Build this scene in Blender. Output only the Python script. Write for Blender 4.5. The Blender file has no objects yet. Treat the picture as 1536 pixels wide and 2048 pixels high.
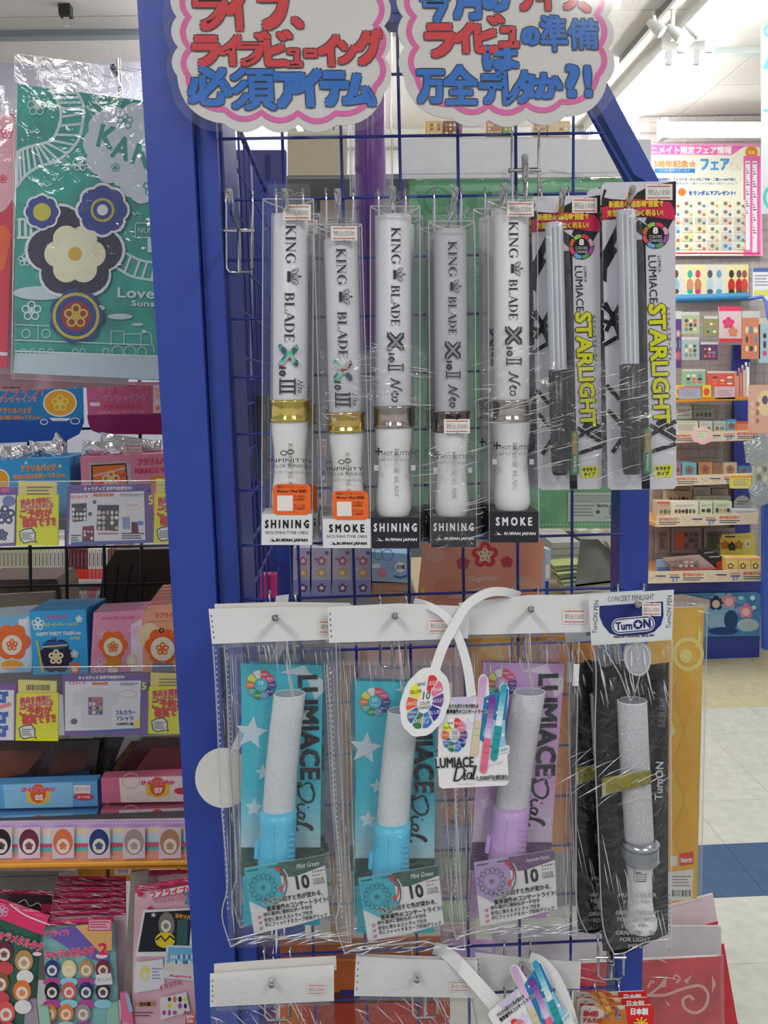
import bpy, math, random
from mathutils import Vector, Matrix, noise
C = bpy.context.scene
COL = C.collection
rnd = random.Random(7)

# ---------------------------------------------------------------- camera, world, light, exposure
# world frame: X right along the wire grid of the stand, Y away from the viewer, Z up, floor at 0
F, TH, RO, YA, CAMZ = 1850.0, .1391, .02515, .0340, 1.5
def _dir(a, b, f):
    c, s = math.cos(RO), math.sin(RO); a, b = a*c-b*s, a*s+b*c
    ct, st = math.cos(TH), math.sin(TH)
    d = (a, f*ct-b*st, -f*st-b*ct)
    cy, sy = math.cos(YA), math.sin(YA)
    return Vector((d[0]*cy+d[1]*sy, -d[0]*sy+d[1]*cy, d[2]))
cam_data = bpy.data.cameras.new('camera'); cam = bpy.data.objects.new('camera', cam_data); COL.objects.link(cam)
r_, d_, f_ = _dir(1,0,0), _dir(0,1,0), _dir(0,0,1)
mw = Matrix((( r_[0], -d_[0], -f_[0], 0), (r_[1], -d_[1], -f_[1], 0), (r_[2], -d_[2], -f_[2], CAMZ), (0,0,0,1)))
cam.matrix_world = mw
cam_data.sensor_fit = 'VERTICAL'; cam_data.sensor_height = 36.0; cam_data.lens = 36.0*F/2048
cam_data.clip_start = .02
C.camera = cam
def P(px, py, Y):
    d = _dir(px-768, py-1024, F)
    return Vector((d[0]/d[1]*Y, Y, CAMZ+d[2]/d[1]*Y))

wd = bpy.data.worlds.new('world'); C.world = wd; wd.use_nodes = True
bg = wd.node_tree.nodes['Background']; bg.inputs[0].default_value = (.93,.95,1,1); bg.inputs[1].default_value = .55
def area(name, x, y, z, sx, sy, w, rx=0, rz=0, col=(1,.98,.94)):
    l = bpy.data.lights.new(name, 'AREA'); l.shape = 'RECTANGLE'; l.size = sx; l.size_y = sy; l.energy = w; l.color = col
    o = bpy.data.objects.new(name, l); o.location = (x,y,z); o.rotation_euler = (rx,0,rz); COL.objects.link(o); return o
area('ceiling_fill_light', -.9, -1.1, 2.74, .28, 1.2, 24)  # no fixture: unseen behind the camera, added as front light and for film highlights
area('ceiling_fill_light', .9, -1.1, 2.74, .28, 1.2, 24)  # second of the added front lights, also unseen
area('ceiling_fill_light', 1.25, 1.6, 2.70, .2, 1.2, 14)
area('ceiling_fill_light', -1.6, 1.8, 2.74, .28, 1.2, 8)
area('ceiling_fill_light', -.4, 3.4, 2.74, .28, 1.2, 22)
area('ceiling_fill_light', 2.2, 3.7, 2.74, 1.2, .28, 12)
C.view_settings.view_transform = 'Standard'; C.view_settings.look = 'None'
C.view_settings.gamma = 1; C.view_settings.use_curve_mapping = False
C.view_settings.exposure = 0.0
try:
    C.cycles.transparent_max_bounces = 40; C.cycles.max_bounces = 8
    C.cycles.caustics_reflective = False; C.cycles.caustics_refractive = False
    C.cycles.sample_clamp_indirect = 6
except Exception: pass

# ---------------------------------------------------------------- materials
def lin(h):
    h = h.lstrip('#'); o = []
    for i in (0,2,4):
        c = int(h[i:i+2],16)/255; o.append(c/12.92 if c <= .04045 else ((c+.055)/1.055)**2.4)
    return o
GAIN = 1.12
_m = {}
def mat(h, rough=.5, metal=0, kind='', emit=0):
    """procedural principled material of a colour as it looks in shop light"""
    key = (h, rough, metal, kind, emit)
    if key in _m: return _m[key]
    m = bpy.data.materials.new('%s_%s' % (kind or 'paint', h.strip('#'))); m.use_nodes = True
    nt = m.node_tree; n = nt.nodes; L = nt.links; b = n['Principled BSDF']
    c = [min(.88, v*GAIN) for v in lin(h)] + [1]
    b.inputs['Base Color'].default_value = c
    b.inputs['Roughness'].default_value = rough; b.inputs['Metallic'].default_value = metal
    if not metal and rough >= .45: b.inputs['Specular IOR Level'].default_value = .22
    if emit:
        b.inputs['Emission Color'].default_value = lin(h)+[1]; b.inputs['Emission Strength'].default_value = emit
    tc = n.new('ShaderNodeTexCoord')
    def noi(scale, detail=3, stretch=None):
        t = n.new('ShaderNodeTexNoise'); t.inputs['Scale'].default_value = scale; t.inputs['Detail'].default_value = detail
        if stretch:
            mp = n.new('ShaderNodeMapping'); mp.inputs['Scale'].default_value = stretch
            L.new(tc.outputs['Object'], mp.inputs[0]); L.new(mp.outputs[0], t.inputs['Vector'])
        else: L.new(tc.outputs['Object'], t.inputs['Vector'])
        return t
    def vary(t, lo, hi, a, bb):
        r = n.new('ShaderNodeValToRGB'); r.color_ramp.elements[0].position = lo; r.color_ramp.elements[1].position = hi
        r.color_ramp.elements[0].color = [v*a for v in c[:3]]+[1]; r.color_ramp.elements[1].color = [min(.9, v*bb) for v in c[:3]]+[1]
        L.new(t.outputs['Fac'], r.inputs[0]); L.new(r.outputs[0], b.inputs['Base Color'])
    def bump(t, s, d=.001):
        bp = n.new('ShaderNodeBump'); bp.inputs['Strength'].default_value = s; bp.inputs['Distance'].default_value = d
        L.new(t.outputs['Fac'], bp.inputs['Height']); L.new(bp.outputs[0], b.inputs['Normal'])
    if kind == '': vary(noi(60), .3, .7, .96, 1.03)
    elif kind == 'paper': vary(noi(25), .3, .7, .96, 1.03); bump(noi(14), .25, .004)
    elif kind == 'glitter': vary(noi(1500,1), .50, .72, .92, 1.9); bump(noi(1800,1), .3, .0003)
    elif kind == 'smokeglitter': vary(noi(1800,1), .4, .8, .95, 1.2)
    elif kind == 'steel': bump(noi(200), .05)
    elif kind == 'ringmetal': bump(noi(90,2,(1,1,.02)), .35, .004)
    elif kind == 'crinkle': bump(noi(55,4), .9, .01)
    elif kind == 'holo':
        t = noi(120,0); r = n.new('ShaderNodeValToRGB'); r.color_ramp.interpolation = 'CONSTANT'
        cs = [(0,(.1,.12,.14)),(.42,(.05,.6,.6)),(.5,(.15,.7,.25)),(.55,(.5,.6,.7)),(.62,(.9,.35,.2)),(.66,(.1,.1,.12))]
        while len(r.color_ramp.elements) < len(cs): r.color_ramp.elements.new(.9)
        for e,(p,q) in zip(r.color_ramp.elements, cs): e.position = p; e.color = q+(1,)
        L.new(t.outputs['Fac'], r.inputs[0]); L.new(r.outputs[0], b.inputs['Base Color'])
    elif kind == 'ceiling': vary(noi(90,2), .24, .36, .6, 1.0); bump(noi(60), .3, .003)
    elif kind == 'tile': vary(noi(28,6), .35, .7, .9, 1.06)
    elif kind == 'cloud': vary(noi(9,3), .35, .65, .88, 1.15)
    elif kind == 'mottle': vary(noi(22,4), .35, .65, .78, 1.3)
    elif kind == 'cardboard': vary(noi(40,3,(1,1,12)), .3, .7, .9, 1.08)
    _m[key] = m; return m
def W(h='#d8d8da', r=.55): return mat(h, r, 0, 'paper')
def film(name='film', haze=.05, gloss=.10, rough=.12, tint=(1,1,1), bump=0, edge=.5):
    if name in _m: return _m[name]
    m = bpy.data.materials.new(name); m.use_nodes = True; nt = m.node_tree; n = nt.nodes; L = nt.links; n.clear()
    out = n.new('ShaderNodeOutputMaterial'); tr = n.new('ShaderNodeBsdfTransparent'); tr.inputs[0].default_value = tint+(1,)
    gl = n.new('ShaderNodeBsdfGlossy'); gl.inputs['Roughness'].default_value = rough; gl.inputs[0].default_value = (1,1,1,1)
    df = n.new('ShaderNodeBsdfDiffuse'); df.inputs[0].default_value = (.85,.85,.9,1)
    a = n.new('ShaderNodeMixShader'); a.inputs[0].default_value = haze; L.new(tr.outputs[0], a.inputs[1]); L.new(df.outputs[0], a.inputs[2])
    lw = n.new('ShaderNodeLayerWeight'); lw.inputs[0].default_value = .35
    mu = n.new('ShaderNodeMath'); mu.operation = 'MULTIPLY_ADD'; mu.inputs[1].default_value = edge; mu.inputs[2].default_value = gloss
    L.new(lw.outputs['Facing'], mu.inputs[0]); b = n.new('ShaderNodeMixShader'); L.new(mu.outputs[0], b.inputs[0])
    L.new(a.outputs[0], b.inputs[1]); L.new(gl.outputs[0], b.inputs[2]); L.new(b.outputs[0], out.inputs[0])
    if bump:
        tc = n.new('ShaderNodeTexCoord'); t = n.new('ShaderNodeTexNoise'); t.inputs['Scale'].default_value = 45; t.inputs['Detail'].default_value = 4
        t.inputs['Distortion'].default_value = 1.5
        L.new(tc.outputs['Object'], t.inputs['Vector']); bp = n.new('ShaderNodeBump'); bp.inputs['Strength'].default_value = bump; bp.inputs['Distance'].default_value = .006
        L.new(t.outputs['Fac'], bp.inputs['Height']); L.new(bp.outputs[0], gl.inputs['Normal']); L.new(bp.outputs[0], lw.inputs['Normal'])
    _m[name] = m; return m
FILM = lambda: film('bag_film', .008, .012, .08, bump=.9, edge=.5)
WRAP = lambda: film('wrap_film', .008, .015, .06, bump=1.0, edge=.6)
CLEAR = lambda: film('clear_plastic', .01, .02, .05, edge=.38)
SLEEVE = lambda: film('sleeve_film', .025, .025, .07, bump=.22, edge=.5)
CHROME = lambda: mat('#d5d5d5', .12, 1, 'steel')
BLUE = lambda: mat('#27409c', .35)
NAVY = lambda: mat('#26388c', .35)

# ---------------------------------------------------------------- text outlines (font meshes, cached)
_t = {}
def glyphs(s):
    if s in _t: return _t[s]
    cu = bpy.data.curves.new('lettering_source', 'FONT'); cu.body = s; cu.resolution_u = 2 if len(s) < 12 else 1; cu.fill_mode = 'FRONT'
    ob = bpy.data.objects.new('lettering_source', cu); COL.objects.link(ob)
    dg = bpy.context.evaluated_depsgraph_get(); me = bpy.data.meshes.new_from_object(ob.evaluated_get(dg))
    v = [(p.co.x, p.co.y) for p in me.vertices]; f = [tuple(p.vertices) for p in me.polygons]
    bpy.data.objects.remove(ob); bpy.data.curves.remove(cu); bpy.data.meshes.remove(me)
    if not v: v = [(0,0),(1,0),(1,1)]; f = [(0,1,2)]
    x0 = min(p[0] for p in v); x1 = max(p[0] for p in v); y0 = min(p[1] for p in v); y1 = max(p[1] for p in v)
    w = max(x1-x0, 1e-4); h = max(y1-y0, 1e-4)
    r = ([((p[0]-x0)/w-.5, (p[1]-y0)/h-.5) for p in v], f, w/h); _t[s] = r; return r
# hand-drawn bookish capitals: quads in a unit cell, (x0,y0,x1,y1,width) strokes, y up
def _st(x0,y0,x1,y1,w):
    dx, dy = x1-x0, y1-y0; l = math.hypot(dx,dy) or 1; nx, ny = -dy/l*w/2, dx/l*w/2
    return [(x0+nx,y0+ny),(x0-nx,y0-ny),(x1-nx,y1-ny),(x1+nx,y1+ny)]
def _arc(cx,cy,rx,ry,a0,a1,w0,w1,n=10):
    q = []
    for i in range(n):
        t0, t1 = i/n, (i+1)/n; A, B = math.radians(a0+(a1-a0)*t0), math.radians(a0+(a1-a0)*t1)
        u, v = w0+(w1-w0)*math.sin(math.pi*t0), w0+(w1-w0)*math.sin(math.pi*t1)
        q.append([(cx+rx*math.cos(A),cy+ry*math.sin(A)),(cx+(rx-u)*math.cos(A),cy+(ry-u*.7)*math.sin(A)),(cx+(rx-v)*math.cos(B),cy+(ry-v*.7)*math.sin(B)),(cx+rx*math.cos(B),cy+ry*math.sin(B))])
    return q
def _sf(x,y,w=.3): return [[(x-w/2,y-.02),(x+w/2,y-.02),(x+w/2,y+.02),(x-w/2,y+.02)]]
def _stem(x,w=.15): return [_st(x,0,x,1,w)]+_sf(x,0,w+.2)+_sf(x,1,w+.2)
SER = {'I':(.45,_stem(.22)), 'K':(.85,_stem(.17)+[_st(.2,.4,.66,.98,.05),_st(.33,.58,.72,.02,.15)]+_sf(.66,1,.26)+_sf(.74,0,.26)),
 'N':(.9,[_st(.15,0,.15,1,.05),_st(.15,.98,.72,.02,.15),_st(.72,0,.72,1,.05)]+_sf(.12,1,.2)+_sf(.15,0,.24)+_sf(.72,1,.24)),
 'G':(.88,_arc(.44,.5,.4,.52,40,320,.04,.16,16)+[_st(.72,.1,.72,.42,.13)]+_sf(.7,.44,.3)+[_st(.75,.7,.75,.98,.04)]),
 'B':(.75,_stem(.17)+_arc(.32,.75,.27,.26,90,-90,.04,.15)+_arc(.34,.26,.32,.28,90,-90,.04,.16)+_sf(.25,.51,.2)),
 'L':(.72,_stem(.17)+[_st(.17,.02,.64,.02,.05),_st(.63,0,.66,.26,.05)]), 'A':(.86,[_st(.1,.0,.42,1,.05),_st(.42,1,.73,0,.16),_st(.24,.34,.58,.34,.05)]+_sf(.1,0,.24)+_sf(.74,0,.3)),
 'D':(.85,_stem(.17)+_arc(.3,.5,.46,.52,90,-90,.04,.17,12)), 'E':(.72,_stem(.17)+[_st(.17,.98,.6,.98,.05),_st(.17,.02,.62,.02,.05),_st(.2,.51,.48,.51,.05),_st(.6,1,.62,.76,.04),_st(.62,0,.65,.26,.04),_st(.47,.4,.47,.62,.04)]),
 'C':(.8,_arc(.42,.5,.38,.52,40,320,.04,.16,16)+[_st(.72,.7,.72,.96,.04)]), ' ':(.4,[])}
def serif(s):
    key = 'serif:'+s
    if key in _t: return _t[key]
    v, f, x = [], [], 0
    for ch in s:
        w, qs = SER[ch]
        for q in qs: f.append(tuple(range(len(v),len(v)+4))); v += [(x+a,b) for a,b in q]
        x += w
    x1 = max(p[0] for p in v); r = ([(p[0]/x1-.5, p[1]-.5) for p in v], f, x1); _t[key] = r; return r

# ---------------------------------------------------------------- mesh collector; px functions take photo pixels on the plane Y
class M:
    def __init__(s, tf=None): s.v, s.f, s.mi, s.mats, s.tf, s.sm = [], [], [], [], tf, []; s.k = 0; s.fine = False
    def idx(s, m):
        if isinstance(m, str): m = mat(m)
        if m not in s.mats: s.mats.append(m)
        return s.mats.index(m)
    def add(s, vs, fs, m, smooth=False):
        k = len(s.v); s.v += [tuple(p) for p in vs]; i = s.idx(m)
        for f in fs: s.f.append(tuple(a+k for a in f)); s.mi.append(i); s.sm.append(smooth)
        return s
    def ly(s, lay): s.k += 1; return .0003*lay+(.000005*(s.k % 6) if s.fine else .000012*(s.k % 19))
    def T(s, p): return s.tf(*p) if s.tf else p
    def P(s, x, y, Y): x, y = s.T((x,y)); return P(x, y, Y)
    def box(s, x0,x1,y0,y1,z0,z1, m):
        v = [(x,y,z) for x in (x0,x1) for y in (y0,y1) for z in (z0,z1)]
        return s.add(v, [(0,1,3,2),(4,6,7,5),(0,4,5,1),(2,3,7,6),(0,2,6,4),(1,5,7,3)], m)
    def prism(s, poly, Y, d, m, side=None):
        """px outline on plane Y, pushed back by d (world metres)"""
        a = [s.P(x,y,Y) for x,y in poly]; n = len(a); b = [(p[0],p[1]+d,p[2]) for p in a]
        s.add(a+b, [tuple(range(n)), tuple(range(2*n-1,n-1,-1))], m)
        return s.add(a+b, [(i,(i+n),(i+1)%n+n,(i+1)%n) for i in range(n)], side or m)
    def rect(s, x0,y0,x1,y1, Y, d, m): return s.prism([(x0,y0),(x1,y0),(x1,y1),(x0,y1)], Y, d, m)
    def flat(s, poly, Y, m, lay=1): q = Y-s.ly(lay); return s.add([s.P(x,y,q) for x,y in poly], [tuple(range(len(poly)))], m)
    def fr(s, x0,y0,x1,y1, Y, m, lay=1): return s.flat([(x0,y0),(x1,y0),(x1,y1),(x0,y1)], Y, m, lay)
    def oval(s, cx,cy,rx,ry, Y, m, lay=1, n=20, a0=0, a1=360, rot=0):
        c, q = math.cos(math.radians(rot)), math.sin(math.radians(rot)); p = []
        full = abs(a1-a0) >= 360
        for i in range(n if full else n+1):
            t = math.radians(a0+(a1-a0)*i/n); u, v = rx*math.cos(t), ry*math.sin(t); p.append((cx+u*c-v*q, cy+u*q+v*c))
        if not full: p.append((cx,cy))
        return s.flat(p, Y, m, lay)
    def ring(s, cx,cy,rx,ry, w, Y, m, lay=1, n=24, a0=0, a1=360):
        v = []; q = Y-s.ly(lay)
        for i in range(n+1):
            t = math.radians(a0+(a1-a0)*i/n)
            v += [s.P(cx+rx*math.cos(t),cy+ry*math.sin(t),q), s.P(cx+(rx-w)*math.cos(t),cy+(ry-w)*math.sin(t),q)]
        return s.add(v, [(2*i,2*i+2,2*i+3,2*i+1) for i in range(n)], m)
    def line(s, pts, w, Y, m, lay=1, curve=False):
        """brush line through px points"""
        if curve: pts = smooth(pts)
        n = len(pts); v = []; q = Y-s.ly(lay)
        for i,(x,y) in enumerate(pts):
            a, b = pts[max(0,i-1)], pts[min(n-1,i+1)]; dx, dy = b[0]-a[0], b[1]-a[1]; l = math.hypot(dx,dy) or 1
            ww = w[i] if isinstance(w, list) and i < len(w) else (w if not isinstance(w, list) else w[-1])
            v += [s.P(x-dy/l*ww/2, y+dx/l*ww/2, q), s.P(x+dy/l*ww/2, y-dx/l*ww/2, q)]
        return s.add(v, [(2*i,2*i+2,2*i+3,2*i+1) for i in range(n-1)], m)
    def star(s, cx,cy,r, Y, m, lay=1, rot=0, n=5, q=.45):
        return s.flat([(cx+(r if k%2==0 else r*q)*math.sin(math.radians(rot)+k*math.pi/n), cy-(r if k%2==0 else r*q)*math.cos(math.radians(rot)+k*math.pi/n)) for k in range(2*n)], Y, m, lay)
    def flower(s, cx,cy,r, Y, m, w=2.5, lay=1):
        for k in range(5):
            t = k*math.tau/5-math.pi/2; s.ring(cx+r*.62*math.cos(t), cy+r*.62*math.sin(t), r*.42, r*.42, w, Y, m, lay, 12)
        return s.oval(cx,cy,r*.22,r*.22,Y,m,lay,10)
    def text(s, t, cx,cy,w,h, Y, m, lay=1, rot=0, bold=0, shear=0, out=None, ser=False):
        g, f, asp = serif(t) if ser else glyphs(t)
        if w is None: w = h*asp
        if h is None: h = w/asp
        c, q = math.cos(math.radians(rot)), math.sin(math.radians(rot))
        def put(ox, oy, mm, ly):
            v = []; z = Y-s.ly(ly)
            for a,b in g:
                u, k = a*w+shear*b*h+ox, -b*h+oy; v.append(s.P(cx+u*c-k*q, cy+u*q+k*c, z))
            s.add(v, f, mm)
        if out:
            om, ow = out
            for a in range(8): put(ow*math.cos(a*.785), ow*math.sin(a*.785), om, lay)
            lay += 1
        if bold:
            for a,b in ((-1,-1),(1,-1),(1,1),(-1,1),(0,0)): put(a*bold, b*bold, m, lay)
        else: put(0,0,m,lay)
        return s
    def tube(s, pts, r, m, n=8, cap=True):
        pts = [Vector(p) for p in pts]; k = len(pts); v = []
        for i,p in enumerate(pts):
            d = (pts[min(k-1,i+1)]-pts[max(0,i-1)]).normalized(); a = Vector((0,0,1)) if abs(d.z) < .9 else Vector((1,0,0))
            u = d.cross(a).normalized(); w = d.cross(u); rr = r[i] if isinstance(r, (list,tuple)) else r
            v += [p+(u*math.cos(t*math.tau/n)+w*math.sin(t*math.tau/n))*rr for t in range(n)]
        f = [(i*n+j,i*n+(j+1)%n,(i+1)*n+(j+1)%n,(i+1)*n+j) for i in range(k-1) for j in range(n)]
        s.add(v, f, m, True)
        if cap: s.add([v[j] for j in range(n)], [tuple(range(n-1,-1,-1))], m); s.add(v[-n:], [tuple(range(n))], m)
        return s
    def lathe(s, prof, Y, m, n=24, flat=1.0, cap=True):
        """turned body: prof = [(centre px x, px y, half width px)], axis on plane Y"""
        v = []
        for cx,cy,hw in prof:
            c = s.P(cx,cy,Y); r = (s.P(cx+hw,cy,Y)-c).length
            v += [(c[0]+r*math.cos(t*math.tau/n), c[1]-r*flat*math.sin(t*math.tau/n), c[2]) for t in range(n)]
        k = len(prof)
        s.add(v, [(i*n+j,i*n+(j+1)%n,(i+1)*n+(j+1)%n,(i+1)*n+j) for i in range(k-1) for j in range(n)], m, True)
        if cap: s.add(v[:n], [tuple(range(n))], m); s.add(v[-n:], [tuple(range(n-1,-1,-1))], m)
        return s
    def sheet(s, q, Y, m, nx=12, ny=24, bulge=0, amp=.002, fr=30, seed=0, pinch=0, edge=True):
        """film between px corners q = TL,TR,BR,BL; bulges towards the viewer, with crinkles"""
        v = []
        for j in range(ny+1):
            for i in range(nx+1):
                a, b = i/nx, j/ny
                x = (q[0][0]*(1-a)+q[1][0]*a)*(1-b)+(q[3][0]*(1-a)+q[2][0]*a)*b; y = (q[0][1]*(1-a)+q[1][1]*a)*(1-b)+(q[3][1]*(1-a)+q[2][1]*a)*b
                p = s.P(x,y,Y); e = min(1, 6*min(a,1-a)) if edge else 1
                d = bulge*(max(0,math.sin(math.pi*a))**.5)*(max(0,math.sin(math.pi*min(1,b*.94+.03)))**.5)
                d += amp*e*noise.noise(Vector((p.x*fr*1.6, p.z*fr*.6, seed*7.3)))*1.4 + amp*.5*noise.noise(Vector((p.x*fr*3, p.z*fr*2.2, seed*3.1+5)))
                x += 60*amp*100*.03*noise.noise(Vector((seed, b*6, a*3)))
                v.append(s.P(x,y,Y-d))
        return s.add(v, [(j*(nx+1)+i,j*(nx+1)+i+1,(j+1)*(nx+1)+i+1,(j+1)*(nx+1)+i) for j in range(ny) for i in range(nx)], m, True)
def smooth(pts, k=5):
    o = []; n = len(pts)
    for i in range(n-1):
        p0, p1, p2, p3 = pts[max(0,i-1)], pts[i], pts[i+1], pts[min(n-1,i+2)]
        for j in range(k):
            t = j/k; o.append(tuple(.5*((2*p1[c])+(-p0[c]+p2[c])*t+(2*p0[c]-5*p1[c]+4*p2[c]-p3[c])*t*t+(-p0[c]+3*p1[c]-3*p2[c]+p3[c])*t**3) for c in range(len(p1))))
    return o+[tuple(pts[-1])]

def build(name, m, parent=None, label=None):
    me = bpy.data.meshes.new(name); off = Vector(parent['_org']) if parent is not None and '_org' in parent else Vector((0,0,0))
    if parent is None:
        xs, ys, zs = zip(*m.v); off = Vector(((min(xs)+max(xs))/2, (min(ys)+max(ys))/2, min(zs)))
    me.from_pydata([tuple(Vector(p)-off) for p in m.v], [], m.f)
    for mm in m.mats: me.materials.append(mm)
    me.polygons.foreach_set('material_index', m.mi); me.polygons.foreach_set('use_smooth', m.sm); me.update()
    o = bpy.data.objects.new(name, me); COL.objects.link(o)
    if parent is None: o.location = off
    else: o.parent = parent; o['_org'] = tuple(off)
    if label: o['label'] = label
    if name in ('film_glints','pouch_seam','seam_holes','perforation','tube_ribs'): o['kind'] = 'stuff'
    return o
def thing(name, label, cat, group=None, loc=(0,0,0)):
    o = bpy.data.objects.new(name, None); COL.objects.link(o); o.location = loc; o['_org'] = tuple(loc); o.empty_display_size = .05
    o['label'] = label; o['category'] = cat
    if group: o['group'] = group
    return o
def single(name, label, cat, m, group=None):
    o = build(name, m); o['label'] = label; o['category'] = cat
    if group: o['group'] = group
    return o
def struct(name, m, parent=None):
    o = build(name, m, parent)
    if parent is None: o['kind'] = 'structure'; o['_org'] = tuple(o.location)
    return o
def copy_tree(o, off=(0,0,0), label=None, parent=None, group=None):
    c = o.copy(); COL.objects.link(c); c.parent = parent
    if parent is None:
        c.location = Vector(o.location)+Vector(off)
        if label: c['label'] = label
        if group: c['group'] = group
    for ch in list(o.children): copy_tree(ch, parent=c)
    return c
def aff(x0,y0,sx,sy,x1,y1,lean=0):
    """template point (x0,y0) goes to (x1,y1), scaled, leaning with height"""
    return lambda x,y: (x1+(x-x0)*sx+(y-y0)*lean, y1+(y-y0)*sy)
# ---------------------------------------------------------------- setting
CEIL = 2.85
m = M(); m.box(-4,4,-3,5.6,-.06,-.008, '#9a9c98'); floor = struct('floor', m)
_tile_me = {}
for j in range(13):
    for i in range(13):
        x0, y0 = -.35+i*.303, 1.55+j*.303
        navy = (j == 3)
        key = navy
        m = M(); m.box(x0+.0006, x0+.3024, y0+.0006, y0+.3024, -.012, 0, mat('#3d5878', .45, 0, 'tile') if navy else mat('#bdbfb6' if j < 8 else '#bab493', .38, 0, 'tile'))
        if key not in _tile_me:
            _tile_me.setdefault(key, None)
        struct('tile', m, floor)
m = M()
m.box(-4,4,-3,5.5,CEIL,CEIL+.05, '#4a4a48')
ceil_ = struct('ceiling', m)
for j in range(9):                       # mineral-fibre panels, each its own piece
    for i in range(4):
        x0, y0 = -3.64+i*1.8, -2.7+j*.9
        m = M(); m.box(x0+.003, x0+1.797, y0+.003, y0+.897, CEIL-.012, CEIL+.01, mat('#dbd7cf', .8, 0, 'ceiling')); struct('ceiling_panel', m, ceil_)
m = M(); m.box(-4,4,5.25,5.35,0,CEIL, '#c9c6c0'); struct('wall_back', m)
m = M(); m.box(-4,4,5.17,5.25,CEIL-.10,CEIL-.012, '#b9b7b0'); struct('trim_1', m)
m = M(); m.box(-4,.35,3.72,3.77,CEIL-.035,CEIL-.012, mat('#8b979b', .4)); struct('trim_2', m)
m = M(); m.box(1.38,4,4.0,4.05,CEIL-.035,CEIL-.012, mat('#c4cfc9', .4)); struct('trim_3', m)
m = M(); z = P(100,125,3.6)[2]; m.box(-3.0,-.2,3.6,3.66,0,z, '#c6c6d6'); struct('wall_left', m)

# ceiling lamps: bare twin tubes on white battens
def lamp(x, y, l, label, along='y', z=CEIL-.012, grp='bare tube ceiling lamps'):
    t = thing('ceiling_lamp', label, 'lamp', grp, (x,y,z))
    m = M()
    if along == 'y': m.box(x-.09,x+.09,y-l/2,y+l/2,z-.05,z, '#d8d8d4')
    else: m.box(x-l/2,x+l/2,y-.09,y+.09,z-.05,z, '#d8d8d4')
    build('batten', m, t)
    for s in (-.055,.055):
        m = M(); e = mat('#ffffff', .5, 0, 'tube', 42)
        if along == 'y': m.tube([(x+s,y-l/2+.02,z-.085),(x+s,y+l/2-.02,z-.085)], .014, e)
        else: m.tube([(x-l/2+.02,y+s,z-.085),(x+l/2-.02,y+s,z-.085)], .014, e)
        build('lamp_tube', m, t)
        for q in (-1,1):
            m = M()
            if along == 'y': m.box(x+s-.012,x+s+.012,y+q*(l/2-.02)-.01,y+q*(l/2-.02)+.01,z-.1,z-.04,'#d0d0d0')
            else: m.box(x+q*(l/2-.02)-.01,x+q*(l/2-.02)+.01,y+s-.012,y+s+.012,z-.1,z-.04,'#d0d0d0')
            build('lamp_holder', m, t)
lamp(1.38, 3.15, 1.25, 'nearer twin tube ceiling lamp running away from the viewer, top right', 'y')
lamp(1.38, 4.5, 1.25, 'farther twin tube ceiling lamp running away from the viewer', 'y')
lamp(-.15, 4.3, 1.25, 'twin tube ceiling lamp seen over the red and blue lettered signs', 'y')
z = P(1440,267,4.6)[2]
t = thing('strip_light', 'white tube strip light above the pink campaign poster', 'lamp', None, (P(1440,267,4.6)[0],4.6,z))
m = M(); m.tube([P(1337,266,4.6), P(1600,266,4.6)], .022, mat('#ffffff',.5,0,'tube',3)); build('lamp_tube', m, t)
m = M(); m.rect(1325,243,1600,258, 4.66, .06, '#c9ccc6'); build('batten', m, t)
m = M(); m.rect(1325,235,1337,275, 4.58, .08, '#e0e0dc'); build('lamp_holder', m, t)
# track rail with spotlights under the ceiling
t = thing('track_rail', 'dark slim track rail on the ceiling at top right', 'rail', None, (1.19,4,CEIL-.05))
m = M(); m.box(1.183,1.197,2.9,4.1,CEIL-.04,CEIL-.012, '#77776f'); build('rail', m, t)
for k,(x,y,lb) in enumerate([(1308,58,'left one of the three small white ceiling spotlights'),(1345,68,'middle one of the three small white ceiling spotlights'),(1384,64,'right one of the three small white ceiling spotlights')]):
    c = P(x,y,3.6)
    t = thing('spotlight', lb, 'spotlight', 'small white spotlights on the ceiling', tuple(c))
    m = M(); m.tube([(c[0],c[1],CEIL-.012),(c[0],c[1],c[2]+.02)], .008, '#dcdcd8'); build('stem', m, t)
    m = M(); m.tube([(c[0]-.02,c[1],c[2]+.025),(c[0]+.0,c[1]-.02,c[2]),(c[0]+.022,c[1]-.03,c[2]-.022)], [.012,.02,.023], '#c9c9c4', 12); build('lamp_head', m, t)
for k,(x,y) in enumerate([(135,72),(300,165)][:1]):
    c = P(x,y,3.5); m = M(); m.box(c[0]-.02,c[0]+.02,3.48,3.52,CEIL-.05,CEIL-.012, '#3a3a3a'); m.box(c[0]-.008,c[0]+.012,3.49,3.51,CEIL-.08,CEIL-.05, CHROME())
    single('ceiling_clip', 'small dark clip with steel hook on the ceiling rail, top left', 'clip', m)

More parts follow.
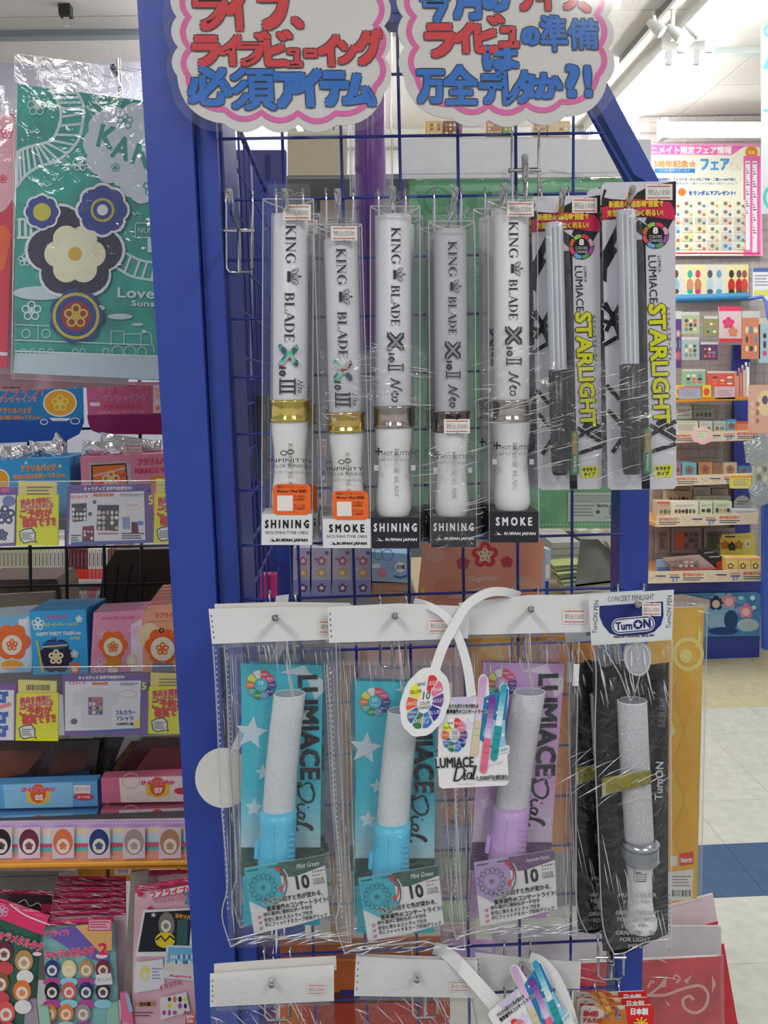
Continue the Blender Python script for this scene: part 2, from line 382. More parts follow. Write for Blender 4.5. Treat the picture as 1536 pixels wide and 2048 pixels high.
# ---------------------------------------------------------------- the blue wire stand
NY = .825
def wx(i): return -.0505+.05*i
def wz(j): return CAMZ+.2078-.05*j
st = thing('display_stand', 'tall blue metal display stand with wire grid front', 'stand', None, (.05,.83,0))
m = M(); m.box(-.160,-.1215,.795,.835,0,2.15, BLUE()); build('side_panel', m, st)
m = M(); m.box(-.1205,-.1035,.808,.84,0,2.15, BLUE()); build('frame_post', m, st)
m = M(); m.box(-.1175,-.103,.845,.945,0,1.80, NAVY()); build('inner_upright', m, st)
m = M(); m.box(.245,.272,.832,.862,0,P(1290,380,.83)[2], BLUE()); build('frame_post', m, st, 'right-hand round-edged blue post')
dz = [(1290,378),(1206,222),(1105,30)]
m = M(); pts = [P(x,y,.845) for x,y in dz]
a, b = pts[0], pts[2]; m.add([(a[0]-.014,.832,a[2]+.01),(a[0]+.014,.832,a[2]-.006),(b[0]+.014,.832,b[2]-.006),(b[0]-.014,.832,b[2]+.01),(a[0]-.014,.862,a[2]+.01),(a[0]+.014,.862,a[2]-.006),(b[0]+.014,.862,b[2]-.006),(b[0]-.014,.862,b[2]+.01)],
    [(0,1,2,3),(7,6,5,4),(0,3,7,4),(1,5,6,2),(0,4,5,1),(3,2,6,7)], BLUE()); build('corner_brace', m, st)
ra, rb = P(1268,375,.828), P(1075,45,.828)
m = M(); m.tube([ra, rb], .0022, NAVY()); build('grid_wire', m, st, 'slanting wire beside the corner brace')
zt = P(790,22,.825)[2]
m = M(); m.box(-.1035,b[0]+.01,.826,.85,zt-.008,zt+.02, NAVY()); build('top_rail', m, st)
def ztop(X):
    if X <= rb[0]: return zt
    return min(zt, rb[2]+(X-rb[0])*(ra[2]-rb[2])/(ra[0]-rb[0]))
for i in range(-1,6):
    X = wx(i); m = M(); m.tube([(X,NY+.0025,.12),(X,NY+.0025,ztop(X))], .0015 if i < 5 else .0013, NAVY(), 6)
    if i == -1: m = M(); m.tube([(-.1030,NY,.12),(-.1030,NY,zt)], .0022, NAVY(), 6)
    build('grid_wire', m, st)
for j in range(-2,31):
    z = wz(j); x1 = .246
    if z > ra[2]: x1 = min(.246, rb[0]+(z-rb[2])*(ra[0]-rb[0])/(ra[2]-rb[2]))
    if z < .13 or z > zt: continue
    m = M(); m.tube([(-.103,NY,z),(x1,NY,z)], .0013, NAVY(), 6); build('grid_wire', m, st)
# side grid running back
SX = -.113
for k in range(9):
    y = .955+.055*k; m = M(); m.tube([(SX,y,.12),(SX,y,1.783)], .0014, NAVY(), 6); build('side_wire', m, st)
for k in range(22):
    z = 1.78-.05*k; m = M(); m.tube([(SX,.90,z),(SX,1.40,z)], .0016 if k else .0035, NAVY(), 6); build('side_wire', m, st)
m = M(); m.box(-.128,-.098,1.385,1.41,0,1.79, BLUE()); build('rear_post', m, st)
m = M(); m.box(-.16,.272,.80,1.41,0,.1, NAVY()); build('base', m, st)

# ---------------------------------------------------------------- chrome hooks
def hook(cx, wy, tip, yb, label, tipY=.70, half=27, lean=0):
    """wire frame hung on a grid wire at photo height wy, bottom of frame at yb, prong tip at px tip"""
    ty = .819
    t = thing('chrome_hook', label, 'hook', 'chrome display hooks on the wire grid', tuple(P(cx,wy,ty)))
    m = M(); pr = lambda x,y,Y=ty: P(x,y,Y)
    top = [pr(cx-half,wy-2,.832), pr(cx-half,wy-9,.828), pr(cx-half,wy-9,ty), pr(cx-half,wy+14)]
    r = .0013
    pts = top+[pr(cx-half+1,yb-8), pr(cx-half+8,yb), pr(cx+half-8,yb), pr(cx+half-1,yb-8), pr(cx+half,wy+14), pr(cx+half,wy-9,ty), pr(cx+half,wy-9,.828), pr(cx+half,wy-2,.832)]
    m.tube(pts, r, CHROME(), 8); build('wire_frame', m, t)
    m = M(); ym = wy+(yb-wy)*.45; m.tube([pr(cx-half-4,ym,ty-.002), pr(cx+half+4,ym,ty-.002)], .0014, CHROME(), 8); build('crossbar', m, t)
    m = M(); tp = P(tip[0],tip[1],tipY); b0 = pr(cx,yb,ty-.002); b1 = pr(cx,ym,ty-.004); 
    md = Vector(tp)+(Vector(b1)-Vector(tp))*.25; md.z = tp.z-.012 if True else md.z
    m.tube([b0,b1,b1+Vector((0,-.006,.0005)),md,tp-Vector((0,0,.0015)),tp], [.0017,.0019,.0019,.0022,.0026,.0024], CHROME(), 10)
    build('prong', m, t)
    return t
hook(478,393,(458,378),545,'empty chrome hook beside the blue left post, holding nothing')
HK = [(579,390,(569,378),545,'chrome hook through the tab of the leftmost gold-ringed penlight box'),(679,388,(675,378),540,'chrome hook above the lower gold-ringed penlight box'),
 (784,388,(785,373),538,'chrome hook through the tab of the middle silver-ringed penlight box'),(895,385,(911,374),536,'chrome hook above the penlight box with a sticker on its ring'),
 (997,385,(1009,367),535,'chrome hook above the rightmost boxed penlight'),(1110,384,(1126,374),530,'chrome hook holding the left starry black and white card'),(1225,384,(1266,372),530,'chrome hook holding the right starry black and white card'),
 (1051,272,(1050,309),425,'chrome hook one wire higher, in front of the white header board'),
 (565,1191,(550,1232),1335,'chrome hook through the left mint penlight bag header'),(786,1191,(790,1228),1335,'chrome hook through the second mint penlight bag header'),
 (1050,1184,(1062,1215),1330,'chrome hook through the lilac penlight bag header'),(1262,1178,(1276,1205),1320,'chrome hook through the header of the black penlight bag'),
 (554,1904,(543,1967),2040,'chrome hook through the bottom left blank bag header'),(850,1898,(834,1957),2035,'chrome hook through the bottom middle blank bag header'),
 (1035,1890,(1047,1950),2030,'chrome hook beside the tilted bottom swing card'),(1222,1880,(1222,1925),1958,'tall chrome hook frame between the black bag and the battery packs')]
for k,h in enumerate(HK): hook(*h, tipY=.70 if h[1] < 1000 else (.668 if h[1] < 1500 else .689), half=27 if h[1] < 1000 else 26)
hook(1214,1972,(1236,2030),2090,'chrome hook carrying the battery packs', .72, 24)
# ---------------------------------------------------------------- handwritten cloud signs
RED, SBL, INK, PINK = '#d8343c', '#2272cc', '#2c2a34', '#f765ab'
def cloud(cusps, k=.2, close=True):
    o = []; n = len(cusps)
    for i in range(n if close else n-1):
        a, b = cusps[i], cusps[(i+1)%n]; dx, dy = b[0]-a[0], b[1]-a[1]; l = math.hypot(dx,dy) or 1
        nx, ny = -dy/l, dx/l
        for j in range(8): t = j/8; q = -math.sin(math.pi*t)**.8*k*l; o.append((a[0]+dx*t+nx*q, a[1]+dy*t+ny*q))
    if not close: o.append(cusps[-1])
    return o
def brushchar(m, ch, x0,y0,x1,y1, col, Y, b=4.5):
    b *= .78 if ch not in '必須今月準備万全' else .62
    g, f, asp = glyphs(ch); cx, cy = (x0+x1)/2, (y0+y1)/2; w, h = x1-x0-2*b, y1-y0-2*b
    def put(ox,oy,mm,ly):
        z = Y-m.ly(ly); m.add([m.P(cx+u*w+ox-.06*v*h, cy-v*h+oy, z) for u,v in g], f, mm)
    for r in (b+2.2, b*.5+1.5):
        for a in range(8):
            s = 1.22 if a % 2 else 1; put(r*s*math.cos(a*.7854), r*s*math.sin(a*.7854), INK, 3)
    n = 2 if b > 3.5 else 1
    for sx in range(-n,n+1):
        for sy in range(-n,n+1): put(sx*b*.92/n, sy*b*.92/n, col, 4)
def popsign(label, cusps, pink, chars, lam, SY=.775):
    t = thing('handwritten_sign', label, 'sign', 'cloud shaped handwritten signs', tuple(P(sum(c[0] for c in cusps)/len(cusps), 100, SY)))
    m = M(); m.prism(cloud(cusps, -.2), SY, .0012, W('#dcd9d6')); build('cloud_board', m, t)
    m = M(); m.line(cloud(pink, -.22, False), 11, SY, mat(PINK,.5), 2); build('pink_border', m, t)
    m = M()
    for c in chars: brushchar(m, c[0], *c[1:5], RED if c[5] == 'r' else SBL, SY, c[6] if len(c) > 6 else 4.5)
    build('lettering', m, t)
    m = M(); m.prism(cloud(lam, -.12), SY-.003, .0002, film('laminate', .015, .015, .08, edge=.3)); build('laminate_edge', m, t, 'clear laminate margin')
    for x in lam[-2:]: pass
popsign('left cloud sign with pink border, large red line above smaller red and blue lines',
 [(354,-30),(353,33),(356,94),(354,151),(448,247),(524,250),(596,250),(672,250),(768,185),(770,115),(768,52),(771,-10),(700,-70),(420,-70)],
 [(374,-20),(378,33),(381,97),(376,150),(450,219),(523,224),(596,225),(671,226),(750,172),(756,112),(750,49),(752,-10)],
 [('ラ',385,-28,457,62,'r',8),('イ',452,-28,496,62,'r',7),('ブ',515,-30,588,61,'r',8),('、',582,33,608,58,'r',5),
  ('ラ',384,70,441,134,'r',6),('イ',437,68,484,132,'r',6),('フ',474,84,530,133,'r',6),('゛',508,62,542,82,'r',3),('ヒ',528,79,572,134,'r',6),('゛',552,60,586,82,'r',3),('ュ',571,96,605,135,'r',5),('ー',607,97,635,116,'r',5),('イ',635,68,681,133,'r',6),('ン',675,80,714,129,'r',5),('グ',709,57,766,131,'r',6),
  ('必',374,130,464,212,'b',6),('須',461,135,552,221,'b',4),('ア',548,144,613,217,'b',7),('イ',582,136,646,215,'b',7),('テ',640,141,698,214,'b',7),('ム',683,146,752,214,'b',7)],
 [(344,-40),(340,100),(342,170),(380,240),(450,262),(600,268),(700,264),(770,225),(784,150),(786,40),(784,-50),(560,-80)])
popsign('right cloud sign with pink border, blue and red handwriting ending in question and exclamation marks',
 [(805,-30),(806,33),(810,94),(807,151),(905,237),(978,240),(1053,238),(1130,233),(1214,165),(1218,98),(1214,35),(1216,-20),(1140,-70),(880,-70)],
 [(822,-20),(829,33),(834,94),(834,151),(909,208),(977,210),(1052,207),(1122,203),(1195,150),(1198,93),(1192,29),(1194,-20)],
 [('今',838,-42,902,46,'b',6),('月',905,-42,962,40,'b',6),('の',963,-28,1020,24,'b',6),('ラ',1033,-34,1068,22,'r',5),('イ',1072,-34,1112,21,'r',5),('ブ',1122,-32,1164,20,'r',5),('、',1156,3,1182,25,'r',4),
  ('ラ',849,46,911,116,'r',6),('イ',905,44,950,107,'r',6),('ヒ',948,48,996,107,'r',6),('゛',974,29,1010,50,'r',3),('ュ',997,52,1038,96,'r',5),('の',1042,53,1080,91,'b',4),('準',1080,30,1135,103,'b',2.6),('備',1136,37,1197,99,'b',2.6),
  ('は',965,91,1038,141,'b',5),('万',833,138,891,208,'b',6),('全',886,129,956,210,'b',5),('デ',957,139,1014,209,'b',5),('レ',1004,143,1040,211,'b',5),('タ',1030,139,1072,208,'b',5),('か',1067,145,1126,198,'b',4.5),('?',1131,128,1160,196,'b',4.4),('!',1168,130,1184,195,'b',4.4)],
 [(794,-40),(792,100),(796,170),(835,230),(905,252),(1050,256),(1150,250),(1220,205),(1232,150),(1234,40),(1230,-50),(1000,-80)])

# ---------------------------------------------------------------- price stickers
def sticker(parent, x0,y0,x1,y1, Y, txt, tf=None, rot=0, name='price_sticker'):
    m = M(tf); h = y1-y0; w = x1-x0
    m.prism([(x0,y0),(x0+w*.45,y0),(x0+w*.5,y0+2),(x0+w*.55,y0),(x1,y0),(x1,y1),(x0+w*.55,y1),(x0+w*.5,y1-2),(x0+w*.45,y1),(x0,y1)], Y, .0002, W('#ddd8d2'))
    m.fr(x0+w*.08,y0+h*.12,x1-w*.08,y0+h*.17,Y,'#c8453e'); m.fr(x0+w*.08,y1-h*.17,x1-w*.08,y1-h*.12,Y,'#c8453e')
    m.text(txt,(x0+x1)/2,(y0+y1)/2,w*.8,h*.38,Y,'#9c9c9c')
    return build(name, m, parent)
def crown(m, cx,cy,s, Y, c, lay=1):
    """small crown, its top pointing to the right (the lettering runs downwards)"""
    R = lambda u,v: (cx+v*s, cy+u*s)     # u along reading direction, v up
    m.flat([R(-.55,-.55),R(.55,-.55),R(.5,-.2),R(-.5,-.2)],Y,c,lay)
    for a in (-.5,-.25,0,.25,.5): m.line([R(a*.8,-.2),R(a*1.25,.35)],s*.06,Y,c,lay)
    for a in (-.5,0,.5): m.line([R(a*.6-.28,-.1),R(a*1.2-.2,.4),R(a*1.2,.55),R(a*1.2+.2,.4),R(a*.6+.28,-.1)],s*.07,Y,c,lay,True)
    m.oval(*R(0,.72),s*.1,s*.1,Y,c,lay,8); m.line([R(0,.5),R(0,.95)],s*.07,Y,c,lay); m.line([R(-.15,.78),R(.15,.78)],s*.07,Y,c,lay)
def script_neo(m, x, y0, y1, w, Y, c):
    """the word Neo in brush script, reading downwards; w = letter height"""
    L = y1-y0; R = lambda u,v: (x+v*w, y0+u*L)
    hw = [2.2]
    for pts in ([(-.02,-.35),(.06,-.3),(.16,.3),(.2,.4)],[(.18,.4),(.24,-.1),(.32,-.4)],[(.32,-.4),(.4,.2),(.48,.5),(.54,.5)],
                [(.52,-.1),(.6,.05),(.66,.1),(.64,.22),(.57,.1),(.56,-.15),(.62,-.3),(.72,-.25)],
                [(.86,.12),(.78,.1),(.76,-.12),(.82,-.28),(.9,-.22),(.94,0),(.9,.14),(.84,.1)]):
        m.line([R(u,v) for u,v in pts], w*.11, Y, c, 2, True)
def bird(m,x,y,s,Y,c): m.flat([(x-s,y),(x+s,y-.5),(x+s*.3,y+s*.12)],Y,c); m.flat([(x-s*.45,y-s*.6),(x-s*.1,y-s*.1),(x+s*.3,y)],Y,c); m.flat([(x-s*.1,y-s*.45),(x+s*.05,y-s*.1),(x+s*.5,y)],Y,c)

BX = .722
def blade_pack(label, tf, kind, base, word, ringc, tubec, price, spos, group):
    """clear box with one penlight; template in photo px, moved by tf"""
    dk = '#2e2c33'
    three = kind == 3
    if three: L, R_, T, B, cx = 526, 627, 398, 1090, 580
    else: L, R_, T, B, cx = 741, 840, 412, 1097, 787
    o = P(*tf(cx,B),BX); t = thing('penlight_box', label, 'penlight', group, tuple(o))
    fb = B-62; D = .036
    m = M(tf); e = film('box_edge', .22, .15, .1, edge=.5)
    m.prism([(L,T),(R_,T),(R_,fb),(L,fb)], BX, D, CLEAR())
    build('clear_box', m, t)
    m = M(tf)
    for x in (L,R_):
        m.tube([m.P(x,T,BX),m.P(x,B,BX)],.0004,e,5); m.tube([m.P(x,T,BX+D),m.P(x,fb,BX+D)],.0004,e,5)
    m.tube([m.P(L,T,BX),m.P(R_,T,BX)],.0005,e,5); m.tube([m.P(x,T+0,BX+D*1) for x in (L,R_)],.0005,e,5)
    arc = [m.P(L+(R_-L)*k/8, T+2+16*math.sin(math.pi*k/8), BX-.0005) for k in range(9)]; m.tube(arc,.0006,e,5)
    build('box_edges', m, t, 'creased clear edges')
    # hanging tab with hole
    m = M(tf); tx0, tx1 = L+8, R_-6; n = 10
    outer = [(tx0,T),(tx0,T-22)]+[(tx0+8-8*math.cos(a*math.pi/8),T-22-8*math.sin(a*math.pi/8)) for a in range(1,5)]+[(tx1-8+8*math.sin(a*math.pi/8),T-22-8*math.cos(a*math.pi/8)) for a in range(0,5)]+[(tx1,T)]
    m.prism(outer, BX+D-.004, .0004, CLEAR()); c2 = (tx0+tx1)/2
    m.ring(c2,T-12,9,7,1.2,BX+D-.004,e,1,16); m.ring(c2-20,T-9,10,4,1.2,BX+D-.004,e,1,12); m.ring(c2+20,T-9,10,4,1.2,BX+D-.004,e,1,12)
    build('hang_tab', m, t)
    # base panel, four sides of printed card
    bc = W('#d9d9db') if base == 'w' else mat('#1c1a22', .35); ic = '#1d1c20' if base == 'w' else '#d9d9de'
    m = M(tf); m.prism([(L,fb),(R_,fb),(R_,B),(L,B)], BX-.0002, D+.0004, bc); bp = build('base_panel', m, t)
    m = M(tf); c = (L+R_)/2
    m.text(' '.join(word),c,fb+20,(R_-L)*(.86 if word == 'SHINING' else .72),16,BX-.0003,ic,1,0,.7)
    if three: m.text('INCLUDING TUNE CABLE',c,fb+37,(R_-L)*.84,6,BX-.0003,'#55555a'); m.text('RUIFAN JAPAN',c+10,fb+53,62,7,BX-.0003,ic,1,0,.35); bird(m,L+22,fb+54,10,BX-.0003,ic)
    else: m.text('RUIFAN JAPAN',c+12,fb+45,62,7,BX-.0003,ic,1,0,.35); bird(m,L+18,fb+46,10,BX-.0003,ic)
    build('base_lettering', m, bp)
    # the penlight itself
    tY = BX+.0165; hw = 35.5; tcx = cx if not three else 581.5
    if three: tube = [(tcx,430,hw-2),(tcx,433,hw),(tcx,800,hw)]
    else: tube = [(tcx,432,hw-2),(tcx,436,hw),(tcx,812,hw)]
    m = M(tf); m.lathe(tube, tY, tubec); tb = build('light_tube', m, t)
    m = M(tf); x = cx+2 if three else cx+5; TY = tY-.0142
    if three:
        m.text('KING',x,488,78,20,TY,dk,1,90,0,0,None,True); crown(m,x+4,553,20,TY,dk); m.text('BLADE',x-2,634,100,19,TY,dk,1,90,0,0,None,True)
        m.text('X',578,711,42,34,TY,mat('#555a60',.25,.6,'holo'),2,90,2.2,0,(dk,3)); m.text('10',566,743,17,12,TY,dk,1,90,.9)
        for k in range(3): m.fr(562,760+k*10.5,591,764+k*10.5,TY,dk)
        m.fr(560,757,563,789,TY,dk); m.fr(590,757,593,789,TY,dk); script_neo(m,602,760,787,13,TY,dk)
    else:
        m.text('KING',x,491,74,18,TY,dk,1,90,0,0,None,True); crown(m,x+4,549,17,TY,dk); m.text('BLADE',x-1,611,82,17,TY,dk,1,90,0,0,None,True)
        m.text('X',791,683,34,28,TY,dk,1,90,3); m.text('X',791,683,36,26,TY,'#8d8d96',2,90,.3)
        m.text('10',783,715,17,11,TY,dk,1,90,.9)
        for k in range(2): m.fr(778,730+k*7.5,805,732.5+k*7.5,TY,dk)
        m.fr(776,727,778.5,743,TY,dk); m.fr(805,727,807.5,743,TY,dk); script_neo(m,791,756,806,24,TY,dk)
    build('lettering', m, tb)
    y0 = 800 if three else 812
    rc = mat(ringc, .16, 1, 'ringmetal'); rw = 42 if three else 41
    m = M(tf); m.lathe([(tcx,y0-1,rw-3),(tcx,y0,rw),(tcx,y0+4,rw+.5),(tcx,y0+6,rw-1.5),(tcx,y0+34,rw-1.5),(tcx,y0+37,rw+.5),(tcx,y0+42,rw),(tcx,y0+43,rw-3)], tY, rc, 28); build('metal_ring', m, t)
    m = M(tf); g0 = y0+43; H = (fb-g0) if not three else fb-g0
    gp = [(0,37),(.12,36),(.3,32),(.45,30.5),(.6,32),(.78,35.5),(.9,35.5),(.97,31)]
    m.lathe([(tcx,g0+H*a,b) for a,b in gp], tY, mat('#ececea',.3)); gr = build('grip', m, t)
    m = M(tf); gc = '#a39a86' if three else '#a8a8b2'
    m.text('KING',x+1,g0+H*.33,36,8,tY-.0136,gc,1,90,0,0,None,True); m.text('BLADE',x+1,g0+H*.66,44,8,tY-.0136,gc,1,90,0,0,None,True); crown(m,x+2,g0+H*.47,9,tY-.0136,gc)
    build('grip_print', m, gr)
    m = M(tf); yy = BX-.0002
    if three:
        m.ring(569.5,906,7,5,1.8,yy,dk,1,16); m.ring(583.5,904,7,5,1.8,yy,dk,1,16)
        m.text('INFINITY',577,921,76,7.5,yy,dk); m.text('COLOR TUNING',577,932,76,6.5,yy,'#4a4a50'); m.text('CREATE YOUR BLADE',577,945,76,6,yy,'#77777e')
    else:
        m.text('+',757,903,14,14,yy,dk,1,0,.5); m.text('HOT BUTTON',798,907,68,8,yy,dk); m.text('JUMP TO YOUR COLOR',794,921,78,6,yy,'#66666e')
        m.fr(748,930,757,941,yy,'#b9b9c0'); m.fr(822,930,831,941,yy,'#b9b9c0')
    build('box_lettering', m, t)
    if three:
        m = M(tf); q = 9; x0,y0,x1,y1 = 548,968,624,1030
        rr = [(x0+q-q*math.cos(a*math.pi/8)*1 if 0 else x0,y0+q),(x0+3,y0+3),(x0+q,y0),(x1-q,y0),(x1-3,y0+3),(x1,y0+q),(x1,y1-q),(x1-3,y1-3),(x1-q,y1),(x0+q,y1),(x0+3,y1-3),(x0,y1-q)]
        m.prism(rr, BX-.0006, .0003, mat('#ee6420',.4))
        m.text('専用アプリケーション',586,974,58,6,BX-.0006,'#5c2a18'); m.text('iPhone / iPad 対応',586,982,58,6.5,BX-.0006,'#4c2212',1,0,.2)
        for k,s in enumerate(['その他の','対応機種は','QRコード','サイトを','ご確認']): 
            if k != 2: m.text(s,601,993+k*6,22,5,BX-.0006,'#5c2a18')
        m.fr(557,991,588,1022,BX-.0006,'#e4dcd6')
        build('orange_sticker', m, t)
    sticker(t, *spos, BX-.0009, price, tf)
    return t
GLT, SMK = mat('#dcdce6',.35,0,'glitter'), mat('#cfcfd8',.45,0,'smokeglitter')
GOLD, SIL = '#dcc566', '#b8aea6'
idt = lambda x,y: (x,y)
tA = lambda x,y: (x-.004*(y-400), y)
tB = aff(580,450,.95,.936,680,497,.028)
tD = aff(792,455,.93,.952,905,483,.006)
tE = lambda x,y: (1022+(x-787)+(y-455)*.004, 443+(y-455)*1.0)
pA = blade_pack('leftmost boxed penlight with shiny gold ring, orange sticker and white base', tA, 3, 'w', 'SHINING', GOLD, GLT, '税込3500', (566,409,622,440), 'boxed penlights hanging on the upper row')
pB = blade_pack('lower boxed penlight with dull gold ring and white base, second from the left', tB, 3, 'w', 'SMOKE', '#cfb460', SMK, '税込3500', (562,402,617,433), 'boxed penlights hanging on the upper row')
pC = blade_pack('boxed penlight with unstickered silver ring and black base, middle of the boxed row', idt, 2, 'k', 'SHINING', SIL, GLT, '税込3200', (745,1200,746,1201), 'boxed penlights hanging on the upper row')
for o in list(pC.children):
    if o.name.startswith('price_sticker'): bpy.data.objects.remove(o)
pD = blade_pack('greyish boxed penlight with a price sticker across its silver ring', tD, 2, 'k', 'SHINING', '#7d716c', mat('#b9b9c0',.5,0,'smokeglitter'), '税込3200', (771,828,827,858), 'boxed penlights hanging on the upper row')
pE = blade_pack('rightmost boxed penlight, bright white, with silver ring and black base reading smoke', tE, 2, 'k', 'SMOKE', SIL, mat('#efeff4',.4,0,'smokeglitter'), '税込3200', (779,415,833,445), 'boxed penlights hanging on the upper row')
for p,dx,dz,lb in ((pA,.0035,-.0045,'second boxed penlight behind the leftmost gold-ringed one'),(pB,-.0015,.002,'boxed penlight hidden behind the lower gold-ringed one'),
                (pC,.005,-.001,'boxed penlight behind the middle silver-ringed one'),(pD,-.003,.001,'boxed penlight behind the greyish one with a stickered ring'),(pE,-.006,.0005,'boxed penlight behind the rightmost bright white one')):
    copy_tree(p, (dx,.0385,dz), lb)
# stretch-wrap, crinkled, round the boxes of the row
def crease_glints(m, q, Y, n, seed, lx, ly, r=.0004, mt=None, jit=.25):
    """n short white strands painted in as film highlights inside quad q (TL,TR,BR,BL), running along (lx,ly) px"""
    g = random.Random(seed); mt = mt or film('glint_film', .85, .25, .1, edge=.4)  # whitish, nearly opaque colour stands in for glints along the film folds
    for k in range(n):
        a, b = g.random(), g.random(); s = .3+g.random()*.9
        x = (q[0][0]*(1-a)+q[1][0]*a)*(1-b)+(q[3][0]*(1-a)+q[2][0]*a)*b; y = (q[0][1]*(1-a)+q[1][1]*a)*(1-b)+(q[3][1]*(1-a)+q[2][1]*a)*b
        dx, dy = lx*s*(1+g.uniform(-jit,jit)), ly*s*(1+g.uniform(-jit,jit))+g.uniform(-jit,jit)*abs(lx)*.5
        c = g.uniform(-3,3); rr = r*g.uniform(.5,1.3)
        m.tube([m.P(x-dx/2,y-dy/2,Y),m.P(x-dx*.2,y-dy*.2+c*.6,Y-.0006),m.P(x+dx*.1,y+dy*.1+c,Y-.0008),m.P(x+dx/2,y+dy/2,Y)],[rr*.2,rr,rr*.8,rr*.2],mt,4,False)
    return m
def wrap(label, q, Y, seed, amp=.0022):
    m = M(); m.sheet(q, Y, WRAP(), 18, 26, .001, amp, 60, seed); crease_glints(m, q, Y-.001, 26 if q[2][1]-q[0][1] > 130 else 16, seed, 60, -14 if seed not in (2,3) else 8, .0003); return single('stretch_wrap', label, 'film', m, 'crinkled clear wrap on the upper row')
wrap('crinkled clear wrap round the lower gold-ringed boxed penlight', [(640,700),(742,710),(745,800),(645,860)], .713, 2)
wrap('crinkled clear wrap round the middle silver-ringed boxed penlight', [(740,690),(850,690),(848,812),(740,812)], .712, 3)
wrap('crinkled clear wrap round the greyish boxed penlight', [(858,890),(960,880),(962,1100),(860,1090)], .713, 4)
wrap('crinkled clear wrap round the rightmost boxed penlight', [(960,690),(1080,690),(1085,850),(962,850)], .7125, 5)
wrap('crinkled clear wrap round the left starry penlight card', [(1076,720),(1205,720),(1212,960),(1078,940)], .712, 6)
wrap('crinkled clear wrap round the right starry penlight card', [(1198,720),(1352,730),(1352,960),(1205,965)], .703, 7)

# ---------------------------------------------------------------- starry blister cards
def wheel(m, cx,cy, ri,ro, cols, Y, lay=1, names=None, asp=1, gap=4, tc='#ffffff', rot=0):
    n = len(cols)
    for k,c in enumerate(cols):
        a0, a1 = rot-90+360*k/n+gap/2, rot-90+360*(k+1)/n-gap/2; out = []
        for a in range(7): t = math.radians(a0+(a1-a0)*a/6); b = 1+.05*math.sin(math.pi*a/6); out.append((cx+ro*b*asp*math.cos(t), cy+ro*b*math.sin(t)))
        for a in (6,3,0): t = math.radians(a0+(a1-a0)*a/6); out.append((cx+ri*asp*math.cos(t), cy+ri*math.sin(t)))
        m.flat(out, Y, mat(c,.5), lay)
        if names:
            t = math.radians((a0+a1)/2); rr = (ri+ro)/2*1.03; s = names[k]
            m.text(s, cx+rr*asp*math.cos(t), cy+rr*math.sin(t), (ro-ri)*.85, (ro-ri)*(.26 if '\n' not in s else .5), Y, '#3a3a30' if c in ('#e8e23c','#e9e9ec') else tc, lay+1)
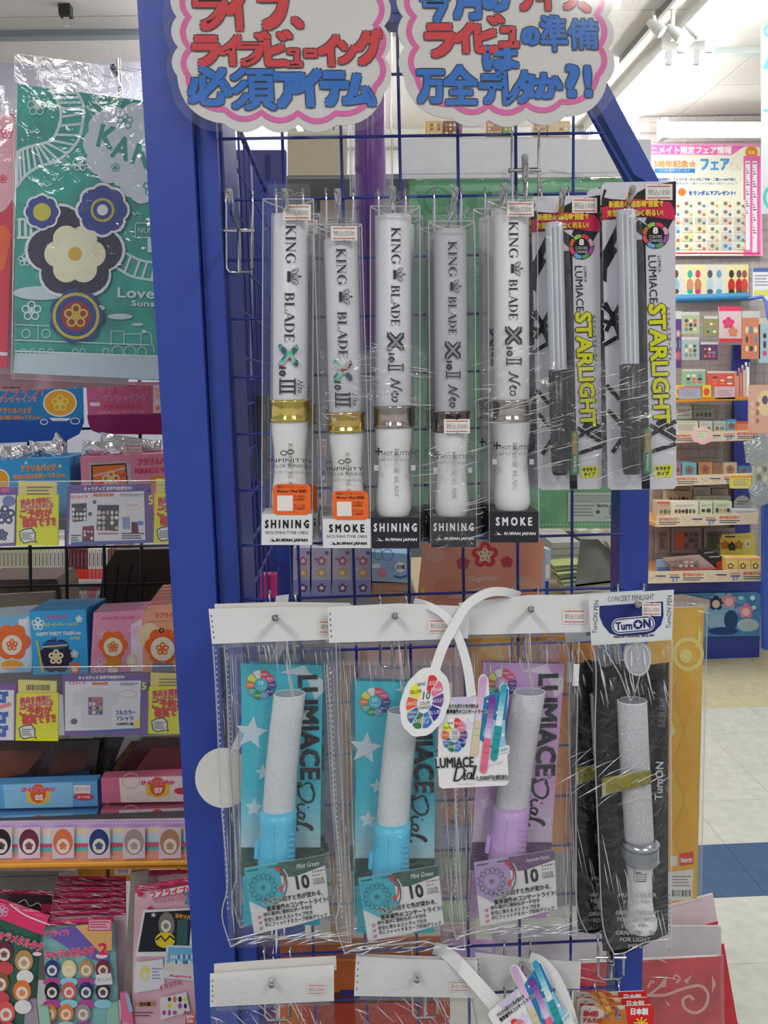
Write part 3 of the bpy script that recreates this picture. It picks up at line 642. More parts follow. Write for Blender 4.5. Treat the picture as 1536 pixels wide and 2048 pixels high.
def starcard(label, tf, Y, price):
    t = thing('penlight_card', label, 'penlight', 'blister carded penlights on the upper row', tuple(P(*tf(1285,980),Y)))
    bl = mat('#26242a',.45); lav = W('#c9c6cf')
    q = 7; pl = [(1203,372),(1210,365),(1345,362),(1350,370),(1353,972),(1347,978),(1224,980),(1216,974)]
    m = M(tf); m.prism(pl, Y, .0012, lav); cd = build('backing_card', m, t)
    m = M(tf)
    m.flat([(1203,400),(1208,378),(1240,395),(1262,402),(1275,385),(1300,372),(1352,362),(1352,430),(1203,440)],Y,bl,1)
    m.flat([(1208,395),(1216,373),(1262,380),(1250,400),(1222,398)],Y,lav,2)
    m.flat([(1204,440),(1204,415),(1265,397),(1340,404),(1350,420),(1350,440),(1260,428)],Y,mat('#c42850'),2)
    m.text('新構造の"煌彩棒"搭載で',1272,408,108,13,Y,'#f0c23c',3,-1,.5,0,('#a02038',1.2)); m.text('充電いらずなく明るい!',1270,426,112,13,Y,'#f0c23c',3,-1,.5,0,('#a02038',1.2))
    for p in ([(1205,505),(1238,440),(1240,462),(1218,520)],[(1206,560),(1206,500),(1215,520),(1213,565)],[(1300,420),(1350,432),(1330,470),(1290,445)],[(1262,430),(1300,455),(1282,470),(1262,450)],
              [(1206,520),(1222,485),(1235,500),(1210,545)],[(1290,640),(1275,630),(1278,665),(1295,655)]): m.flat(p,Y,bl,1)
    # woven star outlines
    for a,b in (((1210,605),(1250,680)),((1243,603),(1212,662)),((1208,642),(1248,655)),((1208,690),(1246,668)),((1222,628),(1246,690)),((1206,612),(1240,640)),
                ((1216,820),(1262,870)),((1225,905),(1262,850)),((1300,870),(1352,842)),((1300,850),(1352,880)),((1298,905),(1352,888)),((1213,770),(1240,800))): m.line([a,b],13,Y,lav,2); m.line([a,b],8.5,Y,bl,3)
    m.flat([(1272,480),(1291,478),(1300,978),(1284,978)],Y,bl,1)
    m.flat([(1320,830),(1352,860),(1352,880),(1310,850)],Y,bl,1)
    # badge
    m.oval(1311,470,27,27,Y,'#2b292f',2,28); wheel(m,1311,470,18,25,['#d23c50','#cfa0b0','#9a4f9a','#5a9a60','#6aa8e0','#d8506a','#c86a2a','#8cbf50'],Y,3)
    m.oval(1311,470,18,18,Y,'#1e1c20',4,24); m.text('8',1311,461,9,12,Y,'#e8e8ea',5,0,.6); m.text('COLORS',1311,473,26,6,Y,'#d0d0d4',5); m.text('CHANGE',1311,481,26,6,Y,'#d0d0d4',5)
    m.text('LUMIACE',1306,558,95,16,Y,'#2a282c',2,88); m.text('LUMICA',1319,528,33,6,Y,'#2a282c',2,88)
    m.text('STAR',1316,665,112,32,Y,'#cfd02c',3,88,1.6,0,('#33321c',3.6)); m.text('LIGHT',1322,785,122,31,Y,'#cfd02c',3,88,1.6,0,('#33321c',3.6))
    m.text('ルミエーススターライト',1338,667,108,9,Y,'#2a282c',2,88)
    m.prism([(1308,935),(1312,931),(1340,929),(1345,933),(1345,950),(1341,954),(1312,955),(1308,951)],Y-.0006,.0002,mat('#cdd22c')); m.text('キラキラ',1326,937,28,8,Y,'#26261c',3,-2,.3); m.text('タイプ',1326,947,24,8,Y,'#26261c',3,-2,.3)
    build('card_print', m, cd)
    m = M(tf); m.lathe([(1252,420,15),(1252,422,19),(1256,600,19),(1259,728,19)],Y-.011,mat('#b9bdc9',.3,0,'smokeglitter'),18); build('light_tube', m, t)
    m = M(tf)
    for dx in (-7,3,12): m.tube([m.P(1252+dx,424,Y-.02),m.P(1259+dx,726,Y-.02)],.0005,mat('#e4e6ee',.3),5)
    build('tube_ribs', m, t)
    m = M(tf); m.lathe([(1259,728,17),(1259,730,20),(1261,850,19.5),(1263,938,18),(1263,948,15)],Y-.011,mat('#17161a',.3),18); build('grip', m, t)
    m = M(tf); m.lathe([(1293,856,3),(1293,858,8),(1293,861,8.5),(1295,945,8.5),(1295,948,5)],Y-.005,mat('#2f8a4a',.3),14); bt = build('battery', m, t)
    m = M(tf); m.fr(1290,862,1299,905,Y-.0098,'#a07a3a'); m.text('STAMINA',1295,925,34,6,Y-.0098,'#e0e8e0',1,-90); build('battery_print', m, bt)
    m = M(tf); m.sheet([(1225,410),(1282,408),(1310,960),(1238,965)],Y-.0215,film('blister',.008,.02,.05,bump=.3,edge=.5),10,30,.002,.0008,30,1); build('clear_blister', m, t)
    sticker(t,1291,368,1345,400,Y-.0009,price,tf)
    return t
tF = aff(1311,470,.93,.955,1163,493,.004)
sF = starcard('left starry black and white penlight card with yellow lettering, partly covered by its neighbour', tF, .737, '税込1350')
sG = starcard('right starry black and white penlight card with yellow lettering, overhanging the blue post', idt, .726, '税込1350')
for s,n,a in ((sF,2,'left'),(sG,2,'right')):
    for k in range(n): copy_tree(s, (-.006*(k+1)*(1 if a == 'left' else .8), .024*(k+1), -.002*k), '%s starry penlight card hanging behind the %s front one' % (('second','third')[k], a))
# ---------------------------------------------------------------- soft bags with white headers, lower row
INK2 = '#2b2d36'
WC = ['#d8404a','#c8447a','#5a3a80','#34388a','#5f88c4','#2f8a48','#4f9a8c','#d8703a','#d6cf3c','#d6d6da']
WN = ['RED','PINK','VIOLET','BLUE','PASTEL\nBLUE','GREEN','EMERALD\nGREEN','ORANGE','YELLOW','WHITE']
HY = .697      # header plane
def header(t, pts, back=None, price=None, film_over=True, Y=HY, tf=None):
    m = M(tf)
    if back: m.prism(back, Y+.003, .0006, W('#cfccc6')); build('header_card', m, t, 'back flap of the header'); m = M(tf)
    m.prism(pts, Y, .0008, W('#d6d6d6')); h = build('header_card', m, t)
    m = M(tf); x0, y0 = pts[0]; x1, y1 = pts[-1]
    for k in range(5): y = y0+12+k*(y1-y0-16)/5; x = x0+(x1-x0)*(k+.5)/5+4; m.fr(x,y,x+1.8,y+4,Y,'#3a3a44')
    xa, xb, yb, yc = pts[-1][0]+12, pts[-2][0]-4, pts[-1][1], pts[-2][1]
    n = int((xb-xa)/3.2)
    for k in range(n):
        x = xa+k*3.2; y = yb+(yc-yb)*k/n; m.fr(x,y+1,x+1.2,y+8,Y,'#8a8c96',0)
    build('perforation', m, h)
    if price: sticker(t, *price[:4], Y-.0008, price[4], tf)
def dialtext(m, x, y0, y1, w, Y, c, lean=0):
    """Dial in brush script reading downwards"""
    L = y1-y0; R = lambda u,v: (x+v*w-lean*u, y0+u*L)
    for pts,k in (([(.1,.42),(.02,.3),(.0,.1),(.1,-.45)],.10),([(.1,-.45),(.02,-.5),(.0,-.3),(.1,-.42),(.28,-.32),(.4,.1),(.36,.45),(.2,.5),(.06,.3)],.13),([(.46,.0),(.44,-.25),(.5,-.42),(.58,-.3)],.12),([(.5,.22),(.52,.24)],.13),
                ([(.74,.0),(.66,.02),(.61,-.2),(.64,-.4),(.7,-.3),(.76,.0),(.72,-.35),(.78,-.42),(.84,-.2)],.11),([(.82,-.3),(.92,.3),(.98,.5),(.93,.52),(.86,.2),(.85,-.3),(.9,-.46),(1.0,-.3)],.12)):
        m.line([R(u,v) for u,v in pts], w*k, Y, c, 3, True)
def dial_bag(label, tf, hx, hback, price, hue, name, zipp=False, dY=0):
    HY, LY = .697+dY, .7025+dY
    """hue = card colour, light colour, grip colour, dark band"""
    card, pale, grip, band = hue
    t = thing('penlight_bag', label, 'penlight', 'bagged dial penlights on the lower row', tuple(P(*tf(570,1880),.72)))
    header(t, hx, hback, price, Y=HY)
    CY = .735+dY
    m = M(tf); m.prism([(482,1327),(646,1331),(640,1700),(640,1850),(486,1850)], CY, .0015, mat(card,.5)); cd = build('backing_card', m, t)
    m = M(tf)
    m.flat([(560,1345),(610,1330),(618,1345),(646,1360),(646,1385),(630,1400),(612,1352)],CY,pale,1)
    m.star(503,1466,34,CY,pale,1,8); m.star(527,1545,17,CY,pale,1,-6); m.star(508,1615,19,CY,pale,1,4,5,.5); m.star(610,1440,26,CY,pale,1,20)
    for k in range(8): y = 1560+k*17; m.flat([(482,y),(641,y),(641,y+17.5),(482,y+17.5)],CY-.0001,mat(card,.5) if k < 1 else mat(mixhex(card,pale,k/8),.5),0)
    m.fr(480,1695,641,1752,CY,mat(band,.5),1)
    wheel(m,522,1370,14,29,WC,CY,2,WN); m.oval(522,1370,13,13,CY,card,2); m.text('10',522,1366,9,8,CY,'#e0e8ea',3,0,.2); m.text('COLOR CHANGE',522,1376,16,3.5,CY,'#d0dde0',3)
    m.text('LUMIACE',618,1455,206,37,CY,INK2,3,88.5,1.7)
    m.ring(629,1561,3.5,3.5,.8,CY,'#4a5560',3,12)
    dialtext(m,612,1566,1662,34,CY,INK2,6)
    build('card_print', m, cd)
    # penlight leaning a little
    m = M(tf); tY = CY-.014
    m.lathe([(579,1387,30),(579,1389,32),(572,1450,32.3),(563,1540,32.5),(557,1630,33)],tY,mat(mixhex('#cfd2d8',pale,.35),.3,0,'glitter'),24,.8,False)
    m.lathe([(579,1387,30),(578,1400,29)],tY,mat('#9fa6b8',.4),24,.8,True); m.tube(ringpts(m,579,1388,31,tY,.8),.0007,mat('#e6e8ee',.2),6,False)
    build('light_tube', m, t)
    g = mat(grip,.35)
    m = M(tf); m.lathe([(557,1618,32),(557,1616,36.5),(556,1640,37),(556,1660,36.5),(555,1680,37.5),(553,1720,37.5),(552,1745,35),(551,1790,33)],tY,g,24,.8); gr = build('grip', m, t)
    for k in range(6):
        m = M(tf); y = 1668+k*11; m.tube([m.P(576,y+2.5,tY-.0123),m.P(588,y-.5,tY-.010)],.0007,mat(grip,.4),6); build('grip_rib', m, gr)
    m = M(tf); m.tube([m.P(515,1682,tY-.003),m.P(513,1716,tY-.003)],.0022,g,8); build('button', m, gr)
    m = M(tf); m.line([(549,1650),(547,1728)],.8,tY-.0155,mixhex(grip,'#204050',.5)); m.line([(522,1668),(532,1674)],1,tY-.0145,mixhex(grip,'#204050',.4)); build('seam_line', m, gr)
    # leaflet curling in front
    q = [(488,1737),(648,1710),(660,1831),(508,1867)]
    def L(u,v):      # leaflet coordinates 0..1
        return (q[0][0]*(1-u)*(1-v)+q[1][0]*u*(1-v)+q[2][0]*u*v+q[3][0]*(1-u)*v, q[0][1]*(1-u)*(1-v)+q[1][1]*u*(1-v)+q[2][1]*u*v+q[3][1]*(1-u)*v)
    rot = -9.5
    m = M(tf); m.prism([L(0,0),L(.25,0),L(.5,0),L(.75,0),L(1,0),L(1,1),L(.75,1.015),L(.5,1.03),L(.25,1.02),L(0,1)],LY,.0006,W('#cfd0d2')); lf = build('leaflet', m, t)
    m = M(tf)
    m.flat([L(0,0),L(.42,0),L(.45,.5),L(.36,.62),L(.2,.68),L(0,.5)],LY,mixhex(card,'#2a6a78',.15),1); m.flat([L(.42,0),L(1,0),L(1,.17),L(.62,.26),L(.48,.24),L(.43,.2)],LY,mat(band,.5),1)
    m.ring(*L(.22,.3),46,46,2.5,LY,mat(band,.5),2,24,-60,80); m.ring(*L(.22,.3),50,50,2,LY,mat('#c9d0d0',.5),1,24,-40,60)
    for k in range(2): m.line([L(.03+k*.26,.05),L(.17+k*.24,.05)],1.6,LY,INK2,3)
    cx, cy = L(.2,.34); gp = []
    for k in range(28):
        r = 29 if (k//1)%2 else 24; gp.append((cx+r*math.cos(k*math.tau/28),cy+r*math.sin(k*math.tau/28)))
    m.line(gp+[gp[0]],1.3,LY,'#2c5a66',3)
    for k in range(14):
        a = k*math.tau/14; u,v = cx+21*math.cos(a),cy+21*math.sin(a); m.line([(u+4*math.cos(a),v+4*math.sin(a)),(u-5*math.cos(a)+3*math.sin(a),v-5*math.sin(a)-3*math.cos(a)),(u-5*math.cos(a)-3*math.sin(a),v-5*math.sin(a)+3*math.cos(a)),(u+4*math.cos(a),v+4*math.sin(a))],.8,LY,'#2c5a66',3)
    m.ring(cx,cy,4.5,4.5,1,LY,'#2c5a66',3,12); m.oval(cx,cy,2,2,LY,'#2c5a66',3,8)
    m.line([L(.4,.1),L(.47,.2),L(.47,.34),L(.43,.42)],2.2,LY,'#d0363c',3,True); m.flat([L(.37,.06),L(.45,.07),L(.41,.15)],LY,'#d0363c',3); m.flat([L(.39,.38),L(.46,.37),L(.41,.48)],LY,'#d0363c',3)
    m.text(name,*L(.79,.11),45,10,LY,'#dfe4e0',2,rot,0,.3)
    m.text('10',*L(.7,.37),25,26,LY,'#1c1c22',2,rot,.9)
    m.text('COLOR',*L(.9,.375),22,6,LY,'#3c3c44',2,rot); m.text('CHANGE',*L(.9,.43),24,6,LY,'#3c3c44',2,rot)
    for k in range(10): m.oval(*L(.84+(k%5)*.035,.24+.06*(k//5)),1.7,1.7,LY,WC[k],2,6)
    m.text('クルクル回すと色が変わる,',*L(.55,.58),120,11,LY,'#1c1c22',2,rot,.35,0,('#f2f2f2',1.3)); m.text('簡単操作のコンサートライト!',*L(.6,.70),124,11,LY,'#1c1c22',2,rot,.35,0,('#f2f2f2',1.3))
    for k,(s,w) in enumerate((('持ち運びに便利なポーチ付き',98),('安全に使えるストラップ付き',98),('手にフィットするカーブ形状グリップ',126))):
        v = .81+k*.085; x,y = L(.1,v-.03); m.ring(x,y,4,4,1,LY,'#c8454a',2,4,45,405); m.line([(x-2.5,y-1),(x,y+2),(x+4,y-4)],1.2,LY,'#c8454a',3)
        m.text(s,*L(.145+w/2/152,v-.035-.0*k),w,8.5,LY,'#33333a',2,rot,.15)
    build('leaflet_print', m, lf)
    # film pouch
    m = M(tf); m.sheet([(424,1288),(672,1282),(702,1888),(458,1896)], LY-.003, FILM(), 26, 46, .003, .0030, 34, len(label), edge=True); build('clear_pouch', m, t)
    m = M(tf); m.sheet([(424,1288),(672,1282),(702,1880),(458,1890)], CY+.006, CLEAR(), 4, 8, -.002, .001, 20, 3); build('clear_pouch', m, t, 'rear wall of the pouch')
    m = M(tf); e = film('seam_film', .30, .2, .1, edge=.5)
    for side in ([(426,1292),(433,1400),(442,1600),(455,1760),(444,1830),(462,1893)],[(672,1284),(676,1400),(684,1600),(694,1760),(702,1885)]):
        m.tube([m.P(x,y,LY-.001) for x,y in smooth(side)],.0006,e,5)
    m.tube([m.P(x,y,LY-.002) for x,y in smooth([(462,1893),(500,1878),(560,1874),(620,1868),(660,1880),(702,1885)])],.0008,e,5)
    for k in range(3): x = 470-k*9; m.tube([m.P(x,1310,LY-.001),m.P(x+12,1830,LY-.001)],.0003,e,4)
    build('pouch_seam', m, t)
    m = M(tf)
    for k in range(48): y = 1300+k*11; x = 431+(y-1290)*.047; m.oval(x,y,1.3,2.2,LY-.001,'#c9ccd6',1,6)
    build('seam_holes', m, t, 'row of tiny heat-seal dots')
    m = M(tf); crease_glints(m, [(440,1300),(665,1296),(665,1345),(450,1350)], LY-.0045, 12, len(label), 5, 45, .0004); crease_glints(m, [(560,1290),(610,1290),(590,1395),(575,1395)], LY-.0045, 5, 3, 12, 90, .0005)
    crease_glints(m, [(470,1868),(690,1860),(695,1885),(475,1890)], LY-.0045, 22, 7+len(label), 55, -12, .0005); crease_glints(m, [(445,1330),(475,1330),(485,1860),(460,1860)], LY-.0045, 9, 5, 6, 90, .0003); crease_glints(m, [(655,1340),(676,1340),(696,1850),(668,1850)], LY-.0045, 9, 6, 6, 110, .0003)
    build('film_glints', m, t, 'white streaks painted as glints on the pouch film')
    if zipp:
        m = M(tf); m.fr(664,1330,676,1375,LY-.004,W('#d8d8dc')); build('zip_slider', m, t, 'white plastic zip slider')
    return t
def mixhex(a,b,t):
    A = [int(a[i:i+2],16) for i in (1,3,5)]; B = [int(b[i:i+2],16) for i in (1,3,5)]; return '#%02x%02x%02x' % tuple(round(A[i]*(1-t)+B[i]*t) for i in range(3))
def ringpts(m,cx,cy,hw,Y,fl,n=20):
    c = m.P(cx,cy,Y); r = (m.P(cx+hw,cy,Y)-c).length
    return [(c[0]+r*math.cos(k*math.tau/n),c[1]-r*fl*math.sin(k*math.tau/n),c[2]) for k in range(n+1)]
MINT = ('#3fafc4','#b8ccd4','#58c0e4','#3c5a54'); LILA = ('#bb94c4','#cbbfd0','#c3a0d6','#6a4f74')
tI = lambda x,y: (750+(x-522)*1.0, 1404+(y-1370)*.962)
tJ = lambda x,y: (1003+(x-522)-(y-1370)*.058, 1367+(y-1370)*.977)
bH = dial_bag('leftmost bagged mint penlight under a wide blank white header', idt, [(417,1218),(560,1214),(672,1214),(666,1279),(424,1288)], [(429,1208),(560,1204),(700,1206),(700,1240),(429,1240)], (636,1240,672,1268,'税'), MINT, 'Mint Green')
bI = dial_bag('second bagged mint penlight, hanging lower, half behind the round colour chart', tI, [(655,1214),(800,1207),(938,1213),(936,1277),(658,1286)], None, (856,1238,905,1266,'税込1500'), MINT, 'Mint Green', True, -.012)
bJ = dial_bag('bagged lilac penlight with lilac card between mint and black ones', tJ, [(918,1206),(1060,1190),(1186,1190),(1184,1264),(922,1270)], None, (1125,1218,1172,1248,'税込1500'), LILA, 'Lavender Purple', True)
for b,dx,lb in ((bH,.002,'second bag hanging behind the leftmost mint penlight bag'),(bI,-.004,'second bag hanging behind the second mint penlight bag'),(bJ,.006,'second bag hanging behind the lilac penlight bag')):
    c = copy_tree(b,(dx,.046,-.0125),lb)

# black bag with white torch-shaped penlight
def black_bag():
    t = thing('penlight_bag', 'black bag with white and silver penlight under a navy printed header', 'penlight', None, tuple(P(1260,1890,.72)))
    Y = .688
    m = M(); m.prism([(1176,1190),(1348,1180),(1344,1280),(1183,1291)],Y,.001,W('#cfd2d4')); h = build('header_card', m, t)
    m = M(); nv = mat('#26306e',.45)
    m.flat([(1199,1212),(1326,1203),(1327,1232),(1322,1250),(1308,1264),(1290,1269),(1240,1272),(1220,1267),(1206,1250),(1199,1232)],Y,nv,1)
    m.text('CONCERT PENLIGHT',1262,1196,93,11,Y,'#6a6c74',1,-3)
    m.text('TurnON PEN',1191,1234,66,9,Y,'#54565e',1,-86); m.text('TurnON PEN',1338,1224,66,9,Y,'#54565e',1,-88)
    for r,c,l in ((0,'#d8dade',2),(2,'#26306e',3),(4,'#d8dade',4)):
        a = [(1226+r*.9+ (0),1248)]; x0,x1,y0,y1 = 1223+r,1310-r,1236+r,1268-r; k = (y1-y0)/2; p = []
        for q in range(9): th = math.radians(90+q*22.5); p.append((x0+k+k*math.cos(th),(y0+y1)/2+k*math.sin(-th)-( -3)*0))
        for q in range(9): th = math.radians(-90+q*22.5); p.append((x1-k+k*math.cos(th),(y0+y1)/2+k*math.sin(-th)-5))
        m.flat(p,Y,mat(c,.45),l)
    m.text('Turn',1248,1252,32,15,Y,nv,5,-3,.6); m.oval(1276,1249,9.5,9.5,Y,nv,5,16); m.star(1276,1249,7,Y,'#d8dade',6,5); m.text('N',1294,1247,13,16,Y,nv,5,-3,.9)
    m.text('MADE IN YOKOSUKA  SINCE 2001',1268,1272,80,5,Y,'#3c3e4a',1,-2.5,.2)
    build('header_print', m, h)
    sticker(t,1284,1206,1322,1232,Y-.0008,'税込1650')
    CY = .716
    m = M(); bl = mat('#1c1b20',.75); m.prism([(1186,1330),(1210,1335),(1250,1330),(1300,1335),(1338,1325),(1337,1500),(1336,1868),(1258,1905),(1206,1902),(1196,1700)],CY,.0015,bl); cd = build('backing_card', m, t)
    m = M()
    m.text('SERIES',1325,1425,60,13,CY,'#55555a',1,-86,.4); m.text('TurnON',1318,1562,76,15,CY,'#b4b6ba',1,-88,.5); m.text('EQUIPMENT',1238,1460,100,12,CY,'#4c4c52',1,-88,.4)
    m.text('COLOR',1238,1590,60,14,CY,'#8c8e92',1,-88,.3)
    for k in range(9): m.text('PENLIGHT GRAND AID',1322,1795+k*9,44,4.5,CY,'#5c5e62',1,-14)
    build('card_print', m, cd)
    m = M(); m.tube([m.P(x,y,CY-.006) for x,y in smooth([(1222,1345),(1218,1500),(1222,1700),(1232,1860),(1236,1895)])],.009,mat('#17171b',.9),10); m.tube([m.P(x,y,CY-.004) for x,y in smooth([(1222,1340),(1262,1350),(1300,1345),(1330,1340)])],.006,mat('#17171b',.9),10); build('velvet_pouch', m, t, 'folded black velvet pouch')
    tY = CY-.018
    m = M(); m.lathe([(1264,1401,27),(1264,1403,29.5),(1268,1500,29.5),(1274,1600,29),(1279,1686,28.5)],tY,mat('#b4b4bc',.3,0,'glitter'),24,.8,False)
    m.lathe([(1264,1401,28),(1264,1412,26)],tY,mat('#8e9098',.4),24,.8); m.tube(ringpts(m,1264,1402,28.5,tY,.8),.0007,mat('#dadce2',.2),6,False); build('light_tube', m, t)
    m = M(); m.lathe([(1279,1678,30),(1279,1682,37),(1280,1686,38),(1280,1690,36),(1280,1712,36),(1281,1718,37),(1281,1722,34)],tY,mat('#b8bac4',.2,1,'steel'),28); m.lathe([(1280,1691,36.5),(1280,1711,36.5)],tY,mat('#9fa6b0',.25,.7,'cloud'),28,1,False); build('metal_ring', m, t)
    m = M(); m.lathe([(1281,1720,34),(1280,1730,27),(1279,1738,24),(1280,1800,24),(1281,1822,26),(1281,1838,32),(1281,1850,32),(1281,1856,28)],tY,mat('#dcdcde',.3),24); g = build('grip', m, t)
    m = M(); GY = tY-.0102
    m.ring(1280,1750,18,18,1.2,GY,'#30303a',1,4,45,405)
    for k in range(6): m.fr(1270,1740+k*4.6,1292,1741+k*4.6+(1.5 if k == 1 else 0),GY,'#55555e')
    build('grip_print', m, g)
    m = M(); m.sheet([(1204,1556),(1302,1540),(1302,1568),(1204,1592)],tY-.0135,mat('#847b2c',.25,0,'crinkle'),8,3,.001,.0008,40,2); m.sheet([(1204,1566),(1212,1564),(1212,1592),(1204,1592)],tY-.014,mat('#c9c9b0',.15,.8,'steel'),2,3,.0005,.0004,40,2); build('label_band', m, t, 'olive shiny band round pouch and tube')
    m = M(); m.prism([(1247,1308),(1250,1292),(1262,1284),(1275,1280),(1290,1285),(1301,1298),(1304,1318),(1298,1340),(1286,1352),(1270,1352),(1256,1342),(1249,1326)],Y+.004,.0008,W('#a9abb4')); o = build('oval_badge', m, t)
    m = M(); m.ring(1275,1318,26,33,2,Y+.004,'#dcdce0',1,28); m.line([(1263,1332),(1263,1300),(1275,1320),(1287,1298),(1290,1328)],4,Y+.004,'#e8e8ec',2); m.text('MTIC',1275,1340,18,6,Y+.004,'#e8e8ec',2); build('badge_print', m, o)
    m = M(); m.sheet([(1182,1288),(1342,1278),(1340,1880),(1205,1905)],.687,FILM(),22,44,.003,.0032,36,9); build('clear_pouch', m, t)
    m = M(); crease_glints(m, [(1190,1295),(1340,1285),(1335,1400),(1200,1400)], .685, 26, 11, 14, 70, .0005); crease_glints(m, [(1200,1500),(1335,1480),(1335,1600),(1205,1610)], .685, 14, 12, 70, -40, .0004); crease_glints(m, [(1210,1700),(1335,1700),(1335,1890),(1215,1895)], .685, 12, 13, 20, 110, .0004); build('film_glints', m, t, 'white streaks painted as glints on the pouch film')
    m = M()
    for k,s in enumerate(['MULTICOLOR','J-pat. No.','GRIP OF PENLIGHT','PENLIGHT WITH','J-pat. No.','ORNAMENT IN','FOR LIGHT','PEN']):
        m.text(s,1275 if k < 4 else 1270,1790+k*13.5+(8 if k > 1 else 0),[76,56,88,80,56,76,60,26][k],8,.6855,'#9a9ca0',1,0,.3)
    build('film_lettering', m, t, 'grey lettering printed on the film')
    m = M(); e = film('seam_film')
    for p in ([(1183,1290),(1192,1340),(1190,1500),(1198,1700),(1206,1850),(1228,1908)],[(1344,1280),(1342,1500),(1342,1870),(1330,1880)],[(1228,1908),(1250,1905),(1290,1885),(1338,1878)],[(1210,1300),(1240,1350),(1262,1400),(1280,1350)]): m.tube([m.P(x,y,.685) for x,y in smooth(p)],.0006,e,5)
    build('pouch_seam', m, t)
    return t
kb = black_bag()
copy_tree(kb,(-.010,.044,-.010),'second black penlight bag showing at the left edge of the front one')

# ---------------------------------------------------------------- bottom row headers
def blank_bag(label, pts, back, price, bot, Y=.70):
    t = thing('header_bag', label, 'bag', 'bags with blank white headers at the bottom', tuple(P((pts[0][0]+pts[2][0])/2,bot,Y)))
    header(t, pts, back, price, Y=Y)
    x0,y0 = pts[-1]; x1,y1 = pts[-2]
    m = M(); m.sheet([(x0,y0),(x1,y1),(x1+5,bot),(x0+8,bot)],Y-.001,FILM(),24,16,.004,.0035,36,5); build('clear_pouch', m, t)
    m = M(); crease_glints(m, [(x0+8,y0+8),(x1-8,y1+8),(x1,bot-30),(x0+20,bot-30)], Y-.006, 34, 8, 26, 40, .0004, None, .9); build('film_glints', m, t, 'white streaks painted as glints on the pouch film')
    m = M(); m.sheet([(x0+2,pts[0][1]+8),(x1-2,pts[0][1]+2),(x1,y1),(x0,y0)],Y-.003,FILM(),16,6,.002,.0016,30,6); build('clear_pouch', m, t, 'film folded over the header')
    m = M(); m.prism([(x0+45,y0+60),(x1-40,y0+58),(x1-38,bot),(x0+48,bot)],Y+.02,.0015,mat('#9aa6ae',.5,0,'cloud')); build('backing_card', m, t)
    return t
blank_bag('bottom left bag with blank white header just under the leftmost mint bag', [(420,1948),(560,1938),(668,1930),(668,2002),(420,2014)], [(428,1928),(560,1918),(672,1912),(673,1940),(428,1950)], (613,1968,652,1990,'税込1500'), 2120)
blank_bag('bottom middle bag with blank white header and small price sticker', [(712,1912),(800,1918),(955,1922),(955,1996),(708,1992)], [(712,1908),(830,1912),(955,1916),(955,1930),(712,1925)], (898,1962,938,1984,'税込1500'), 2120)
blank_bag('bottom right bag with blank header behind the tilted swing card', [(950,1905),(1060,1918),(1162,1924),(1160,1978),(955,1972)], None, None, 2120, .722)

# ---------------------------------------------------------------- swing cards on curved straps
def strap(t, pts, Ys, w, name='strap'):
    """ribbon with thickness through px points with their own depths"""
    m = M(); p3 = smooth([(x,y,Y) for (x,y),Y in zip(pts,Ys)], 6); n = len(p3); v = []
    for i,(x,y,Y) in enumerate(p3):
        a, b = p3[max(0,i-1)], p3[min(n-1,i+1)]; dx, dy = b[0]-a[0], b[1]-a[1]; l = math.hypot(dx,dy) or 1
        ww = w if not isinstance(w, tuple) else w[0]+(w[1]-w[0])*i/(n-1)
        A, B = P(x-dy/l*ww/2,y+dx/l*ww/2,Y), P(x+dy/l*ww/2,y-dx/l*ww/2,Y); v += [A,B,A+Vector((0,.0008,0)),B+Vector((0,.0008,0))]
    f = []
    for i in range(n-1):
        k = 4*i; f += [(k,k+4,k+5,k+1),(k+2,k+3,k+7,k+6),(k,k+2,k+6,k+4),(k+1,k+5,k+7,k+3)]
    m.add(v,f,W('#dededf',.3)); build(name, m, t)
SC = ['#d8383c','#e07094','#6a4390','#2c3a94','#3a78c0','#3a7a50','#2f6aa0','#e0642e','#e8e23c','#e9e9ec']
t = thing('swing_card', 'round scalloped colour chart card on a curved white strap', 'sign', None, tuple(P(850,1405,.668)))
m = M(); pl = []
for k in range(60):
    a = k*math.tau/60; r = 1+.03*abs(math.cos(a*5)); u, v = 50*r*math.cos(a), 68*r*math.sin(a); pl.append((850+u*.97-v*.12, 1404+v+u*-.10))
m.prism(pl,.668,.0008,W('#e4e4e6',.3)); o = build('chart_card', m, t)
m = M(); tw = M(lambda x,y: (850+(x-850)*.95-(y-1404)*.12, 1404+(y-1404)*1.0+(x-850)*-.10)); wheel(tw,850,1404,23,52,SC,.668,1,WN,.72,5,'#ffffff',0)
tw.text('10',852,1391,15,16,.668,'#33333a',2); tw.text('COLOR',850,1406,21,7,.668,'#44444c',2); tw.text('CHANGE',850,1415,25,7,.668,'#44444c',2)
build('chart_print', tw, o)
strap(t,[(869,1342),(884,1298),(906,1255),(935,1210),(975,1186),(1010,1184),(1040,1192)],[.669,.671,.674,.678,.683,.690,.705],(20,17))
def pen(m, x0,y0,x1,y1,w,top,mid,low,Y,lay): 
    dx,dy = x1-x0,y1-y0; q = lambda t: (x0+dx*t,y0+dy*t)
    N = 8
    for k in range(N): m.line([q(k/N*.55),q((k+1)/N*.55+.01)],w*.9,Y,mixhex(top,mid,k/(N-1)),lay)
    m.oval(*q(.0),w*.45,w*.45,Y,top,lay,14); m.line([q(.55),q(1)],w,Y,low,lay); m.oval(*q(1),w*.5,w*.5,Y,low,lay,14); m.line([q(.66),q(.665)],w,Y,mixhex(low,'#303040',.3),lay+1); m.line([q(.75),q(.755)],w*.9,Y,mixhex(low,'#303040',.3),lay+1)
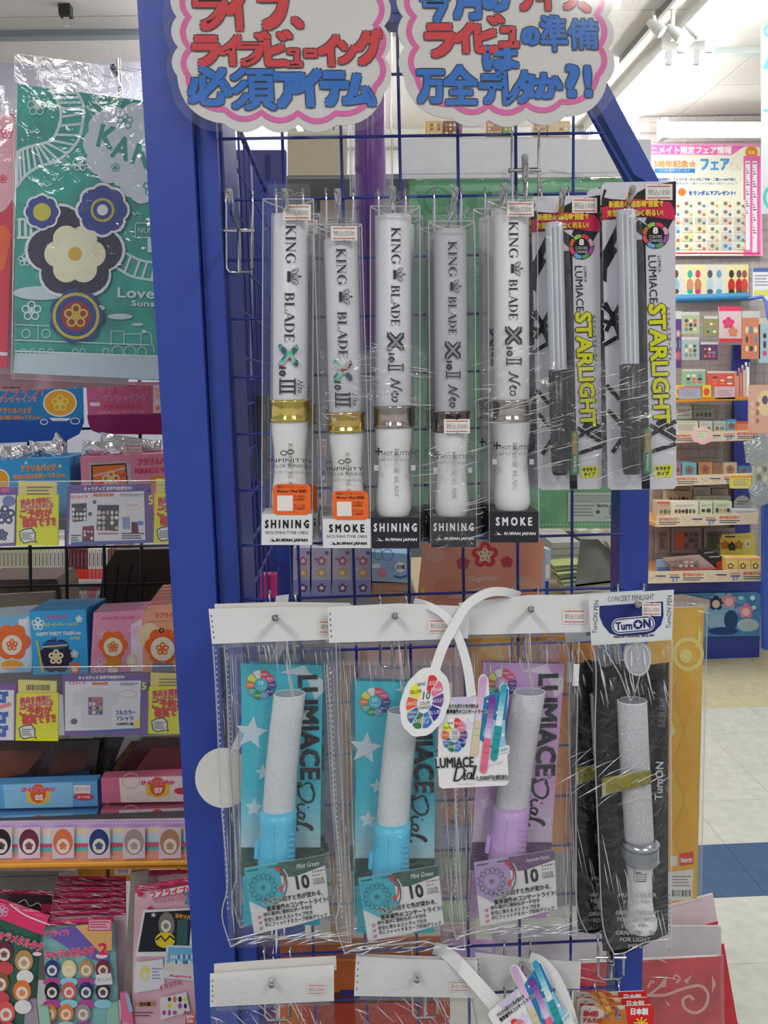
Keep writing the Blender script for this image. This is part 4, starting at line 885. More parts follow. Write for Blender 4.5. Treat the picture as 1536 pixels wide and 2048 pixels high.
def swing(label, tf, Y, straps):
    t = thing('swing_card', label, 'sign', 'hanging cards picturing three penlights', tuple(P(*tf(945,1570),Y)))
    m = M(tf); m.prism([(878,1400),(884,1396),(955,1393),(957,1358),(962,1350),(970,1349),(977,1358),(979,1392),(988,1386),(998,1390),(999,1372),(1004,1366),(1012,1368),(1018,1376),(1017,1400),(1009,1460),(1012,1490),(1020,1494),(1019,1506),(1015,1510),(1017,1565),(1012,1571),(884,1577),(878,1572),(876,1538),(870,1535),(870,1516),(876,1514)],Y,.0009,W('#e2e2e6',.3)); o = build('printed_card', m, t)
    m = M(tf)
    m.flat([(975,1392),(988,1386),(1017,1378),(1012,1440),(1010,1495),(990,1500),(960,1480),(958,1400)],Y,'#2f7fb4',1); m.flat([(975,1440),(1010,1440),(1010,1495),(990,1500),(965,1470)],Y,'#8fc4dc',2)
    m.flat([(905,1396),(955,1393),(940,1410),(915,1425)],Y,'#c9bfdc',1); m.star(935,1448,13,Y,'#d6cbe6',1,10)
    for x,y,r in ((975,1403,3),(994,1425,4),(1006,1470,5),(985,1440,3)): m.star(x,y,r,Y,'#eef4fa',3,10)
    pen(m,967,1358,948,1508,14,'#c79ccc','#d8c4d8','#cfc3a2',Y,4); pen(m,985,1398,967,1540,14,'#7a3a94','#d8c8e0','#de6a86',Y,4); pen(m,1008,1374,988,1515,14,'#3a9ab8','#e0ecee','#2f98a0',Y,4)
    m.text('クルクル回すと色が変わる',925,1412,64,8,Y,'#26262c',5,0,.25,0,('#f4f4f6',1)); m.text('簡単操作のコンサートライト!',934,1423,82,8.5,Y,'#26262c',5,0,.25,0,('#f4f4f6',1))
    wheel(m,909,1470,15,33,SC,Y,4,WN,.74,5); m.text('10',910,1465,9,9,Y,'#33333a',5); m.text('COLOR',910,1473,13,4,Y,'#44444c',5); m.text('CHANGE',910,1478,15,4,Y,'#44444c',5)
    m.text('LUMIACE',909,1525,76,20,Y,'#2a2a30',5,-2,.5)
    m.line([(914,1534),(908,1562)],3.4,Y,'#2a2a30',5,True); m.line([(912,1536),(926,1534),(928,1548),(918,1560),(907,1561)],3,Y,'#2a2a30',5,True); m.line([(931,1546),(928,1558),(933,1558)],2.6,Y,'#2a2a30',5,True); m.oval(932,1541,1.6,1.6,Y,'#2a2a30',5,8)
    m.line([(943,1546),(937,1546),(934,1555),(940,1557),(944,1546),(942,1557),(946,1557)],2.4,Y,'#2a2a30',5,True); m.line([(946,1556),(952,1534),(949,1534),(946,1556),(950,1557)],2.4,Y,'#2a2a30',5,True)
    m.text('ルミエースダイアル',932,1568,34,4,Y,'#66666e',5)
    m.text('1,500円(税別)',985,1556,62,11,Y,'#3a3a42',5,-2,.4,0,('#f6f6f8',1.2))
    m.prism([(985,1497),(1018,1490),(1018,1504),(987,1510)],Y-.0012,.0001,'#cfe0ea'); m.text('Mint Green',1002,1500,28,6,Y-.0014,'#2f6a70',5,-14,0,.3); m.text('Lavender Purple',983,1530,48,6,Y,'#b08ab8',6,-16,0,.3)
    build('card_print', m, o)
    for s in straps: strap(t,*s)
    return t
swing('upright swing card picturing three penlights between the second mint and lilac bags', idt, .672, [([(943,1392),(934,1330),(915,1270),(890,1232),(858,1212),(828,1203)],[.673,.674,.676,.678,.683,.70],(19,14))])
cr, sr = math.cos(math.radians(-38)), math.sin(math.radians(-38))
swing('tilted swing card at the bottom picturing three penlights', lambda x,y: (1040+(x-967)*cr*1.05-(y-1380)*sr*-0+ (x-967)*0 -(y-1380)*-.50*-1*-1, 1958+(x-967)*-.62*-1*-1+(y-1380)*.86), .680,
   [([(1000,2020),(960,1975),(915,1925),(890,1905),(868,1897)],[.689,.692,.697,.70,.712],(30,24)),([(1150,2070),(1135,2010),(1110,1955),(1085,1925),(1060,1915)],[.689,.691,.694,.70,.708],(22,20))])
t = thing('swing_card', 'plain white round swing tag beside the leftmost mint bag', 'sign', None, tuple(P(440,1556,.742)))
m = M(); m.prism([(447+57*math.cos(k*math.tau/36),1556+60*math.sin(k*math.tau/36)) for k in range(36)],.748,.0008,W('#cfccc8')); build('round_tag', m, t)
strap(t,[(470,1500),(520,1380),(560,1290),(566,1200)],[.748,.752,.757,.762],(16,16))
m = M(); m.prism([(552,1192),(578,1189),(576,1206),(550,1206)],.76,.0008,W('#cfcfd2')); single('paper_tab','small grey paper tab above the leftmost mint bag header','tab',m)

# ---------------------------------------------------------------- battery packs
def battery(k, dx, dy, Y, lb):
    tf = lambda x,y: (x+dx,y+dy)
    t = thing('battery_pack', lb, 'battery', 'battery packs on the bottom hook', tuple(P(*tf(1235,2100),Y)))
    m = M(tf); m.prism([(1162,2016),(1166,2012),(1200,2014),(1300,2010),(1308,2014),(1306,2110),(1160,2110)],Y,.001,W('#c9c3b8')); o = build('card', m, t)
    m = M(tf); m.flat([(1250,2012),(1308,2010),(1307,2062),(1262,2062),(1254,2040)],Y,'#cf2a2e',2); m.text('日本製',1279,2023,34,13,Y,'#ece6e2',3,0,.7)
    for a,c in ((0,'#e08a3a'),(1,'#e6a860'),(2,'#c85a34')): m.flat([(1190+a*14,2012),(1204+a*14,2012),(1250+a*4,2035),(1240+a*4,2040)],Y,c,1)
    m.flat([(1192,2042),(1230,2020),(1254,2018),(1262,2060),(1200,2060)],Y,'#c8783e',1)
    m.text('単4形',1182,2028,30,12,Y,'#c02c34',3,0,.5); m.text('アルカリ',1184,2041,36,9,Y,'#c02c34',3,0,.5); m.text('乾電池',1184,2053,30,9,Y,'#8a3040',3)
    for a in range(8): m.line([(1282,2046),(1282+14*math.cos(a*.8),2046+12*math.sin(a*.8))],3,Y,'#e8c040',4)
    m.oval(1180,2018,1.5,1,Y,'#502020',3,6)
    build('card_print', m, o)
    m = M(tf); m.tube([m.P(1207,2011,Y-.001),m.P(1212,2020,Y-.001),m.P(1210,2030,Y-.001),m.P(1220,2040,Y-.001)],.0004,'#8a8a8a',5); build('tear_line', m, t)
    for q in range(2):
        m = M(tf); m.lathe([(1215+q*30,2064,4),(1215+q*30,2067,12),(1215+q*30,2110,12)],Y-.007,mat('#b8863a',.3,.5),14); build('battery_cell', m, t)
battery(0,0,0,.745,'front battery pack, orange, red and white, at the bottom'); battery(1,-8,-15,.757,'second battery pack, just behind the front one'); battery(2,-14,-28,.769,'rearmost of the three battery packs')
GAIN = 1.28  # lifts the colours of these goods to make up for dim light
# ---------------------------------------------------------------- goods around and behind the stand
def deco(m, dec, Y):
    m.fine = True
    for n,d in enumerate(dec):
        k, a = d[0], d[1:]; L = 1+n*.11
        if k == 'r': m.fr(*a[:4], Y, mat(a[4],.5), L)
        elif k == 'p': m.flat(a[0], Y, mat(a[1],.5), L)
        elif k == 't': m.text(a[0],a[1],a[2],a[3],a[4],Y,mat(a[5],.5),L,a[6] if len(a) > 6 else 0,a[7] if len(a) > 7 else 0,0,a[8] if len(a) > 8 else None)
        elif k == 'o': m.oval(*a[:4], Y, mat(a[4],.5), L)
        elif k == 's': m.star(*a[:3], Y, mat(a[3],.5), L, 8)
        elif k == 'f': m.flower(*a[:3], Y, mat(a[3],.5), a[4] if len(a) > 4 else 2, L)
        elif k == 'l': m.line(a[0], a[1], Y, mat(a[2],.5), L, len(a) > 3)
        elif k == 'g': m.ring(*a[:5], Y, mat(a[5],.5), L)
        elif k == 'b':     # barcode x0,y0,x1,y1
            g = random.Random(int(a[0])); x = a[0]
            while x < a[2]: w = g.choice((1,1,2,2.5)); m.fr(x,a[1],min(a[2],x+w),a[3],Y,'#33333a',L); x += w+g.choice((1,1.5,2))
        elif k == 'd':     # rows of fine print x0,y0,x1,y1,n,colour
            for q in range(a[4]): y = a[1]+(a[3]-a[1])*q/a[4]; m.fr(a[0],y,a[2]-(q*7)%9,y+(a[3]-a[1])/a[4]*.4,Y,mat(a[5],.6),L)
        elif k == 'm':     # mosaic of muted colour patches x0,y0,x1,y1,nx,ny,colours
            g = random.Random(int(a[0]*7+a[1]))
            for i in range(a[4]):
                for j in range(a[5]):
                    x0 = a[0]+(a[2]-a[0])*i/a[4]; y0 = a[1]+(a[3]-a[1])*j/a[5]; w, h = (a[2]-a[0])/a[4], (a[3]-a[1])/a[5]
                    m.oval(x0+w/2,y0+h/2,w*g.uniform(.3,.5),h*g.uniform(.3,.5),Y,mat(g.choice(a[6]),.5),L,9)
    return m
def item(name, label, cat, shape, Y, d, col, dec=(), group=None, kind='', sleeve=None, rough=.5, metal=0):
    q = [(shape[0],shape[1]),(shape[2],shape[1]),(shape[2],shape[3]),(shape[0],shape[3])] if not isinstance(shape[0],(tuple,list)) else shape
    b = M().prism(q, Y, d, mat(col,rough,metal,kind))
    if not dec and not sleeve: return single(name, label, cat, b, group)
    t = thing(name, label, cat, group, tuple(P(sum(p[0] for p in q)/len(q), max(p[1] for p in q), Y)))
    pn = {'file':'printed_sheet','poster':'paper','bag':'pouch','book':'cover'}.get(cat,'body')
    o = build(pn, b, t)
    if dec: build('print', deco(M(), dec, Y), o)
    if sleeve:
        m = M(); m.sheet(sleeve, Y-.008, SLEEVE(), 14, 22, .003, .0025, 14, len(label)); m.sheet(sleeve, Y+d+.004, CLEAR(), 2, 2, 0, 0, 10, 1); build('clear_sleeve', m, t)
        m = M(); e = film('seam_film'); s4 = sleeve+[sleeve[0]]
        m.tube([m.P(x,y,Y-.008) for x,y in s4],.0005,e,5); crease_glints(m,[sleeve[0],sleeve[1],(sleeve[1][0],sleeve[1][1]+50),(sleeve[0][0],sleeve[0][1]+50)],Y-.012,7,len(label),60,10,.0006); build('sleeve_edge', m, t)
    return t
TEAL, PALE = '#2f8f84', '#bfd0d2'
tr_o = smooth([(150,180),(163,200),(167,227),(156,281),(117,320),(78,333),(50,352),(33,375)]); tr_i = smooth([(100,180),(114,200),(122,234),(107,276),(82,288),(68,291),(45,298),(33,306)])
dec = [('l',tr_o,6,PALE),('l',tr_i,6,PALE)]
for k in range(0,len(tr_o),2):
    dec.append(('l',[tr_i[k],(tr_o[k][0]*1.04-tr_i[k][0]*.04,tr_o[k][1]*1.04-tr_i[k][1]*.04)],5,PALE))
so = smooth([(245,503),(275,518),(300,524),(330,522),(380,515)]); si = smooth([(232,535),(262,552),(290,558),(325,562),(375,556)])
dec += [('l',so,5,PALE),('l',si,5,PALE)]+[('l',[so[k],si[k]],5,PALE) for k in range(0,len(so),3)]
dec += [('r',34,436,64,441,PALE),('r',34,472,66,478,PALE)]+[('r',x,436,x+6,478,PALE) for x in (36,48,59)]
dec += [('p',cloud([(178,262),(200,225),(245,218),(297,215),(345,225),(345,398),(300,402),(262,395),(240,372),(228,365),(195,350),(175,310)],.22),'#c3cbd2'),
 ('t','K',214,274,32,44,TEAL,14,1.5),('t','A',244,296,34,44,TEAL,17,1.5),('t','N',285,312,34,42,TEAL,18,1.5),('t','A',322,326,34,42,TEAL,18,1.5),
 ('f',73,213,19,PALE,2),('f',160,328,15,PALE,2),('f',250,243,16,TEAL,2),('f',231,335,9,TEAL,1.5),('f',303,375,17,TEAL,2.5),('f',49,520,13,PALE,2),('f',63,622,20,PALE,3),
 ('l',[(184,200),(188,207),(192,201),(197,208),(203,202),(207,204)],2,PALE),('l',[(60,260),(64,266),(69,261),(74,267),(80,262)],2,PALE),('l',[(76,366),(82,372),(87,366),(93,373),(104,367)],2,PALE),('l',[(264,424),(269,430),(274,425),(281,429)],2,PALE),
 ('l',[(271,446),(330,446)],1.5,PALE),('l',[(271,475),(330,475)],1.5,PALE),('l',[(271,446),(271,475)],1.5,PALE),('t','NUMA',297,461,42,11,PALE,3),('r',295,475,304,505,PALE),('r',297,440,303,446,PALE),
 ('t','Lovel',276,586,80,20,PALE,2,.6),('t','Sunsh',292,607,58,11,PALE,2,.4),('o',82,586,56,14,'#b3c6cb'),('o',240,633,25,6,'#b3c6cb'),('o',275,649,12,3,'#b3c6cb'),('o',196,616,14,6,'#b3c6cb'),
 ('p',[(30,706),(440,712),(449,766),(27,746)],'#a9bcc4'),('l',[(30,649),(98,652)],1.5,PALE),('l',[(30,680),(300,690)],2,PALE),('l',[(30,702),(326,713)],3,PALE),('l',[(76,650),(76,682)],1.2,PALE)]
for x in (52,92): dec.append(('g',x,667,9,9,1.5,PALE))
for x,r in ((47,6),(65,6),(83,6),(101,6),(150,6),(165,6),(212,7),(235,12),(260,12),(284,10)): dec.append(('g',x,703,r,r,1.3,PALE))
dec += [('l',[(222,690),(222,662),(248,662),(248,690)],1.5,PALE),('l',[(248,668),(282,668),(282,692)],1.5,PALE),('l',[(282,666),(296,664),(303,670),(304,690),(308,694),(308,704)],1.5,PALE),('r',284,660,292,666,PALE)]
# plain rosette, ribbon and tulip shapes where the printed figure stood
pet = lambda cx,cy,r,c,n=6: [('o',cx+r*.62*math.cos(a*math.tau/n),cy+r*.62*math.sin(a*math.tau/n),r*.48,r*.48,c) for a in range(n)]
dec += pet(150,500,92,'#c9d4d4')+pet(150,500,86,'#2b2840')+[('o',150,500,60,60,'#2b2840')]+pet(150,508,56,'#d8d4b4')+[('o',150,508,38,38,'#e2deba'),('o',150,508,14,14,'#c9a038')]
dec += pet(205,420,50,'#d8d8de',8)+pet(205,420,45,'#2d3f86',8)+[('o',205,420,32,32,'#2d3f86'),('g',205,420,24,24,5,'#b9a83a'),('o',205,420,11,11,'#d8d8de')]
dec += pet(84,424,34,'#d8d8de',8)+pet(84,424,30,'#2d3f86',8)+[('o',84,424,18,18,'#b9b03c')]
dec += pet(152,632,50,'#24407e',7)+[('g',152,632,47,47,6,'#b9a83a'),('o',152,632,30,30,'#8c2434'),('f',152,632,24,'#b9a83a',4)]
item('clear_file','teal printed clear file with railway and flowers, hanging left of the stand','file',[(35,168),(440,222),(449,768),(27,746)],1.0,.0012,TEAL,dec,'printed files in clear sleeves at left','mottle',[(29,107),(440,160),(455,778),(24,757)])
item('clear_file','red printed clear file cut off by the left edge of the photo','file',[(-60,225),(30,229),(14,736),(-70,732)],1.012,.0012,'#c63a50',[('p',cloud([(-40,260),(0,232),(24,232),(26,330),(10,420),(-40,420)],.15),'#d8a0ac'),('f',14,265,13,'#c63a50',2),('f',6,358,9,'#c63a50',2),('p',[(-40,460),(10,450),(24,470),(8,540),(-40,560)],'#d8603a'),('p',[(-40,700),(16,705),(14,712),(-40,708)],'#e2c0c8')],'printed files in clear sleeves at left','',[(-60,168),(36,172),(22,748),(-70,744)])
item('clear_file','pale pink sleeve edge showing below the teal file','file',[(-60,400),(300,420),(255,772),(-60,784)],1.06,.0012,'#b9929a',[('b',5,774,40,777)],'printed files in clear sleeves at left')
for k,(tx,ty,lb) in enumerate([(226,130,'dark chrome hook through the sleeve of the teal file'),(304,163,'dark chrome hook half hidden by the blue post, above the teal file')]):
    t = thing('chrome_hook', lb, 'hook', 'hooks of the left rack', tuple(P(tx+16,ty+40,1.2))); m = M(); a, b = P(tx,ty,.965), P(tx+14,ty+42,1.15)
    m.tube([b,a+(b-a)*.3+Vector((0,0,-.004)),a-Vector((0,0,.002)),a],[.0022,.0028,.0032,.003],CHROME(),10); build('prong', m, t); m = M(); m.tube([b+Vector((0,0,-.03)),b+Vector((0,0,.03))],.0025,CHROME(),8); build('wire_frame', m, t)

# left rack ------------------------------------------------------
BK, G_BOX = '#1c1a20', 'boxes standing on the left rack'
OR = '#e0843c'
t = thing('wire_rack','black wire rack behind the yellow cards at left','rack',None,tuple(P(150,1240,1.45)))
for x in (-10,60,133,208,283,350):
    m = M(); m.tube([P(x-4,760,1.45),P(x+8,1760,1.45)],.0028,mat(BK,.4),6); build('rack_wire', m, t)
for y in (860,930,1008,1097,1173,1500):
    m = M(); m.tube([P(-60,y+2,1.448),P(420,y-8,1.448)],.0022,mat(BK,.4),6); build('rack_wire', m, t)
item('header_board','blue backing board with red lettering and round orange badge above silver pouches','sign',[(-30,766),(165,764),(167,845),(158,868),(135,880),(-30,888)],1.36,.003,'#2a7ab0',[('p',[(-30,845),(20,838),(60,842),(100,836),(167,838),(166,846),(158,868),(135,880),(-30,888)],'#1f4c9c'),('t','ブライブ!',44,784,84,18,'#d0506c',-2,.5,('#e2d6dc',1)),('t','サンシャイン!!',34,799,76,12,'#c86478',-2,.3,('#e2d6dc',.8)),('t','アクリルバッジ',30,821,66,12,OR,-1,.5),('t','未来の僕らは知ってるよver.',36,835,94,9,OR,-1,.3),('o',120,806,34,28,'#d8dce0'),('o',120,806,31,25,'#d89a30'),('p',[(98,836),(142,836),(135,842),(105,842)],'#d8dce0'),('f',120,806,17,'#f0c860',3),('s',20,775,4,'#a8d8e8'),('s',150,775,4,'#a8d8e8'),('g',88,844,8,6,2,'#d8dce0'),('g',150,842,10,7,2,'#d8dce0')])
item('header_board','magenta backing board with red lettering beside the blue one','sign',[(172,764),(420,764),(420,870),(205,868),(185,862),(177,848)],1.35,.003,'#b45a80',[('p',[(174,830),(420,826),(420,870),(205,868),(185,862),(177,848)],'#7c2058'),('t','ラブライブ!',246,781,98,18,'#c84468',-2,.5,('#e6ccd6',1)),('t','サンシャイン!!',248,796,84,12,'#c86080',-2,.3,('#e6ccd6',.8)),('t','アクリルバッジ',242,812,76,11,'#c83a5a',-2,.5,('#e6ccd6',.8)),('t','MIRACLE WAVE ver.',244,824,94,6,'#d88aa0',-2,.2),('r',180,805,200,812,'#d8c8d0'),('r',306,770,345,826,'#d0c0c4'),('m',310,774,342,822,3,4,['#d8804a','#e0a890','#b83a50','#e8d0c8'])])
def foil(label, q, Y, seed, cat='bag', grp='silver foil pouches in the badge boxes', col='#bdbdc2'):
    m = M(); m.sheet(q, Y, mat(col,.22,1,'crinkle'), 14, 8, .012, .004, 26, seed); m.sheet(q, Y+.004, mat(col,.22,1,'crinkle'), 4, 3, -.006, .002, 26, seed+3)
    single('foil_pouch', label, cat, m, grp)
foil('flat bright silver pouch top at the far left of the blue badge box',[(-10,893),(63,891),(64,930),(-10,932)],1.24,1)
foil('upright crumpled silver pouch beside the flat bright one',[(58,880),(80,886),(90,930),(64,930)],1.27,2)
foil('wide crumpled silver pouch in the right half of the blue badge box',[(78,888),(126,884),(138,925),(80,930)],1.26,3)
foil('pointed silver pouch standing highest in the blue badge box',[(100,890),(113,862),(135,888),(134,920)],1.29,4)
foil('front silver pouch with a price sticker in the pink badge box',[(166,881),(250,890),(285,884),(282,920),(162,920)][:1]+[(282,888),(282,920),(162,920)],1.24,5)
foil('rear silver pouch with a folded corner in the pink badge box',[(201,864),(300,880),(300,912),(205,905)],1.28,6)
foil('right silver pouch in the pink badge box',[(285,880),(324,880),(320,912),(284,912)],1.26,7)
m = M(); m.prism([(247,889),(282,887),(284,908),(248,910)],1.222,.0003,W('#d8c8c4')); m.fr(249,891,280,892.5,1.222,'#c84a40'); m.fr(250,905,281,906.5,1.222,'#c84a40'); m.text('税込500',266,899,28,8,1.222,'#88888c'); single('price_sticker','white price sticker on the front silver pouch of the pink box','sticker',m)
item('badge_box','open blue badge box with orange lettering holding silver pouches','box',[(-30,922),(139,915),(142,1030),(-30,1030)],1.215,.10,'#3a90c6',[('t','アクリルバッジ',77,936,70,13,OR,-3,.6,('#f0e0d0',1)),('t','未来の僕らは知ってるよver.',80,952,106,10,OR,-3,.3,('#e8dcd0',.7)),('o',0,962,20,24,'#e2e6ea'),('o',0,962,17,21,'#e0962e'),('s',52,926,5,'#a8e0f0'),('s',120,932,5,'#a8e0f0')],G_BOX)
item('badge_box','open pink badge box with framed orange picture holding silver pouches','box',[(160,914),(420,903),(420,1030),(166,1030)],1.215,.10,'#d688a2',[('p',[(178,926),(252,922),(262,930),(264,985),(180,985)],'#b8b0b4'),('p',[(182,930),(252,926),(258,985),(184,985)],'#3a2a30'),('p',[(185,933),(250,929),(255,985),(187,985)],'#d87838'),('l',[(186,952),(250,936)],4,'#e8b0b8'),('l',[(190,970),(253,948)],5,'#d84a60'),('f',222,960,18,'#f0c890',4),('t','アクリルバッジ',314,922,76,14,'#d8305c',-3,.6,('#e8dce0',1)),('t','MIRACLE WAVE',312,940,86,10,'#d8305c',-3,.5,('#e8dce0',.8)),('o',316,962,18,10,'#c8922c')],G_BOX)
# info cards
CL = 'advance-order cards clipped to the left rack'
def yellow(x,y,w,h,Y,label,bars):
    S = w/84; T = lambda a,b: (x+a*S, y+b*h/104)
    item('order_slip_pad', label[0],'card',[T(3,-30),T(80,-27),T(80,6),T(3,6)],Y+.006,.003,'#d6c77c',[('b',*T(20,-20),*T(66,-8))] if bars else [('d',*T(20,-18),*T(70,2),3,'#77705a')],'cream order slips above the yellow cards')
    rd = '#c83030'
    item('order_card', label[1],'card',[T(0,0),T(84,-1),T(83,102),T(-2,101)],Y,.003,'#dcdc20',[('t','商品を確実に',*T(38,11),62*S,11,rd,-5,.5,('#f0f0e0',1)),('t','手に入れるためには',*T(40,21),66*S,10,rd,-4,.4,('#f0f0e0',1)),('t','ご予約が',*T(38,36),64*S,17,rd,-3,1,('#f0f0e0',1.2)),('t','確実です!!',*T(44,54),66*S,19,rd,-4,1,('#f0f0e0',1.2)),
      ('p',[T(4,74),T(14,68),T(30,66),T(38,76),T(37,90),T(41,97),T(32,94),T(14,98),T(7,92)],'#26242a'),('p',[T(6,75),T(15,70),T(29,68),T(36,77),T(35,89),T(37,94),T(31,92),T(15,96),T(9,91)],'#e0e0e2'),('d',*T(10,76),*T(34,92),4,'#44444a')],'yellow advance-order cards')
def infocard(pts, Y, label, inner, dec):
    item('info_card', label,'card',pts,Y,.004,'#6b4f96',[('p',inner,'#d2d2da')]+dec, CL)
infocard([(-40,974),(32,975),(30,1092),(-40,1092)],1.15,'white card with round blue pattern cut off at the left edge, upper card row',[(-40,992),(31,990),(28,1085),(-40,1090)],[('f',10,1030,20,'#34406e',5),('o',18,1002,13,11,'#6272a8'),('f',4,1070,12,'#34406e',4),('r',2,977,18,984,'#d06078')])
yellow(34,991,83,102,1.135,('cream order slips above the upper left yellow card','yellow card with red lettering, upper row, left one'),False)
infocard([(134,972),(300,967),(309,1085),(133,1094)],1.145,'purple-edged card with three small colour pictures, upper row',[(141,987),(288,982),(291,1085),(137,1089)],
  [('t','キャラグッズ 好評予約受付中!',216,977,96,8,'#e0dce8',-1,.3),('t','ラブライブ!',158,994,34,7,'#c84a60',-2,.3),('t','発売決定',207,990,42,6,'#d0602c',-1,.4),('d',240,988,288,994,2,'#66666e'),('p',[(143,1008),(173,1006),(173,1042),(145,1044)],'#3a3e4a'),('m',143,1014,173,1042,4,3,['#d8d8dc','#b8a89c','#5a5058','#c8bcb4']),('p',[(195,1010),(238,1010),(236,1062),(193,1060)],'#3a3e4a'),('m',194,1020,237,1061,5,4,['#d8d8dc','#b8a89c','#5a5058','#c8bcb4']),
   ('p',[(165,1053),(188,1051),(188,1084),(176,1088),(164,1086)],'#7a2a3a'),('m',166,1060,187,1080,3,3,['#d8d8dc','#3a3e4a','#c8bcb4']),('o',189,1004,4,4,'#5a5a78'),('o',180,1028,4,4,'#5a5a78'),('o',265,1010,19,10,'#e4c4cc'),('o',265,1010,17,8,'#ececf0'),('t','大人気!',265,1010,26,6,'#c84a60'),('p',[(244,1034),(258,1034),(260,1058),(246,1058)],'#8c94b8'),('p',[(263,1044),(275,1044),(277,1067),(263,1067)],'#5c2238'),('o',280,1046,7,4,'#5c7cc8'),
   ('d',142,1070,162,1084,3,'#33333a'),('d',196,1066,236,1072,1,'#c84a60'),('d',243,1066,288,1080,3,'#33333a'),('r',294,978,300,985,'#283a78'),('t','5',301,1000,8,18,'#d8d83c',0,.5),('p',[(142,1084),(290,1080),(291,1085),(142,1089)],'#4c64a8')])
yellow(309,987,83,102,1.132,('cream order slips above the upper right yellow card','yellow card with red lettering, upper row, half hidden by the blue post'),False)
infocard([(-40,1367),(33,1368),(30,1482),(-40,1482)],1.13,'card with three blue football shirts cut off at the left edge',[(-40,1380),(28,1380),(28,1480),(-40,1480)],[z for y in (1394,1435,1462) for z in (('p',[(-20,y-13),(-2,y-12),(6,y-10),(16,y-12),(17,y-2),(12,y-1),(12,y+12),(-20,y+12)],'#2f5aae'),('t','5' if y < 1440 else '9',2,y,5,8,'#dcdce4',0,.3))]+[('l',[(-10,1417),(22,1408)],8,'#d8788e')])
yellow(33,1388,84,96,1.115,('cream order slips with bar codes above the lower left yellow card','yellow card with red lettering, lower row, left one'),True)
infocard([(124,1350),(294,1349),(298,1470),(129,1472)],1.12,'purple-edged card picturing a white T-shirt, lower row',[(130,1363),(282,1361),(279,1458),(130,1462)],
  [('t','キャラグッズ 好評予約受付中!',203,1355,92,7,'#e0dce8',-1,.3),('t','ラブライブ!',154,1366,34,7,'#c84a60',-1,.3),('t','発売決定',200,1367,32,6,'#d0602c',-1,.4),('p',[(148,1385),(172,1376),(200,1376),(238,1386),(236,1408),(224,1410),(222,1456),(162,1456),(162,1410),(146,1412)],'#c6c6d0'),('r',176,1394,206,1430,'#8c7c8a'),('m',177,1395,205,1429,4,4,['#c84a60','#3a6ab0','#d8d8dc','#d8a04a','#4a3a50']),('o',256,1388,18,8,'#e4b4c0'),('o',256,1388,16,6,'#ececf0'),('o',148,1443,7,6,'#6a5a78'),
   ('t','フルカラー',251,1425,40,9,'#3a5aa0',-1,.4),('t','Tシャツ',250,1437,34,9,'#3a5aa0',-1,.4),('t','2,500円+税',250,1448,34,6,'#26262c',0,.3),('p',[(262,1460),(280,1432),(280,1460)],'#d8d04a'),('p',[(180,1461),(280,1456),(280,1462),(180,1466)],'#3a5aa0'),('t','5',288,1372,8,14,'#d8d83c',0,.5),('d',240,1366,276,1372,2,'#66666e')])
yellow(298,1374,84,96,1.112,('cream order slips above the lower right yellow card','yellow card with red lettering, lower row, half hidden by the blue post'),False)
for y0,y1,Y,lb in ((964,1092,1.128,'clear acrylic card pocket of the upper card row'),(1335,1475,1.108,'clear acrylic card pocket of the lower card row')):
    m = M(); m.rect(-40,y0,420,y1,Y,.001,CLEAR()); m.tube([P(-40,y0,Y),P(420,y0-4,Y)],.0009,film('seam_film'),5); single('card_pocket',lb,'rack',m)
# comics
spines = [(0,['#b8b48c','#c9c49c']*5,10,'cream and tan spined comic in the row behind the black wire rack'),(100-70,[],9,'')]
x = -4; k = 0
for n,w,top,bot,lb in ((8,8,'#bdb79a','#b39a6a','cream and tan spined comic behind the black wire rack'),(5,7.5,'#c4c4a4','#6e7450','pale and olive spined comic behind the black wire rack'),(3,8,'#c9c6bc','#77805a','ivory spined comic with olive foot behind the black wire rack'),(2,8,'#bcb8b0','#2c2c30','pale spined comic with black foot behind the black wire rack'),
        (5,7.6,'#6e3040','#d0402c','dark red spined comic with bright red foot'),(4,8,'#cdc8c0','#d25a5a','white spined comic with pink foot'),(1,8,'#cdc4bc','#b8a8a0','single white spined comic with red letters'),(4,7,'#7c5248','#d03c2c','brown spined comic with red foot')):
    for q in range(n):
        m = M(); m.rect(x+.4,1098,x+w-.4,1138,1.9,.11,mat(top,.6)); m.rect(x+.4,1138,x+w-.4,1162,1.9,.11,mat(bot,.6)); m.fr(x+w*.35,1106,x+w*.6,1132,1.9,mat('#6c6a68',.6)); single('comic_book', lb, 'book', m, 'comics behind the black wire rack'); x += w
m = M(); m.rect(-60,1162,215,1170,1.88,.2,'#b9b4b0'); m.rect(-60,1070,215,1076,2.08,.02,'#b9b4b0'); single('bookshelf_board','white shelf board under the comics behind the rack','shelf',m)
x = 122
for q in range(9):
    c = '#c46a84' if q in (6,7) else '#b3aaa4'; m = M(); m.rect(x,1182,x+8,1215,1.9,.11,mat(c,.6)); m.fr(x+2.5,1188,x+5.5,1205,1.9,'#77707a'); single('comic_book','pink spined comic on the lower shelf behind the rack' if q in (6,7) else 'grey spined comic on the lower shelf behind the rack','book',m,'comics on the lower shelf behind the rack'); x += 8.8
item('slotted_board','dark brown board with black slots behind the pink boxes','box',[(232,1100),(420,1096),(420,1250),(190,1250),(207,1140)],1.5,.02,'#4f4038',[('l',[(237,1130),(226,1218)],3,'#1c1618'),('l',[(264,1126),(248,1218)],3,'#1c1618'),('l',[(290,1150),(278,1218)],3,'#2c2420')],None,'cardboard')
item('cardboard_box','brown cardboard carton behind the left boxes','box',[(-40,1160),(112,1158),(122,1178),(126,1250),(-40,1250)],1.52,.1,'#5d4b3e',(),G_BOX,'cardboard')
